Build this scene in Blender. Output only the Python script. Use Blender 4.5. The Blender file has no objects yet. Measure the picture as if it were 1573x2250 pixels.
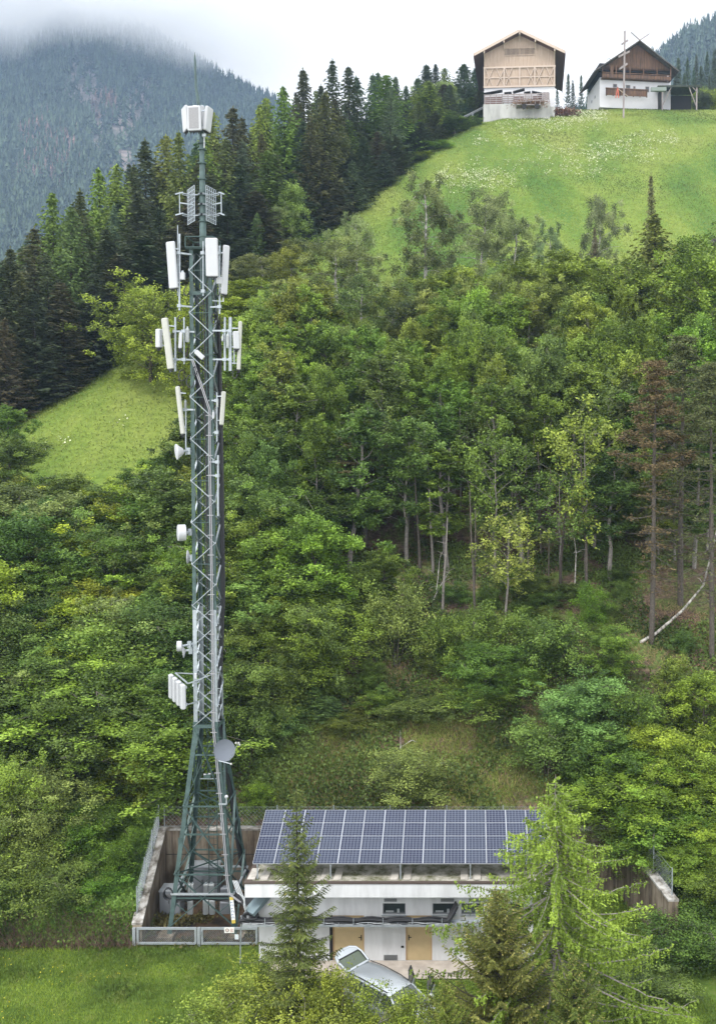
import bpy, math, random
import numpy as np
from mathutils import Vector, Matrix, noise
R = math.radians
sc = bpy.context.scene
COL = sc.collection
# ---------------------------------------------------------------- camera
H = 22.3; PITCH = R(2.5); F = 2080.0; CX, CY = 1024.0, 1062.0
cam = bpy.data.cameras.new('camera'); camo = bpy.data.objects.new('camera', cam); COL.objects.link(camo)
camo.location = (0, 0, H); camo.rotation_euler = (math.pi/2-PITCH, 0, 0)
cam.sensor_fit = 'VERTICAL'; cam.sensor_height = 36; cam.lens = F/2250*36
cam.shift_x = (786.5-CX)/2250; cam.shift_y = -(1125-CY)/2250
cam.clip_end = 6000; cam.clip_start = .5
sc.camera = camo
def P(px, py, Y):
    x = (px-CX)/F; y = (CY-py)/F
    dY = y*math.sin(PITCH)+math.cos(PITCH); dZ = y*math.cos(PITCH)-math.sin(PITCH)
    t = Y/dY
    return Vector((x*t, Y, H+dZ*t))
# ---------------------------------------------------------------- world, sun, exposure
SUN_EL, SUN_AZ = 58, 215
w = bpy.data.worlds.new('World'); sc.world = w; w.use_nodes = True
nt = w.node_tree; N = nt.nodes; L = nt.links; N.clear()
sky = N.new('ShaderNodeTexSky'); sky.sky_type = 'NISHITA'; sky.sun_disc = False
sky.sun_elevation = R(SUN_EL); sky.sun_rotation = R(SUN_AZ); sky.air_density = 1.0; sky.dust_density = 2.0
tc = N.new('ShaderNodeTexCoord'); mp = N.new('ShaderNodeMapping'); mp.inputs['Scale'].default_value = (1, 1, 2.6)
nz = N.new('ShaderNodeTexNoise'); nz.inputs['Scale'].default_value = 2.6; nz.inputs['Detail'].default_value = 4
rp = N.new('ShaderNodeValToRGB'); rp.color_ramp.elements[0].position = .3; rp.color_ramp.elements[1].position = .62
rp.color_ramp.elements[0].color = (10.4, 10.7, 11.2, 1); rp.color_ramp.elements[1].color = (13.2, 13.1, 13.0, 1)
mx = N.new('ShaderNodeMix'); mx.data_type = 'RGBA'; mx.inputs[0].default_value = .9
bg = N.new('ShaderNodeBackground'); bg.inputs['Strength'].default_value = .1
ow = N.new('ShaderNodeOutputWorld')
L.new(tc.outputs['Generated'], mp.inputs[0]); L.new(mp.outputs[0], nz.inputs[0]); L.new(nz.outputs[0], rp.inputs[0])
L.new(sky.outputs[0], mx.inputs[6]); L.new(rp.outputs[0], mx.inputs[7]); L.new(mx.outputs[2], bg.inputs[0]); L.new(bg.outputs[0], ow.inputs[0])
sl = bpy.data.lights.new('sun', 'SUN'); sl.energy = 1.4; sl.angle = R(14); sl.color = (1, .97, .92)
so = bpy.data.objects.new('sun', sl); COL.objects.link(so)
az = R(SUN_AZ)
sd = Vector((math.sin(az)*math.cos(R(SUN_EL)), math.cos(az)*math.cos(R(SUN_EL)), math.sin(R(SUN_EL))))
so.rotation_euler = sd.to_track_quat('Z', 'Y').to_euler()
sc.view_settings.view_transform = 'Standard'; sc.view_settings.look = 'None'; sc.view_settings.gamma = 1
sc.view_settings.exposure = 1.12
sc.cycles.max_bounces = 6; sc.cycles.diffuse_bounces = 2; sc.cycles.transmission_bounces = 4; sc.cycles.transparent_max_bounces = 8
sc.cycles.volume_bounces = 12
# ---------------------------------------------------------------- helpers
def tag(o, label=None, cat=None, group=None, kind=None):
    if label: o['label'] = label
    if cat: o['category'] = cat
    if group: o['group'] = group
    if kind: o['kind'] = kind
    return o
def link(name, me, parent=None):
    o = bpy.data.objects.new(name, me); COL.objects.link(o)
    if parent: o.parent = parent
    return o
def empty(name, loc=(0, 0, 0), rz=0):
    o = bpy.data.objects.new(name, None); COL.objects.link(o); o.location = loc; o.rotation_euler = (0, 0, rz)
    o.empty_display_size = .2
    return o
def copy_tree(o, parent=None):
    c = o.copy(); COL.objects.link(c); c.parent = parent
    for ch in o.children: copy_tree(ch, c)
    return c
def copy_root(o):
    kids = KIDS.get(o.name)
    return copy_tree(o)
KIDS = {}
class MB:
    """collects shapes; build() links them as one mesh; matrix M is applied to everything added"""
    def __init__(s): s.v = []; s.f = []; s.m = []; s.M = None; s.mi = 0
    def add(s, vs, fs):
        b = len(s.v)
        for p in vs:
            p = Vector(p)
            if s.M is not None: p = s.M @ p
            s.v.append(p)
        for f in fs: s.f.append([b+i for i in f]); s.m.append(s.mi)
        return s
    def box(s, a, b):
        x0, y0, z0 = a; x1, y1, z1 = b
        return s.add([(x0,y0,z0),(x1,y0,z0),(x1,y1,z0),(x0,y1,z0),(x0,y0,z1),(x1,y0,z1),(x1,y1,z1),(x0,y1,z1)],
                     [(3,2,1,0),(4,5,6,7),(0,1,5,4),(1,2,6,5),(2,3,7,6),(3,0,4,7)])
    def cbox(s, c, d, bev=0):
        c = Vector(c); d = Vector(d)/2
        if bev <= 0: return s.box(c-d, c+d)
        b = bev; vs = []; X, Y, Z = d
        for z, k in ((-Z, b), (-Z+b, 0), (Z-b, 0), (Z, b)):   # chamfered box, octagonal plan
            x, y = X-k, Y-k
            for q in ((x-b, -y), (x, -y+b), (x, y-b), (x-b, y), (-x+b, y), (-x, y-b), (-x, -y+b), (-x+b, -y)):
                vs.append((c.x+q[0], c.y+q[1], c.z+z))
        fs = [tuple(range(7, -1, -1)), tuple(range(24, 32))]
        for r in range(3):
            for i in range(8):
                j = (i+1) % 8; fs.append((r*8+i, r*8+j, r*8+8+j, r*8+8+i))
        return s.add(vs, fs)
    def frame(s, p0, p1):
        d = (Vector(p1)-Vector(p0)); 
        if d.length < 1e-6: d = Vector((0, 0, 1e-3))
        d = d.normalized(); up = Vector((0, 0, 1)) if abs(d.z) < .95 else Vector((0, 1, 0))
        a = d.cross(up).normalized(); return d, a, a.cross(d).normalized()
    def bar(s, p0, p1, w, h=None):
        h = h or w; p0 = Vector(p0); p1 = Vector(p1); d, a, b = s.frame(p0, p1); vs = []
        for p in (p0, p1):
            for i, j in ((-1,-1),(1,-1),(1,1),(-1,1)): vs.append(p+a*(i*w/2)+b*(j*h/2))
        return s.add(vs, [(3,2,1,0),(4,5,6,7),(0,1,5,4),(1,2,6,5),(2,3,7,6),(3,0,4,7)])
    def tube(s, p0, p1, r0, r1=None, n=8):
        return s.path([p0, p1], [r0, r0 if r1 is None else r1], n)
    def path(s, pts, rad, n=8, cap=True):
        pts = [Vector(p) for p in pts]
        if not hasattr(rad, '__len__'): rad = [rad]*len(pts)
        vs = []; fs = []
        d0, a, b = s.frame(pts[0], pts[1])
        for i, p in enumerate(pts):
            d = (pts[min(i+1, len(pts)-1)]-pts[max(i-1, 0)])
            if d.length > 1e-7:
                d.normalize(); a = (a-d*a.dot(d)).normalized(); b = d.cross(a)
            for k in range(n):
                t = 2*math.pi*k/n; vs.append(p+(a*math.cos(t)+b*math.sin(t))*rad[i])
            if i:
                for k in range(n):
                    j = (k+1) % n; q = (i-1)*n; fs.append((q+k, q+j, q+n+j, q+n+k))
        if cap: fs.append(tuple(range(n-1, -1, -1))); fs.append(tuple(range(len(vs)-n, len(vs))))
        return s.add(vs, fs)
    def lathe(s, prof, n=24, c=(0,0,0)):
        vs = []; fs = []; c = Vector(c)
        for i, (r, z) in enumerate(prof):
            for k in range(n):
                t = 2*math.pi*k/n; vs.append((c.x+r*math.cos(t), c.y+r*math.sin(t), c.z+z))
            if i:
                for k in range(n):
                    j = (k+1) % n; q = (i-1)*n; fs.append((q+k, q+j, q+n+j, q+n+k))
        return s.add(vs, fs)
    def prism(s, poly, y0, y1):     # polygon in x,z, extruded along y
        n = len(poly); vs = [(x, y0, z) for x, z in poly]+[(x, y1, z) for x, z in poly]
        fs = [tuple(range(n)), tuple(range(2*n-1, n-1, -1))]+[(i, i+n, (i+1) % n+n, (i+1) % n) for i in range(n)]
        return s.add(vs, fs)
    def build(s, name, mats, parent=None, smooth=False):
        me = bpy.data.meshes.new(name); me.from_pydata([tuple(p) for p in s.v], [], s.f)
        if not isinstance(mats, (list, tuple)): mats = [mats]
        for m in mats: me.materials.append(m)
        if len(mats) > 1: me.polygons.foreach_set('material_index', s.m)
        if smooth:
            me.polygons.foreach_set('use_smooth', [True]*len(s.f))
            try: me.set_sharp_from_angle(angle=R(40))
            except Exception: pass
        me.update(); return link(name, me, parent)
def quads_mesh(name, V, mat, tint=None, nv=4):
    """V (n*nv,3) float: n faces of nv vertices"""
    n = len(V)//nv; me = bpy.data.meshes.new(name)
    me.vertices.add(n*nv); me.vertices.foreach_set('co', np.ascontiguousarray(V, dtype=np.float32).ravel())
    me.loops.add(n*nv); me.loops.foreach_set('vertex_index', np.arange(n*nv, dtype=np.int32))
    me.polygons.add(n); me.polygons.foreach_set('loop_start', np.arange(0, n*nv, nv, dtype=np.int32))
    if tint is not None:
        a = me.attributes.new('tint', 'FLOAT', 'FACE'); a.data.foreach_set('value', np.asarray(tint, dtype=np.float32))
    me.materials.append(mat); me.update(calc_edges=True); return me
def grid_mesh(name, X, Y, Z, mats, smooth=True, matidx=None):
    ny, nx = Z.shape; me = bpy.data.meshes.new(name)
    co = np.empty((ny*nx, 3), np.float32); co[:, 0] = X.ravel(); co[:, 1] = Y.ravel(); co[:, 2] = Z.ravel()
    i = np.arange(nx-1)[None, :]+np.arange(ny-1)[:, None]*nx
    q = np.stack([i, i+1, i+1+nx, i+nx], -1).reshape(-1, 4).astype(np.int32)
    me.vertices.add(len(co)); me.vertices.foreach_set('co', co.ravel()); me.loops.add(q.size)
    me.loops.foreach_set('vertex_index', q.ravel()); me.polygons.add(len(q))
    me.polygons.foreach_set('loop_start', np.arange(0, q.size, 4, dtype=np.int32))
    me.polygons.foreach_set('use_smooth', np.ones(len(q), bool))
    me.materials.append(mats); me.update(calc_edges=True); return me
# ---------------------------------------------------------------- materials
def mat(name, col, rough=.7, metal=0, noise_amt=0, nscale=5, bump=0, spec=.4, col2=None, stretch=None):
    m = bpy.data.materials.new(name); m.use_nodes = True; T = m.node_tree; n = T.nodes; l = T.links
    b = n['Principled BSDF']; b.inputs['Roughness'].default_value = rough; b.inputs['Metallic'].default_value = metal
    b.inputs['Specular IOR Level'].default_value = spec
    b.inputs['Base Color'].default_value = (*col, 1)
    if noise_amt or col2 or bump:
        g = n.new('ShaderNodeTexCoord'); mpp = n.new('ShaderNodeMapping'); l.new(g.outputs['Object'], mpp.inputs[0])
        if stretch: mpp.inputs['Scale'].default_value = stretch
        z = n.new('ShaderNodeTexNoise'); z.inputs['Scale'].default_value = nscale; z.inputs['Detail'].default_value = 6
        z.inputs['Roughness'].default_value = .65
        l.new(mpp.outputs[0], z.inputs[0])
        c2 = col2 or tuple(max(0, c*(1-noise_amt)) for c in col)
        r = n.new('ShaderNodeValToRGB'); r.color_ramp.elements[0].position = .38; r.color_ramp.elements[1].position = .62
        r.color_ramp.elements[0].color = (*c2, 1); r.color_ramp.elements[1].color = (*col, 1)
        l.new(z.outputs[0], r.inputs[0]); l.new(r.outputs[0], b.inputs['Base Color'])
        if bump:
            bp = n.new('ShaderNodeBump'); bp.inputs['Strength'].default_value = bump; bp.inputs['Distance'].default_value = .05
            l.new(z.outputs[0], bp.inputs['Height']); l.new(bp.outputs[0], b.inputs['Normal'])
    return m
def foliage_mat(name, trans=.26, rough=.55):
    """leaf colour = the object's own colour, varied by the per-leaf tint"""
    m = bpy.data.materials.new(name); m.use_nodes = True; T = m.node_tree; n = T.nodes; l = T.links; n.clear()
    oi = n.new('ShaderNodeObjectInfo'); at = n.new('ShaderNodeAttribute'); at.attribute_name = 'tint'
    mr = n.new('ShaderNodeMapRange'); mr.inputs[3].default_value = .45; mr.inputs[4].default_value = 2.0
    l.new(at.outputs['Fac'], mr.inputs[0])
    hs = n.new('ShaderNodeHueSaturation'); l.new(oi.outputs['Color'], hs.inputs['Color']); l.new(mr.outputs[0], hs.inputs['Value'])
    h = n.new('ShaderNodeMapRange'); h.inputs[3].default_value = .50; h.inputs[4].default_value = .482
    l.new(at.outputs['Fac'], h.inputs[0]); l.new(h.outputs[0], hs.inputs['Hue'])
    d = n.new('ShaderNodeBsdfPrincipled'); d.inputs['Roughness'].default_value = rough; d.inputs['Specular IOR Level'].default_value = .25
    l.new(hs.outputs[0], d.inputs['Base Color'])
    t = n.new('ShaderNodeBsdfTranslucent'); l.new(hs.outputs[0], t.inputs[0])
    x = n.new('ShaderNodeMixShader'); x.inputs[0].default_value = trans; o = n.new('ShaderNodeOutputMaterial')
    l.new(d.outputs[0], x.inputs[1]); l.new(t.outputs[0], x.inputs[2]); l.new(x.outputs[0], o.inputs[0])
    return m
M = {}
M['leaf'] = foliage_mat('leaf'); M['needle'] = foliage_mat('needle', .12, .7)
M['bark'] = mat('bark', (.10, .085, .07), .9, noise_amt=.5, nscale=8)
M['bark_dark'] = mat('bark_dark', (.045, .035, .03), .9, noise_amt=.5, nscale=8)
M['bark_grey'] = mat('bark_grey', (.22, .2, .18), .9, noise_amt=.4, nscale=8)
M['birch'] = mat('birch_bark', (.5, .48, .44), .8, col2=(.1, .09, .08), nscale=5, stretch=(1, 1, .5))
M['galv'] = mat('galvanised_steel', (.36, .40, .43), .45, .5, noise_amt=.2, nscale=6)
M['green'] = mat('green_paint', (.058, .098, .093), .5, .1, noise_amt=.35, nscale=3)
M['greend'] = mat('dark_green_paint', (.03, .06, .055), .55, .1, noise_amt=.3, nscale=3)
M['white'] = mat('white_radome', (.40, .41, .43), .45, noise_amt=.05, nscale=2)
M['cream'] = mat('cream_radome', (.38, .385, .35), .5, noise_amt=.08, nscale=2)
M['grille'] = mat('grey_grille', (.24, .24, .25), .6, noise_amt=.25, nscale=30)
M['dish'] = mat('grey_dish', (.12, .135, .16), .5, .2)
M['black'] = mat('black_rubber', (.012, .013, .015), .5)
M['cable'] = mat('black_cable', (.018, .019, .022), .45)
M['steel'] = mat('light_steel', (.45, .49, .53), .4, .5, noise_amt=.15)
M['cabinet'] = mat('grey_cabinet', (.20, .215, .235), .5, noise_amt=.1, nscale=2)
M['rru'] = mat('radio_unit', (.36, .385, .39), .5, noise_amt=.1)
# ---------------------------------------------------------------- terrain
def sstep(a, b, x):
    t = np.clip((x-a)/(b-a), 0, 1); return t*t*(3-2*t)
def vnoise(x, y, s, seed=0):
    """smooth value noise on numpy arrays"""
    x = np.asarray(x, float)/s+seed*17.3; y = np.asarray(y, float)/s-seed*9.1
    xi = np.floor(x); yi = np.floor(y); fx = x-xi; fy = y-yi
    fx = fx*fx*(3-2*fx); fy = fy*fy*(3-2*fy)
    def h(a, b):
        v = np.sin(a*127.1+b*311.7+seed*74.7)*43758.5453; return v-np.floor(v)
    return (h(xi, yi)*(1-fx)+h(xi+1, yi)*fx)*(1-fy)+(h(xi, yi+1)*(1-fx)+h(xi+1, yi+1)*fx)*fy-.5
def xl(Y): return -14.35-.10*(Y-41.0)
def xr(Y): return 8.85-.285*(Y-40.6)
WT = .42; WALL_Y = 46.0
RX, RY = -38.0, 83.0
RD = np.array([39.4, 99.0]); RD = RD/np.linalg.norm(RD)
SL = .59
def ground(x, Y):
    x = np.asarray(x, float); Y = np.asarray(Y, float)
    plane = 3.4+SL*(Y-WALL_Y-WT)
    bank = sstep(40.9, 41.7, Y)*1.0+np.clip((Y-41.2)/(46.4-41.2), 0, 1)*2.4
    inside = np.clip((x-(xl(Y)-WT))/WT, 0, 1)*np.clip(((xr(Y)+WT)-x)/WT, 0, 1)
    inside = inside*(1-np.clip((Y-WALL_Y)/WT, 0, 1))
    low = bank*(1-inside)
    z = np.where(Y < WALL_Y+WT, low, plane)
    z = z-.35*np.clip(34-Y, 0, 100)*(Y < 34)*.6
    # undulation on the slope
    a = sstep(47, 60, Y)
    z = z+a*(vnoise(x, Y, 16, 1)*1.6+vnoise(x, Y, 6, 2)*.6+vnoise(x, Y, 2.3, 3)*.22)
    # ridge: land falls away beyond the meadow edge
    d = -(x-RX)*RD[1]+(Y-RY)*RD[0]
    d = d+vnoise(x, Y, 30, 4)*3
    z = z-.62*(np.logaddexp(0, d/3.0)*3.0)
    # crest and the forested rise behind the farm
    crest = 94.3+vnoise(x, Y, 20, 5)*.8
    k = 4.0
    z = -np.logaddexp(-z/k, -crest/k)*k
    z = z+.33*np.clip(Y-240, 0, 250)*sstep(-10, 60, x)
    z = z-.25*np.clip(Y-230, 0, 400)*(1-sstep(-60, 0, x))
    return z
def G(x, Y): return float(ground(np.array([x]), np.array([Y]))[0])
def seg(*a):
    out = []
    for lo, hi, st in a: out.append(np.arange(lo, hi, st))
    return np.concatenate(out)
xs = seg((-240, -60, 6), (-60, -17, 1), (-17, 11, .14), (11, 60, 1), (60, 280.1, 6))
ys = seg((-40, 30, 5), (30, 40, 1), (40, 48, .2), (48, 130, 1), (130, 250, 1.5), (250, 520.1, 8))
XX, YY = np.meshgrid(xs, ys); ZZ = ground(XX, YY)
def meadow_mask(x, Y):
    """1 = open meadow, 0 = wooded / brushy slope"""
    px = CX+F*x/np.maximum(Y, 1)
    edge = np.interp(px, [-300, 330, 420, 560, 800, 1000, 1300, 1573, 1900], [68, 70, 82, 96, 98, 100, 104, 104, 104])
    m = sstep(edge-2, edge+2, Y+vnoise(x, Y, 5, 8)*5)
    d = -(x-RX)*RD[1]+(Y-RY)*RD[0]
    m = m*(1-sstep(2, 7, d))*(1-sstep(205, 215, Y))
    return m
def lawn_mask(x, Y):
    court = (x > xl(Y)-.2)*(x < -8.6)*(Y > 41.0)*(Y < 46.5)
    return (1-sstep(40.7, 41.3, Y+vnoise(x, Y, 1.5, 9)*.5)*1.0)*(1-court)+((x > 3)*(x < xr(Y))*(Y < 46.2)*(Y > 40.7))
me = grid_mesh('hillside', XX, YY, ZZ, None)
me.materials.clear()
for nm, arr in (('meadow', meadow_mask(XX, YY)), ('lawn', np.clip(lawn_mask(XX, YY), 0, 1))):
    a = me.attributes.new(nm, 'FLOAT', 'POINT'); a.data.foreach_set('value', arr.astype(np.float32).ravel())
def ground_mat():
    m = bpy.data.materials.new('hillside_ground'); m.use_nodes = True; T = m.node_tree; n = T.nodes; l = T.links
    b = n['Principled BSDF']; b.inputs['Roughness'].default_value = .95; b.inputs['Specular IOR Level'].default_value = .15
    g = n.new('ShaderNodeNewGeometry')
    def nzz(scale, det=6, rough=.65, vec=None):
        z = n.new('ShaderNodeTexNoise'); z.inputs['Scale'].default_value = scale; z.inputs['Detail'].default_value = det
        z.inputs['Roughness'].default_value = rough; l.new(vec or g.outputs['Position'], z.inputs[0]); return z
    def ramp(src, stops):
        r = n.new('ShaderNodeValToRGB'); e = r.color_ramp.elements
        while len(e) < len(stops): e.new(.5)
        for i, (p, c) in enumerate(stops): e[i].position = p; e[i].color = (*c, 1)
        l.new(src, r.inputs[0]); return r
    def mix(f, a, bb):
        x = n.new('ShaderNodeMix'); x.data_type = 'RGBA'; l.new(f, x.inputs[0]); l.new(a, x.inputs[6]); l.new(bb, x.inputs[7]); return x.outputs[2]
    # forest floor: brown litter, green herbs, grey stones
    f1 = ramp(nzz(.55, 8, .7).outputs[0], [(.36, (.075, .052, .040)), (.46, (.13, .095, .07)), (.52, (.10, .11, .04)), (.62, (.10, .15, .04))])
    f2 = ramp(nzz(5, 6, .7).outputs[0], [(.35, (.35, .35, .35)), (.65, (1.3, 1.25, 1.2))])
    mu = n.new('ShaderNodeMix'); mu.data_type = 'RGBA'; mu.blend_type = 'MULTIPLY'; mu.inputs[0].default_value = 1
    l.new(f1.outputs[0], mu.inputs[6]); l.new(f2.outputs[0], mu.inputs[7])
    # meadow: lush greens with diagonal drift and mown strips
    mp = n.new('ShaderNodeMapping'); mp.inputs['Rotation'].default_value = (0, 0, R(25)); mp.inputs['Scale'].default_value = (1, .35, .35)
    l.new(g.outputs['Position'], mp.inputs[0])
    m1 = ramp(nzz(.09, 5, .6, mp.outputs[0]).outputs[0], [(.34, (.055, .115, .02)), (.46, (.095, .155, .026)), (.56, (.135, .185, .034)), (.68, (.165, .20, .048))])
    m2 = ramp(nzz(1.4, 8, .75).outputs[0], [(.3, (.62, .66, .6)), (.7, (1.3, 1.25, 1.25))])
    mm = n.new('ShaderNodeMix'); mm.data_type = 'RGBA'; mm.blend_type = 'MULTIPLY'; mm.inputs[0].default_value = 1
    l.new(m1.outputs[0], mm.inputs[6]); l.new(m2.outputs[0], mm.inputs[7])
    l1 = ramp(nzz(1.1, 8, .7).outputs[0], [(.35, (.05, .085, .015)), (.5, (.075, .125, .02)), (.65, (.12, .145, .035))])
    a1 = n.new('ShaderNodeAttribute'); a1.attribute_name = 'meadow'; a2 = n.new('ShaderNodeAttribute'); a2.attribute_name = 'lawn'
    c = mix(a1.outputs['Fac'], mu.outputs[2], mm.outputs[2]); c = mix(a2.outputs['Fac'], c, l1.outputs[0])
    l.new(c, b.inputs['Base Color'])
    bp = n.new('ShaderNodeBump'); bp.inputs['Strength'].default_value = .6; bp.inputs['Distance'].default_value = .15
    l.new(nzz(3, 8, .75).outputs[0], bp.inputs['Height']); l.new(bp.outputs[0], b.inputs['Normal'])
    return m
me.materials.append(ground_mat()); hill = link('hillside', me); tag(hill, kind='structure')
# ---------------------------------------------------------------- far mountains
def mountain(name, x0, x1, y0, y1, ridge, st, slope, seed, mt):
    """ridge: list of (x, z, Y) for the crest; the face falls toward the viewer at SLOPE, the back falls away"""
    xs = np.arange(x0, x1, st); ys = np.arange(y0, y1, st); X, Y = np.meshgrid(xs, ys)
    rx = np.array([r[0] for r in ridge]); rz = np.array([r[1] for r in ridge]); ry = np.array([r[2] for r in ridge])
    Zr = np.interp(X, rx, rz); Yr = np.interp(X, rx, ry)
    Z = np.where(Y < Yr, Zr-slope*(Yr-Y), Zr-.5*(Y-Yr))
    amp = np.clip(np.abs(Yr-Y)/150, 0, 1)
    Z = Z+vnoise(X+Y*.25, Y*.35, 70, seed)*75*amp+vnoise(X, Y*.6, 28, seed+1)*18*amp+vnoise(X, Y, 9, seed+2)*4
    o = link(name, grid_mesh(name, X, Y, Z, mt)); tag(o, kind='structure')
    return X, Y, Z
M['rock'] = mat('mountain_scree', (.24, .19, .17), .95, col2=(.07, .075, .06), nscale=.05)
def rp_(px, py, Y):
    p = P(px, py, Y); return (p.x, p.z, Y)
MRIDGE = [rp_(-300, 60, 1150), rp_(-100, 100, 1150), rp_(40, 92, 1150), rp_(140, 55, 1150), rp_(240, 62, 1160), rp_(340, 92, 1160), rp_(420, 138, 1150), rp_(500, 192, 1130), rp_(600, 238, 1100), rp_(760, 330, 1100), rp_(1000, 600, 1100)]
mX, mY, mZ = mountain('mountain', -980, -60, 560, 1420, MRIDGE, 8, .78, 11, M['rock'])
def mz(x, y, X, Y, Z):
    st = X[0, 1]-X[0, 0]; i = np.clip((x-X[0, 0])/st, 0, X.shape[1]-1.01); j = np.clip((y-Y[0, 0])/st, 0, X.shape[0]-1.01)
    ii = i.astype(int); jj = j.astype(int); a = i-ii; b = j-jj
    return (Z[jj, ii]*(1-a)+Z[jj, ii+1]*a)*(1-b)+(Z[jj+1, ii]*(1-a)+Z[jj+1, ii+1]*a)*b
def far_wood(name, X, Y, Z, n, h0, h1, seed, col, xr_, yr_, bare=None):
    rs = np.random.RandomState(seed)
    x = rs.uniform(*xr_, n); y = rs.uniform(*yr_, n); keep = np.ones(n, bool)
    if bare is not None: keep = bare(x, y, rs)
    x = x[keep]; y = y[keep]; n = len(x); z = mz(x, y, X, Y, Z)
    h = rs.uniform(h0, h1, n); K = 16
    # each tree: K ragged sprays round a tapering column
    k = np.arange(K)[None, :]/K; t = k*.92+rs.uniform(0, .08, (n, K)); a = rs.uniform(0, 6.283, (n, K))
    rad = (1-t)*h[:, None]*.19*rs.uniform(.7, 1.2, (n, K))+.25
    cz = z[:, None]+h[:, None]*(.06+.94*t); up = h[:, None]*.13
    bx = x[:, None]; by = y[:, None]
    dx = np.cos(a); dy = np.sin(a); V = np.empty((n, K, 3, 3))
    V[:, :, 0, 0] = bx+dx*rad-dy*rad*.75; V[:, :, 0, 1] = by+dy*rad+dx*rad*.75; V[:, :, 0, 2] = cz-up*.6
    V[:, :, 1, 0] = bx+dx*rad+dy*rad*.75; V[:, :, 1, 1] = by+dy*rad-dx*rad*.75; V[:, :, 1, 2] = cz-up*.6
    V[:, :, 2, 0] = bx-dx*rad*.15; V[:, :, 2, 1] = by-dy*rad*.15; V[:, :, 2, 2] = cz+up
    tint = np.repeat(rs.uniform(0, 1, n)**1.4, K)*.8+rs.uniform(0, .2, n*K)
    o = link(name, quads_mesh(name, V.reshape(-1, 3), M['needle'], tint, 3)); o.color = (*col, 1)
    return o
def scree(x, y, rs):
    px = CX+F*x/y; v = vnoise(x, y, 22, 31)*.5+vnoise(x, y, 9, 32)*.3
    z = mz(x, y, mX, mY, mZ); py = CY-F*((z-H)/y+.0437)
    a = np.abs(px-np.interp(py, [150, 230, 330, 420], [190, 215, 265, 285]))/np.interp(py, [150, 230, 330, 420], [20, 50, 45, 60])
    b = np.abs(px-np.interp(py, [200, 260, 330], [340, 305, 275]))/34+(py > 330)*9+(py < 190)*9
    s = np.minimum(a+(py < 150)*9+(py > 430)*9, b)
    return (s+v*1.6 > .9) | (rs.uniform(0, 1, len(x)) < .18)
o = far_wood('mountain_forest', mX, mY, mZ, 34000, 13, 24, 5, (.040, .064, .034), (-760, -190), (600, 1200), scree)
tag(o, 'hazy conifer forest covering the far mountain below the cloud', 'forest', kind='stuff')
def russet(x, y, rs):
    px = CX+F*x/y; z = mz(x, y, mX, mY, mZ); py = CY-F*((z-H)/y+.0437)
    return (vnoise(x, y, 35, 77)+.5)*np.exp(-((px-110)/75)**2-((py-365)/75)**2)+np.exp(-((px-250)/40)**2-((py-260)/50)**2)*.35 > rs.uniform(.15, .55, len(x))
o = far_wood('mountain_bare_trees', mX, mY, mZ, 14000, 12, 20, 6, (.15, .10, .075), (-760, -250), (650, 1100), russet)
tag(o, 'reddish leafless trees among the conifers of the far mountain', 'forest', kind='stuff')
MR2 = [rp_(1150, 330, 900), rp_(1300, 250, 900), rp_(1420, 150, 900), rp_(1500, 92, 900), rp_(1570, 62, 900), rp_(1700, 40, 900)]
nX, nY, nZ = mountain('mountain_far', 60, 520, 600, 1100, MR2, 8, .7, 15, M['rock'])
o = far_wood('mountain_far_forest', nX, nY, nZ, 9000, 12, 20, 8, (.040, .062, .042), (80, 400), (640, 950))
tag(o, 'misty conifer forest on the mountain behind the farmhouse', 'forest', kind='stuff')
# ---------------------------------------------------------------- concrete retaining walls
def concrete_mat(name, streak=True):
    m = bpy.data.materials.new(name); m.use_nodes = True; T = m.node_tree; n = T.nodes; l = T.links
    b = n['Principled BSDF']; b.inputs['Roughness'].default_value = .9; b.inputs['Specular IOR Level'].default_value = .2
    g = n.new('ShaderNodeNewGeometry'); mp = n.new('ShaderNodeMapping'); mp.inputs['Scale'].default_value = (5, 5, .35) if streak else (1.5, 1.5, 1.5)
    l.new(g.outputs['Position'], mp.inputs[0]); z = n.new('ShaderNodeTexNoise'); z.inputs['Scale'].default_value = 1; z.inputs['Detail'].default_value = 7; z.inputs['Roughness'].default_value = .7
    l.new(mp.outputs[0], z.inputs[0]); r = n.new('ShaderNodeValToRGB'); e = r.color_ramp.elements
    for i in range(2): e.new(.5)
    for i, (p, c) in enumerate([(.3, (.045, .035, .028)), (.44, (.13, .105, .08)), (.56, (.22, .185, .14)), (.7, (.29, .26, .21))] if streak else [(.3, (.07, .065, .055)), (.45, (.25, .24, .22)), (.6, (.38, .37, .35)), (.75, (.44, .43, .41))]):
        e[i].position = p; e[i].color = (*c, 1)
    l.new(z.outputs[0], r.inputs[0])
    z2 = n.new('ShaderNodeTexNoise'); z2.inputs['Scale'].default_value = .8 if streak else 3; z2.inputs['Detail'].default_value = 5; l.new(g.outputs['Position'], z2.inputs[0])
    r2 = n.new('ShaderNodeValToRGB'); r2.color_ramp.elements[0].position = .35; r2.color_ramp.elements[1].position = .6; r2.color_ramp.elements[0].color = (.5, .46, .42, 1)
    l.new(z2.outputs[0], r2.inputs[0]); mu = n.new('ShaderNodeMix'); mu.data_type = 'RGBA'; mu.blend_type = 'MULTIPLY'; mu.inputs[0].default_value = 1
    l.new(r.outputs[0], mu.inputs[6]); l.new(r2.outputs[0], mu.inputs[7]); l.new(mu.outputs[2], b.inputs['Base Color'])
    bp = n.new('ShaderNodeBump'); bp.inputs['Strength'].default_value = .3; bp.inputs['Distance'].default_value = .03; l.new(z.outputs[0], bp.inputs['Height']); l.new(bp.outputs[0], b.inputs['Normal'])
    return m
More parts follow.
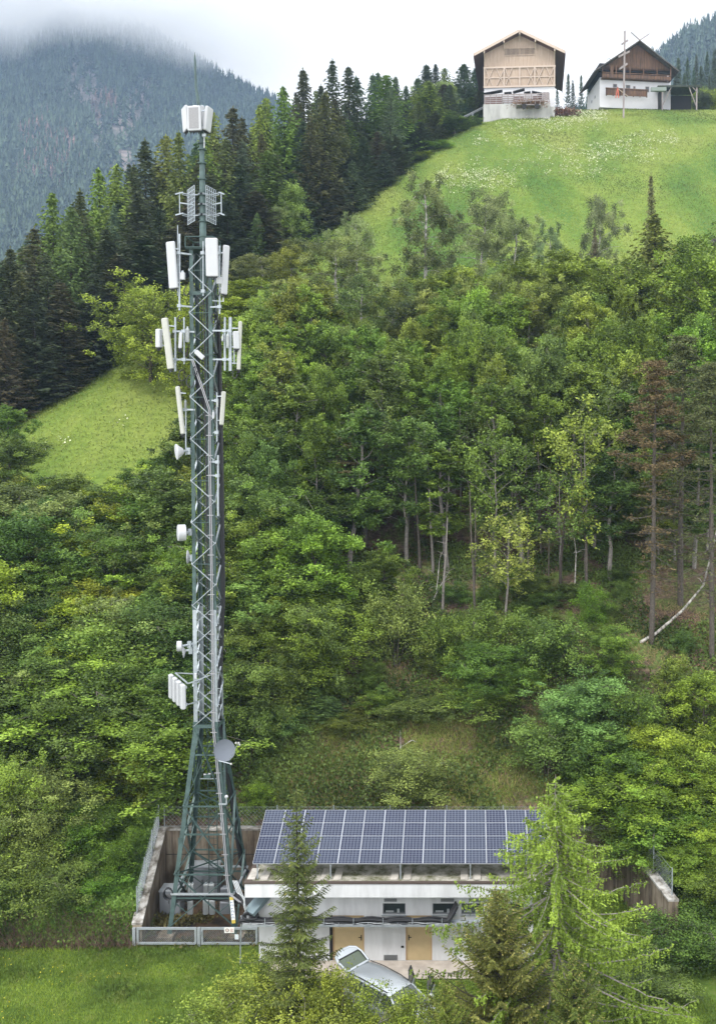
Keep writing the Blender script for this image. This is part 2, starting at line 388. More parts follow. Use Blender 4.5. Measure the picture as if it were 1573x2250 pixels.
M['conc'] = concrete_mat('stained_concrete'); M['cap'] = concrete_mat('weathered_coping', False)
def slant_wall(name, pin, pout, ztops, label, cap_w=.1):
    """pin/pout: inner and outer plan points front->back, ztops heights at those points"""
    root = empty(name, (pin[0][0], pin[0][1], 0)); root_loc = Vector(root.location); mb = MB(); mb.M = Matrix.Translation(-root_loc)
    n = len(pin); vs = []
    for (a, b, z) in zip(pin, pout, ztops): vs += [(a[0], a[1], -.6), (b[0], b[1], -.6), (b[0], b[1], z), (a[0], a[1], z)]
    fs = []
    for i in range(n-1):
        q = i*4
        for k in range(4): fs.append((q+k, q+(k+1) % 4, q+4+(k+1) % 4, q+4+k))
    fs += [(3, 2, 1, 0), (n*4-4, n*4-3, n*4-2, n*4-1)]
    mb.add(vs, fs); mb.build('wall', M['conc'], root)
    mb = MB(); mb.M = Matrix.Translation(-root_loc); vs = []
    for (a, b, z) in zip(pin, pout, ztops):
        a = Vector((a[0], a[1])); b = Vector((b[0], b[1])); d = (b-a).normalized()*.03; a = a-d; b = b+d
        vs += [(a.x, a.y, z+.003), (b.x, b.y, z+.003), (b.x, b.y, z+.09), (a.x, a.y, z+.09)]
    mb.add(vs, fs); mb.build('coping', M['cap'], root)
    tag(root, label, 'retaining wall'); return root
def yy(a, b, n): return [a+(b-a)*i/(n-1) for i in range(n)]
Ys = yy(41.05, WALL_Y-.01, 5); zf = P(284, 2028, 41.05).z-.09; zb = P(343, 1821, WALL_Y).z-.09
slant_wall('retaining_wall', [(xl(y), y) for y in Ys], [(xl(y)-WT, y) for y in Ys], [zf+(zb-zf)*((y-41.05)/(WALL_Y-41.05)) for y in Ys], 'stained concrete retaining wall sloping down beside the mast yard')
bx0 = xl(WALL_Y)-WT; bx1 = xr(WALL_Y)+WT
root = empty('retaining_wall', (bx0, WALL_Y, 0)); mb = MB(); mb.box((0, .003, -.6), (bx1-bx0, WT, zb)); mb.build('wall', M['conc'], root)
mb = MB(); mb.box((0, -.012, 1.9), (bx1-bx0, 0, 1.94)); mb.build('joint', mat('wall_joint', (.03, .026, .022), .9), root)
mb = MB(); mb.box((0, -.02, zb+.003), (bx1-bx0, WT+.03, zb+.09)); mb.build('coping', M['cap'], root)
tag(root, 'dark stained concrete back wall behind the mast and the solar array', 'retaining wall')
Ys2 = yy(40.6, WALL_Y-.01, 5)
slant_wall('retaining_wall', [(xr(y), y) for y in Ys2][::1], [(xr(y)+WT, y) for y in Ys2], [2.2+(zb-2.2)*((y-40.6)/(WALL_Y-40.6)) for y in Ys2], 'board marked concrete retaining wall behind the larch, far from the mast')
# boulder toe beside the far wall
rs_ = random.Random(4)
M['stone'] = mat('dark_stone', (.06, .055, .05), .9, noise_amt=.6, nscale=3, bump=.5)
def rock(name, c, r, label, group=None):
    mb = MB(); vs = []; n = 9; fs = []
    for i in range(6):
        ph = -math.pi/2+math.pi*i/5
        for k in range(n):
            th = 2*math.pi*k/n; rr = r*(1+rs_.uniform(-.16, .16)); vs.append((rr*math.cos(ph)*math.cos(th), rr*.8*math.cos(ph)*math.sin(th), rr*.75*math.sin(ph)))
    for i in range(5):
        for k in range(n): fs.append((i*n+k, i*n+(k+1) % n, (i+1)*n+(k+1) % n, (i+1)*n+k))
    mb.add(vs, fs); o = mb.build(name, M['stone']); o.location = c; o.rotation_euler = (0, 0, rs_.uniform(0, 6)); tag(o, label, 'rock', group); return o
for i, (px, py, Y, r) in enumerate([(1502, 2055, 40.7, .35), (1530, 2078, 40.4, .3), (1560, 2098, 40.1, .34), (1515, 2108, 40.2, .24), (1545, 2125, 39.8, .28)]):
    p = P(px, py, Y); p.z = max(p.z, G(p.x, Y)-.05); rock('boulder', p, r, 'dark boulder stacked at the foot of the bank beside the board marked wall', 'boulders beside the far retaining wall')
# ---------------------------------------------------------------- wire fences on the walls
def wire_fence(label, pts, h, n_post, gap=.13, name='wire_fence', top=False):
    """pts: base line points"""
    pts = [Vector(p) for p in pts]; o0 = pts[0].copy(); root = empty(name, o0)
    ls = [(pts[i+1]-pts[i]).length for i in range(len(pts)-1)]; tot = sum(ls)
    def at(d):
        i = 0
        while i < len(ls)-1 and d > ls[i]: d -= ls[i]; i += 1
        return pts[i].lerp(pts[i+1], min(1, d/ls[i]))-o0
    for i in range(n_post):
        p = at(tot*i/(n_post-1)); MB().tube(p, p+Vector((0, 0, h+.08)), .028, n=6).build('post', M['galv'], root)
    mb = MB(); n = int(tot/gap)
    k = int(h/gap)
    for i in range(-k, n+1):       # two families of diagonal wires
        for s in (0, 1):
            a0 = max(0, i); a1 = min(n, i+k)
            if a1 <= a0: continue
            z0, z1 = (a0-i)*gap, (a1-i)*gap
            if s: z0, z1 = h-z0, h-z1
            A = at(min(tot, a0*gap))+Vector((0, 0, z0)); B = at(min(tot, a1*gap))+Vector((0, 0, z1)); mb.bar(A, B, .005)
    for z in (.03, h): 
        for i in range(len(pts)-1): mb.bar(pts[i]-o0+Vector((0, 0, z)), pts[i+1]-o0+Vector((0, 0, z)), .008)
    mb.build('wire_mesh', M['galv'], root); tag(root, label, 'fence'); return root
wl = [(xl(y)-WT*.75, y, zf+(zb-zf)*((y-41.05)/(WALL_Y-41.05))+.09) for y in (41.5, WALL_Y)]
wire_fence('wire mesh fence on the sloping retaining wall beside the mast yard', wl, 1.15, 4)
wire_fence('wire mesh fence along the back wall behind the mast and solar array', [(bx0+.3, WALL_Y+.25, zb+.09), (bx1-.3, WALL_Y+.25, zb+.09)], 1.0, 9, .2)
wr = [(xr(y)+WT*.7, y, 2.2+(zb-2.2)*((y-40.6)/(WALL_Y-40.6))+.09) for y in (40.9, WALL_Y)]
wire_fence('wire mesh fence on the board marked wall behind the larch', wr, 1.15, 4, .2)
# ---------------------------------------------------------------- yard gate
GY = 41.0
def gate():
    x0 = P(296, 2100, GY).x; x1 = P(438, 2100, GY).x; x2 = P(567, 2100, GY).x; zt = P(400, 2040, GY).z; zb_ = .12
    fr = empty('yard_gate', (x0, GY, 0)); tag(fr, 'galvanised double gate with wire mesh closing the mast yard', 'gate')
    def leaf(a, b):
        mb = MB(); w = .09
        for p, q in (((a, zb_), (b, zb_)), ((a, zt), (b, zt))): mb.bar((p[0]-x0, 0, p[1]), (q[0]-x0, 0, q[1]), w*.8, w)
        for xx in (a+w/2, b-w/2): mb.bar((xx-x0, .002, zb_), (xx-x0, .002, zt), w, w*.8)
        o = mb.build('gate_leaf', M['steel'], fr)
        m2 = MB(); g = .085; nx = int((b-a)/g)
        k = int((zt-zb_)/g)
        for i in range(-k, nx):
            for s in (0, 1):
                a0 = max(0, i); a1 = min(nx, i+k); z0 = (a0-i)*g; z1 = (a1-i)*g
                if s: z0 = (zt-zb_)-z0; z1 = (zt-zb_)-z1
                m2.bar((a-x0+a0*g, 0, zb_+z0), (a-x0+a1*g, 0, zb_+z1), .005)
        m2.build('wire_mesh', M['galv'], o); return o
    leaf(x0+.12, x1-.1); l2 = leaf(x1+.1, x2)
    for xx in (x0, x1): MB().bar((xx-x0, .01, -.3), (xx-x0, .01, zt+.03), .13, .13).build('gate_post', M['steel'], fr)
    mb = MB(); mb.cbox((x1+.12-x0, -.07, .62), (.05, .04, .16)); mb.build('lock', M['galv'], fr)
    # notice: white plate, round pictogram with a line drawing and grey text lines
    sx = P(493, 2038, GY-.1); ex = P(515, 2050, GY-.1)
    sg = empty('warning_sign', (sx.x, GY-.1, ex.z)); w_, h_ = ex.x-sx.x, sx.z-ex.z
    MB().box((0, 0, 0), (w_, .015, h_)).build('plate', mat('sign_white', (.75, .74, .70), .5), sg)
    m = MB(); m.M = Matrix.Translation((w_*.3, -.004, h_*.5)) @ Matrix.Rotation(R(90), 4, 'X'); m.lathe([(.0, 0), (h_*.33, 0), (h_*.33, .004), (0, .004)], 16); m.build('pictogram', mat('sign_black', (.03, .03, .03)), sg)
    m = MB(); m.M = Matrix.Translation((w_*.3, -.008, h_*.5)) @ Matrix.Rotation(R(90), 4, 'X'); m.lathe([(.0, 0), (h_*.25, 0), (h_*.25, .003), (0, .003)], 16); m.build('pictogram_disc', mat('sign_skin', (.6, .5, .45)), sg)
    m = MB()
    for i in range(4): m.box((w_*.6, -.005, h_*(.2+.17*i)), (w_*(.92-.07*(i % 2)), -.001, h_*(.26+.17*i)))
    m.build('text_lines', mat('sign_red', (.35, .1, .08)), sg)
    tag(sg, 'white notice plate with a round pictogram on the yard gate', 'sign')
    s2 = P(516, 2050, GY-.12); o = MB().box((0, 0, 0), (.17, .012, .22)).build('small_sign', mat('sign_pale', (.6, .65, .68), .5)); o.location = (s2.x, GY-.12, P(516, 2061, GY).z); tag(o, 'small pale plate hung below the notice on the yard gate', 'sign')
    # ground inside is bare and rusty
gate()
def lay(name, x0, x1, y0, y1, z, m, nx=20, ny=12, amp=.02):
    X, Y = np.meshgrid(np.linspace(x0, x1, nx), np.linspace(y0, y1, ny)); Z = z+vnoise(X, Y, .5, 3)*amp
    o = link(name, grid_mesh(name, X, Y, Z, m)); tag(o, kind='structure'); return o
lay('yard_ground', xl(41)+.02, -8.72, 41.1, WALL_Y-.01, .045, mat('rusty_gravel', (.08, .045, .02), .95, col2=(.022, .018, .014), nscale=1.6, bump=.5), 40, 30, .06)
lay('paved_path', -8.4, 1.2, 38.35, 39.72, .05, mat('pale_paving', (.42, .37, .32), .9, noise_amt=.25, nscale=2), 6, 3, .004)
# ---------------------------------------------------------------- equipment building
BY = 39.74; BX0 = P(569, 2050, BY).x; BX1 = P(1196, 2050, BY).x; FY = 39.05
def stucco(name, c):
    return mat(name, c, .85, noise_amt=.17, nscale=1.6, bump=.05, stretch=(1.6, 1.6, .3))
M['stucco'] = stucco('white_stucco', (.63, .64, .655)); M['door'] = mat('ochre_door_paint', (.50, .385, .215), .5, noise_amt=.08, nscale=2)
M['frame'] = mat('door_frame', (.45, .30, .16), .5); M['glass'] = mat('dark_glass', (.035, .045, .045), .08, spec=.7); M['louv'] = mat('grey_louvre', (.20, .21, .215), .5, .3)
def building():
    b = empty('equipment_building', (BX0, BY, 0)); tag(b, 'white flat roofed equipment building under the tilted solar array', 'building')
    W = BX1-BX0; zfb = P(800, 1972, FY).z; zft = P(800, 1942, FY).z; back = 45.0-BY
    X = lambda px: P(px, 2030, BY).x-BX0
    Z = lambda py: P(800, py, BY).z
    # openings in the front wall: list of (x0,x1,z0,z1)
    dz = 2.02
    ops = [(X(731), X(800), .02, dz), (X(891), X(949), .02, dz), (X(1090), X(1146), .02, dz)]
    wins = [(X(841), X(891), Z(2010), Z(1985)), (X(950), X(1001), Z(2010), Z(1985)), (X(1013), X(1062), Z(2010), Z(1985)), (X(1100), X(1150), Z(2010), Z(1985))]
    cuts = sorted(set([0, W]+[c for o in ops+wins for c in o[:2]])); mb = MB(); th = .3
    for a, c in zip(cuts[:-1], cuts[1:]):
        mid = (a+c)/2; sp = sorted([(o[2], o[3]) for o in ops+wins if o[0]-1e-4 <= mid <= o[1]+1e-4]); z = -.5
        for q0, q1 in sp:
            if q0 > z+.01: mb.box((a, 0, z), (c, th, q0))
            z = q1
        if z < zfb-.003: mb.box((a, 0, z), (c, th, zfb-.003))
    mb.box((0, th+.002, -.5), (.3, back, zfb-.003)); mb.box((W-.3, th+.002, -.5), (W, back, zfb-.003)); mb.box((.302, back-.3, -.5), (W-.302, back-.002, zfb-.003))
    mb.build('wall', M['stucco'], b)
    MB().box((-.02, -.03, -.3), (W+.02, -.004, .06)).build('plinth', mat('plinth_grey', (.35, .34, .32), .9), b)
    fx0 = P(538, 1950, FY).x-BX0; fx1 = P(1203, 1950, FY).x-BX0; fy = FY-BY
    MB().box((fx0, fy, zfb), (fx1, back+.5, zft)).build('roof', M['stucco'], b)
    MB().box((fx0-.03, fy-.03, zft), (fx1+.03, fy+.12, zft+.07)).box((fx0-.03, fy+.122, zft), (fx0+.25, back+.53, zft+.07)).box((fx1-.25, fy+.122, zft), (fx1+.03, back+.53, zft+.07)).box((fx0+.252, back+.25, zft), (fx1-.252, back+.53, zft+.07)).build('roof_edge_flashing', mat('brown_flashing', (.10, .075, .065), .5, .3), b)
    lay_x = np.linspace(fx0+.25, fx1-.25, 90); lay_y = np.linspace(fy+.11, back+.25, 50); Xm, Ym = np.meshgrid(lay_x, lay_y)
    g = link('roof_gravel', grid_mesh('roof_gravel', Xm, Ym, zft+.035+vnoise(Xm, Ym, .25, 5)*.05+vnoise(Xm, Ym, .09, 6)*.04, mat('roof_gravel_moss', (.42, .40, .35), .95, col2=(.10, .105, .05), nscale=2.2, bump=.4)), b)
    # doors
    for i, (a, c, z0, z1) in enumerate(ops):
        d = MB().box((a+.05, .05, z0), (c-.05, .10, z1-.05)).build('door', M['door'], b)
        MB().box((a, .02, z0), (a+.048, .12, z1)).box((c-.048, .02, z0), (c, .12, z1)).box((a+.05, .02, z1-.048), (c-.05, .12, z1)).build('door_frame', M['frame'], d)
        hx = a+.13 if i else c-.13
        mbh = MB(); mbh.box((hx-.02, .02, .92), (hx+.02, .048, 1.14)); mbh.bar((hx, .01, 1.05), (hx+(.12 if i else -.12), .01, 1.05), .02); mbh.build('handle', M['black'], d)
        if i == 1:
            cx = (a+c)/2-.05; t = MB(); t.prism([(cx-.07, 1.62), (cx+.07, 1.62), (cx, 1.75)], .038, .048); t.build('hazard_triangle', mat('sign_yellow', (.75, .45, .03), .5), d)
            t = MB(); t.box((cx-.05, .04, 1.50), (cx+.05, .048, 1.60)); t.build('door_notice', mat('notice_white', (.75, .73, .7)), d)
    MB().box((X(724), -.004, .05), (X(731), .1, dz)).build('recess_shade_strip', M['black'], b)  # black strip on the uncut wall, painting the shade of a recess
    for a, c, z0, z1 in wins:
        o = MB().box((a+.03, .12, z0+.03), (c-.03, .15, z1-.03)).build('window', M['glass'], b)
        MB().box((a, .08, z0), (a+.04, .16, z1)).box((c-.04, .08, z0), (c, .16, z1)).box((a+.042, .08, z0), (c-.042, .16, z0+.04)).box((a+.042, .08, z1-.04), (c-.042, .16, z1)).build('window_frame', M['louv'], o)
        MB().box((a-.04, -.05, z0-.03), (c+.04, .078, z0-.002)).build('window_sill', M['steel'], o)
        m = MB(); m.cbox(((a+c)/2-.2, .1, z0+.1), (.34, .03, .07)); m.cbox(((a+c)/2+.17, .1, z0+.13), (.1, .03, .16)); m.build('window_unit', M['rru'], o)
    def louvre(a, c, z0, z1, n):
        m = MB(); m.box((a, -.02, z0), (a+.03, -.004, z1)); m.box((c-.03, -.02, z0), (c, -.004, z1)); m.box((a+.032, -.02, z0), (c-.032, -.004, z0+.03)); m.box((a+.032, -.02, z1-.03), (c-.032, -.004, z1))
        for k in range(n):
            z = z0+.03+(z1-z0-.06)*(k+.5)/n; m.bar((a+.03, -.012, z), (c-.03, -.012, z), .02, (z1-z0)/n*.5)
        o = m.build('vent_grille', M['louv'], b); MB().box((a+.03, -.004, z0+.03), (c-.03, -.001, z1-.03)).build('vent_backing', M['black'], o)
    louvre(X(843), X(873), Z(2126), Z(2098), 9); louvre(X(844), X(872), Z(1981), Z(1974), 2); louvre(X(968), X(997), Z(1981), Z(1974), 2); louvre(X(1030), X(1056), Z(1981), Z(1974), 2)
    MB().box((X(881), -.03, Z(2082)), (X(887), -.004, Z(2078))).build('door_bell', M['black'], b)
    MB().box((X(1052), -.03, Z(2079)), (X(1058), -.004, Z(2075))).build('door_bell', M['black'], b)
    # slack cable under the eaves
    pts = [(X(590)+(X(1060)-X(590))*i/40, -.05, zfb-.1+.035*math.cos(i*.9)-.03*math.sin(i*.3)) for i in range(41)]
    MB().path(pts, .018, 5).build('eaves_cable', M['cable'], b)
    return b, zft
bld, ZR = building()
# cable tray along the front with thick black feeder cables
def tray():
    t = empty('cable_tray', (BX0, BY-.45, 0)); tag(t, 'steel cable tray full of black feeder cables along the building front', 'cable tray')
    TY = BY-.45; z0 = P(800, 2029, TY).z; xa = P(535, 2030, TY).x-BX0; xb = P(985, 2030, TY).x-BX0; m = MB()
    m.box((xa, -.22, z0-.03), (xb+1.6, .22, z0)); m.box((xa, -.24, z0-.03), (xb+1.6, -.222, z0+.05)); m.box((xa, .222, z0-.03), (xb+1.6, .24, z0+.05)); m.build('tray_channel', M['steel'], t)
    for k in range(14):
        xx = xa+.35+k*(xb-xa)/14; hh = .34 if k % 2 else .16
        mm = MB(); mm.bar((xx, -.25, z0-.03), (xx, -.25, z0+hh), .03, .015); mm.build('tray_hook', M['steel'], t)
        if k % 3 == 0: MB().box((xx-.02, .22, z0-.07), (xx+.02, .45, z0-.032)).build('bracket', M['galv'], t)
    rd = random.Random(8); m = MB()
    for k in range(13):
        r = rd.uniform(.025, .036); y = -.18+.36*(k % 7)/6; zz = z0+.04+.085*(k//7)+rd.uniform(0, .05); n = 44; pts = []
        for i in range(n+1):
            u = i/n; xx = xa-.15+(xb-xa+.1)*u; pts.append(Vector((xx, y+.02*math.sin(i*.5+k), zz+.05*abs(math.sin(u*6.283*3.5+.3))*(.5+.1*k)+rd.uniform(-.008, .008))))
        e = pts[-1]
        for j in range(1, 5): pts.append(e+Vector((.1*j+.05*math.sin(k), .08*j, .10*j*j**.25)))
        m.path(pts, r, 6)
    m.build('feeder_cable_bundle', M['cable'], t, True)
    m = MB()
    for k in range(3):
        pts = [(xa+(xb-xa)*i/60, -.20, z0+.05+.05*math.sin(i*.45+k*2)+.02*k) for i in range(61)]; m.path(pts, .012, 5)
    m.build('grey_cable', mat('grey_cable', (.35, .37, .38)), t, True)
    # duct from the mast to the eaves and loose cable coil
    a = P(585, 1965, BY-.1)-t.location; c = P(548, 2006, BY-.5)-t.location
    m = MB(); m.bar(a+Vector((0, .3, -.05)), c, .62, .16); m.build('cable_duct', mat('blue_grey_duct', (.16, .21, .23), .5, .3), t)
    m = MB()
    for k in range(7):
        cx = P(552, 2010+k*2.4, BY-.45)-t.location; pts = [cx+Vector((.35*math.cos(q*.35)*(1-.08*k), .1*math.sin(q*.35)+.03*k-.1, .1*math.sin(q*.35))) for q in range(17)]; m.path(pts, .03, 6)
    m.build('cable_coil', M['cable'], t, True)
    m = MB()
    for k in range(4):
        pts = [P(512+k*3, 1935, 41.2)-t.location, P(522+k*4, 1962+2*k, 40.6)-t.location, P(538, 1972+k*5, 40.0)-t.location, P(536+k*3, 1990+k*6, 39.4)-t.location, P(545+k*3, 2020+k*2, 39.3)-t.location]; m.path(pts, .02, 5)
    m.build('loose_cable', mat('light_cable', (.4, .42, .43)), t, True)
    m = MB(); m.bar(P(530, 2012, 39.4)-t.location, P(528, 2120, 39.4)-t.location, .05); m.bar(P(545, 1990, 39.3)-t.location, P(530, 2020, 39.3)-t.location, .04); m.build('tray_post', M['galv'], t)
tray()
# ---------------------------------------------------------------- solar array
def cells_mat():
    m = bpy.data.materials.new('solar_cells'); m.use_nodes = True; T = m.node_tree; n = T.nodes; l = T.links; b = n['Principled BSDF']
    g = n.new('ShaderNodeTexCoord'); s = n.new('ShaderNodeSeparateXYZ'); l.new(g.outputs['Object'], s.inputs[0])
    def lines(sock, k, wd):
        a = n.new('ShaderNodeMath'); a.operation = 'MULTIPLY'; a.inputs[1].default_value = k; l.new(sock, a.inputs[0])
        f = n.new('ShaderNodeMath'); f.operation = 'FRACT'; l.new(a.outputs[0], f.inputs[0])
        c = n.new('ShaderNodeMath'); c.operation = 'LESS_THAN'; c.inputs[1].default_value = wd; l.new(f.outputs[0], c.inputs[0]); return c.outputs[0]
    a = lines(s.outputs[0], 1/CELL, .11); c = lines(s.outputs[1], 1/CELLY, .11)
    mx = n.new('ShaderNodeMath'); mx.operation = 'MAXIMUM'; l.new(a, mx.inputs[0]); l.new(c, mx.inputs[1])
    oi = n.new('ShaderNodeObjectInfo'); r = n.new('ShaderNodeValToRGB'); r.color_ramp.elements[0].color = (.010, .013, .035, 1); r.color_ramp.elements[1].color = (.022, .028, .05, 1); l.new(oi.outputs['Random'], r.inputs[0])
    z = n.new('ShaderNodeTexNoise'); z.inputs['Scale'].default_value = 3; l.new(g.outputs['Object'], z.inputs[0])
    k = n.new('ShaderNodeMix'); k.data_type = 'RGBA'; l.new(mx.outputs[0], k.inputs[0]); l.new(r.outputs[0], k.inputs[6]); k.inputs[7].default_value = (.13, .15, .19, 1)
    l.new(k.outputs[2], b.inputs['Base Color']); b.inputs['Roughness'].default_value = .25; b.inputs['Specular IOR Level'].default_value = .3
    return m
def solar():
    YF = 39.35; fl = P(555, 1898, YF); fr = P(1209, 1898, YF); Yb = YF*1.070; bl = P(583, 1780, Yb)
    W = fr.x-fl.x; Lh = math.hypot(Yb-YF, bl.z-fl.z); tilt = math.atan2(bl.z-fl.z, Yb-YF)
    root = empty('solar_array', fl); root.rotation_euler = (tilt, 0, 0); tag(root, 'tilted array of dark blue solar panels on the flat white roof', 'solar array')
    global CELL, CELLY
    cw = W/14; ch = Lh/4; CELL = (cw-.04)/6; CELLY = (ch-.04)/6; cm = cells_mat(); al = mat('aluminium_frame', (.5, .52, .55), .4, .5); first = None
    for i in range(14):
        for j in range(4):
            if first is None:
                m = MB(); m.box((.012, .012, -.02), (cw-.012, ch-.012, .012)); first = m.build('solar_panel', cm, root)
                fm = MB(); e = .013; fm.box((0.004, 0, -.03), (e, ch-.004, .02)); fm.box((cw-e, 0, -.03), (cw-.004, ch-.004, .02)); fm.box((e+.001, 0, -.03), (cw-e-.001, e-.008, .02)); fm.box((e+.001, ch-e+.004, -.03), (cw-e-.001, ch-.004, .02)); ff = fm.build('panel_frame', al, first); o = first
            else:
                o = first.copy(); COL.objects.link(o); o.parent = root; f2 = ff.copy(); COL.objects.link(f2); f2.parent = o
            o.location = (i*cw, j*ch, 0)
    for k in range(1, 7): MB().box((2*k*cw-.008, 0, .002), (2*k*cw+.008, Lh, .026)).build('panel_seam', al, root)
    m = MB(); 
    for v in (.35, Lh-.35): m.box((0, v-.03, -.09), (W, v+.03, -.032))
    m.build('rail', M['galv'], root)
    inv = root.matrix_basis.inverted(); Mw = Matrix.Translation(fl) @ Matrix.Rotation(tilt, 4, 'X'); inv = Mw.inverted()
    slab = mat('ballast_slab', (.50, .47, .42), .9, noise_amt=.3, nscale=4)
    for px in (567, 727, 880, 1033, 1185):
        x = P(px, 1936, YF+.1).x
        m = MB(); m.M = inv
        m.bar((x, YF+.05, ZR+.05), (x, YF+.05, fl.z-.04), .05); m.bar((x, Yb-.3, ZR+.05), (x, Yb-.3, bl.z-.15), .05); m.bar((x, YF+.1, fl.z-.08), (x, Yb-.3, ZR+.1), .035); m.tube((x, YF+.05, fl.z-.12), (x, YF+.05, fl.z-.04), .045)
        m.build('support_post', M['galv'], root)
        for dx in (-.42, .12):
            m = MB(); m.M = inv; m.box((x+dx, YF-.05, ZR+.045), (x+dx+.32, YF+.95, ZR+.10)); m.build('ballast_slab', slab, root)
solar()
# ---------------------------------------------------------------- lattice mast
TX, TY = -11.87, 43.2
zW = P(451, 1595, 42.7).z; zG = P(444, 1330, 42.7).z; zT = P(436, 545, 42.7).z; zK = P(436, 521, 42.7).z
def hw(z):
    if z < zW: return 1.58+(.54-1.58)*(z/zW)
    return .54+(.49-.54)*(z-zW)/(zT-zW)
def corner(i, z):
    s = [(-1, -1), (1, -1), (1, 1), (-1, 1)][i]; h = hw(z); return Vector((s[0]*h, s[1]*h, z))
def mast():
    t = empty('lattice_mast', (TX, TY, 0)); tag(t, 'tall green and grey lattice telecom mast with a tube top and spike', 'telecom mast')
    MG_ = [M['green'], M['galv'], M['greend']]
    for i in range(4):
        m = MB(); sx, sy = [(-1, -1), (1, -1), (1, 1), (-1, 1)][i]
        for a, b, w_, mi in ((.15, zW, .20, 0), (zW, zG, .18, 1), (zG, zT, .165, 0)):
            m.mi = mi; p, q = corner(i, a), corner(i, b); t_ = .018      # rolled angle section
            m.bar(p-Vector((sx*w_/2, 0, 0)), q-Vector((sx*w_/2, 0, 0)), w_, t_); m.bar(p-Vector((sx*.012, sy*w_/2, 0)), q-Vector((sx*.012, sy*w_/2, 0)), t_, w_)
        n = 40
        for k in range(n):      # step bolts / splice plates
            z = .6+(zT-1)*k/n; c = corner(i, z); m.mi = 1 if zW < z < zG else 0
            if i in (1, 3): m.bar(c, c+Vector((sx*.14, 0, 0)), .02)
        for z in (zW, zG, zW*.45, (zG+zT)*.5):
            c = corner(i, z); m.mi = 0; m.cbox(c-Vector((sx*.08, 0, 0)), (.22, .035, .4))
        m.build('leg', MG_, t)
        MB().cbox((corner(i, 0).x, corner(i, 0).y, .05), (.7, .7, .3)).build('footing', M['conc'], t)
    # bracing, one part per face
    up = []; z = zW; step = (zG-zW)/6
    while z < zT-.3: up.append(z); z += step*(1 if z < zG-.1 else 1.02)
    up.append(zT)
    low = [.45, zW*.30, zW*.62, zW]
    for f in range(4):
        a, b = f, (f+1) % 4; m = MB()
        nrm = (Vector((0, -1, 0)), Vector((1, 0, 0)), Vector((0, 1, 0)), Vector((-1, 0, 0)))[f]
        for k in range(len(up)-1):
            z0, z1 = up[k], up[k+1]; m.mi = 1
            w_ = .075
            if k % 2 == f % 2: m.bar(corner(a, z0)+nrm*.01, corner(b, z1)+nrm*.01, w_, .03)
            else: m.bar(corner(b, z0)+nrm*.01, corner(a, z1)+nrm*.01, w_, .03)
            if z0 < zG-.1:
                if k % 2 == f % 2: m.bar(corner(b, z0)-nrm*.03, corner(a, z1)-nrm*.03, w_*.8, .02)
                else: m.bar(corner(a, z0)-nrm*.03, corner(b, z1)-nrm*.03, w_*.8, .02)
            if k > 6 and k % 2 == 0: m.mi = 0; m.bar(corner(a, z0), corner(b, z0), .045, .03)
        m.mi = 0; m.bar(corner(a, zW)+nrm*.03, corner(b, zW)+nrm*.03, .02, .16)
        m.bar(corner(a, zT)+nrm*.03, corner(b, zT)+nrm*.03, .02, .12); m.bar(corner(a, zT-2.0)+nrm*.03, corner(b, zT-2.0)+nrm*.03, .03, .16)
        for k in range(3):
            z0, z1 = low[k], low[k+1]; m.mi = 0
            m.bar(corner(a, z0)+nrm*.01, corner(b, z1)+nrm*.01, .10, .02); m.bar(corner(b, z0)-nrm*.02, corner(a, z1)-nrm*.02, .10, .02)
            zm = z0+(z1-z0)*hw(z0)/(hw(z0)+hw(z1)); m.bar(corner(a, zm)-nrm*.05, corner(b, zm)-nrm*.05, .05, .07)
            # secondary members inside the panel
            for q in (a, b):
                c = (corner(a, zm)+corner(b, zm))/2; e = corner(q, z0).lerp(corner(q, z1), .5); d = corner(q, z0).lerp(corner((b if q == a else a), z1), .28); m.bar(e-nrm*.08, d-nrm*.08, .045, .03)
            if k: m.bar(corner(a, z0)+nrm*.04, corner(b, z0)+nrm*.04, .03, .07)
        m.build('bracing', MG_, t)
    # plan bracing and head frame
    m = MB()
    for z in (zW, zW*.62, zW*.30, zT): m.bar(corner(0, z), corner(2, z), .05); m.bar(corner(1, z), corner(3, z), .05)
    m.build('plan_bracing', M['greend'], t)
    m = MB(); h = .62
    for z in (zT+.02, zK):
        for i in range(4):
            s = [(-1, -1), (1, -1), (1, 1), (-1, 1)]; p = Vector((s[i][0]*h, s[i][1]*h, z)); q = Vector((s[(i+1) % 4][0]*h, s[(i+1) % 4][1]*h, z)); m.bar(p, q, .06, .05)
            if z < zK: m.bar(p, p+Vector((0, 0, zK-z)), .05)
    m.box((-h, -h, zT-.05), (h, h, zT-.03)); m.build('head_platform', M['greend'], t)
    # tube mast, flanges, spike
    zc = P(433, 292, 43.2).z; m = MB(); m.lathe([(.0, zT-2.1), (.15, zT-2.1), (.15, P(433, 490, 43.2).z), (.135, P(433, 488, 43.2).z), (.125, P(433, 370, 43.2).z), (.115, P(433, 368, 43.2).z), (.105, zc), (0, zc)], 16)
    for py in (488, 452, 430, 395, 360, 330, 316):
        z = P(433, py, 43.2).z; m.lathe([(.1, z), (.19, z), (.19, z+.05), (.1, z+.05)], 16); m.bar((-.22, 0, z+.2), (.22, 0, z+.2), .02)
    m.build('tube_mast', M['green'], t, True)
    zs = P(430, 115, 43.2).z; m = MB(); o = P(430, 232, 43.2).x-TX; m.path([(0.0, 0, zc), (o*.5, 0, P(430, 230, 43.2).z), (o*.9, 0, P(430, 190, 43.2).z), (o, 0, zs-.3), (o, 0, zs)], [.085, .075, .055, .045, .006], 8); m.build('spike', M['green'], t, True)
    # ladder inside
    m = MB(); lx = .05
    for sx in (-.2, .2): m.bar((lx+sx, .3, .3), (lx+sx, .15, zT), .035)
    z = .5
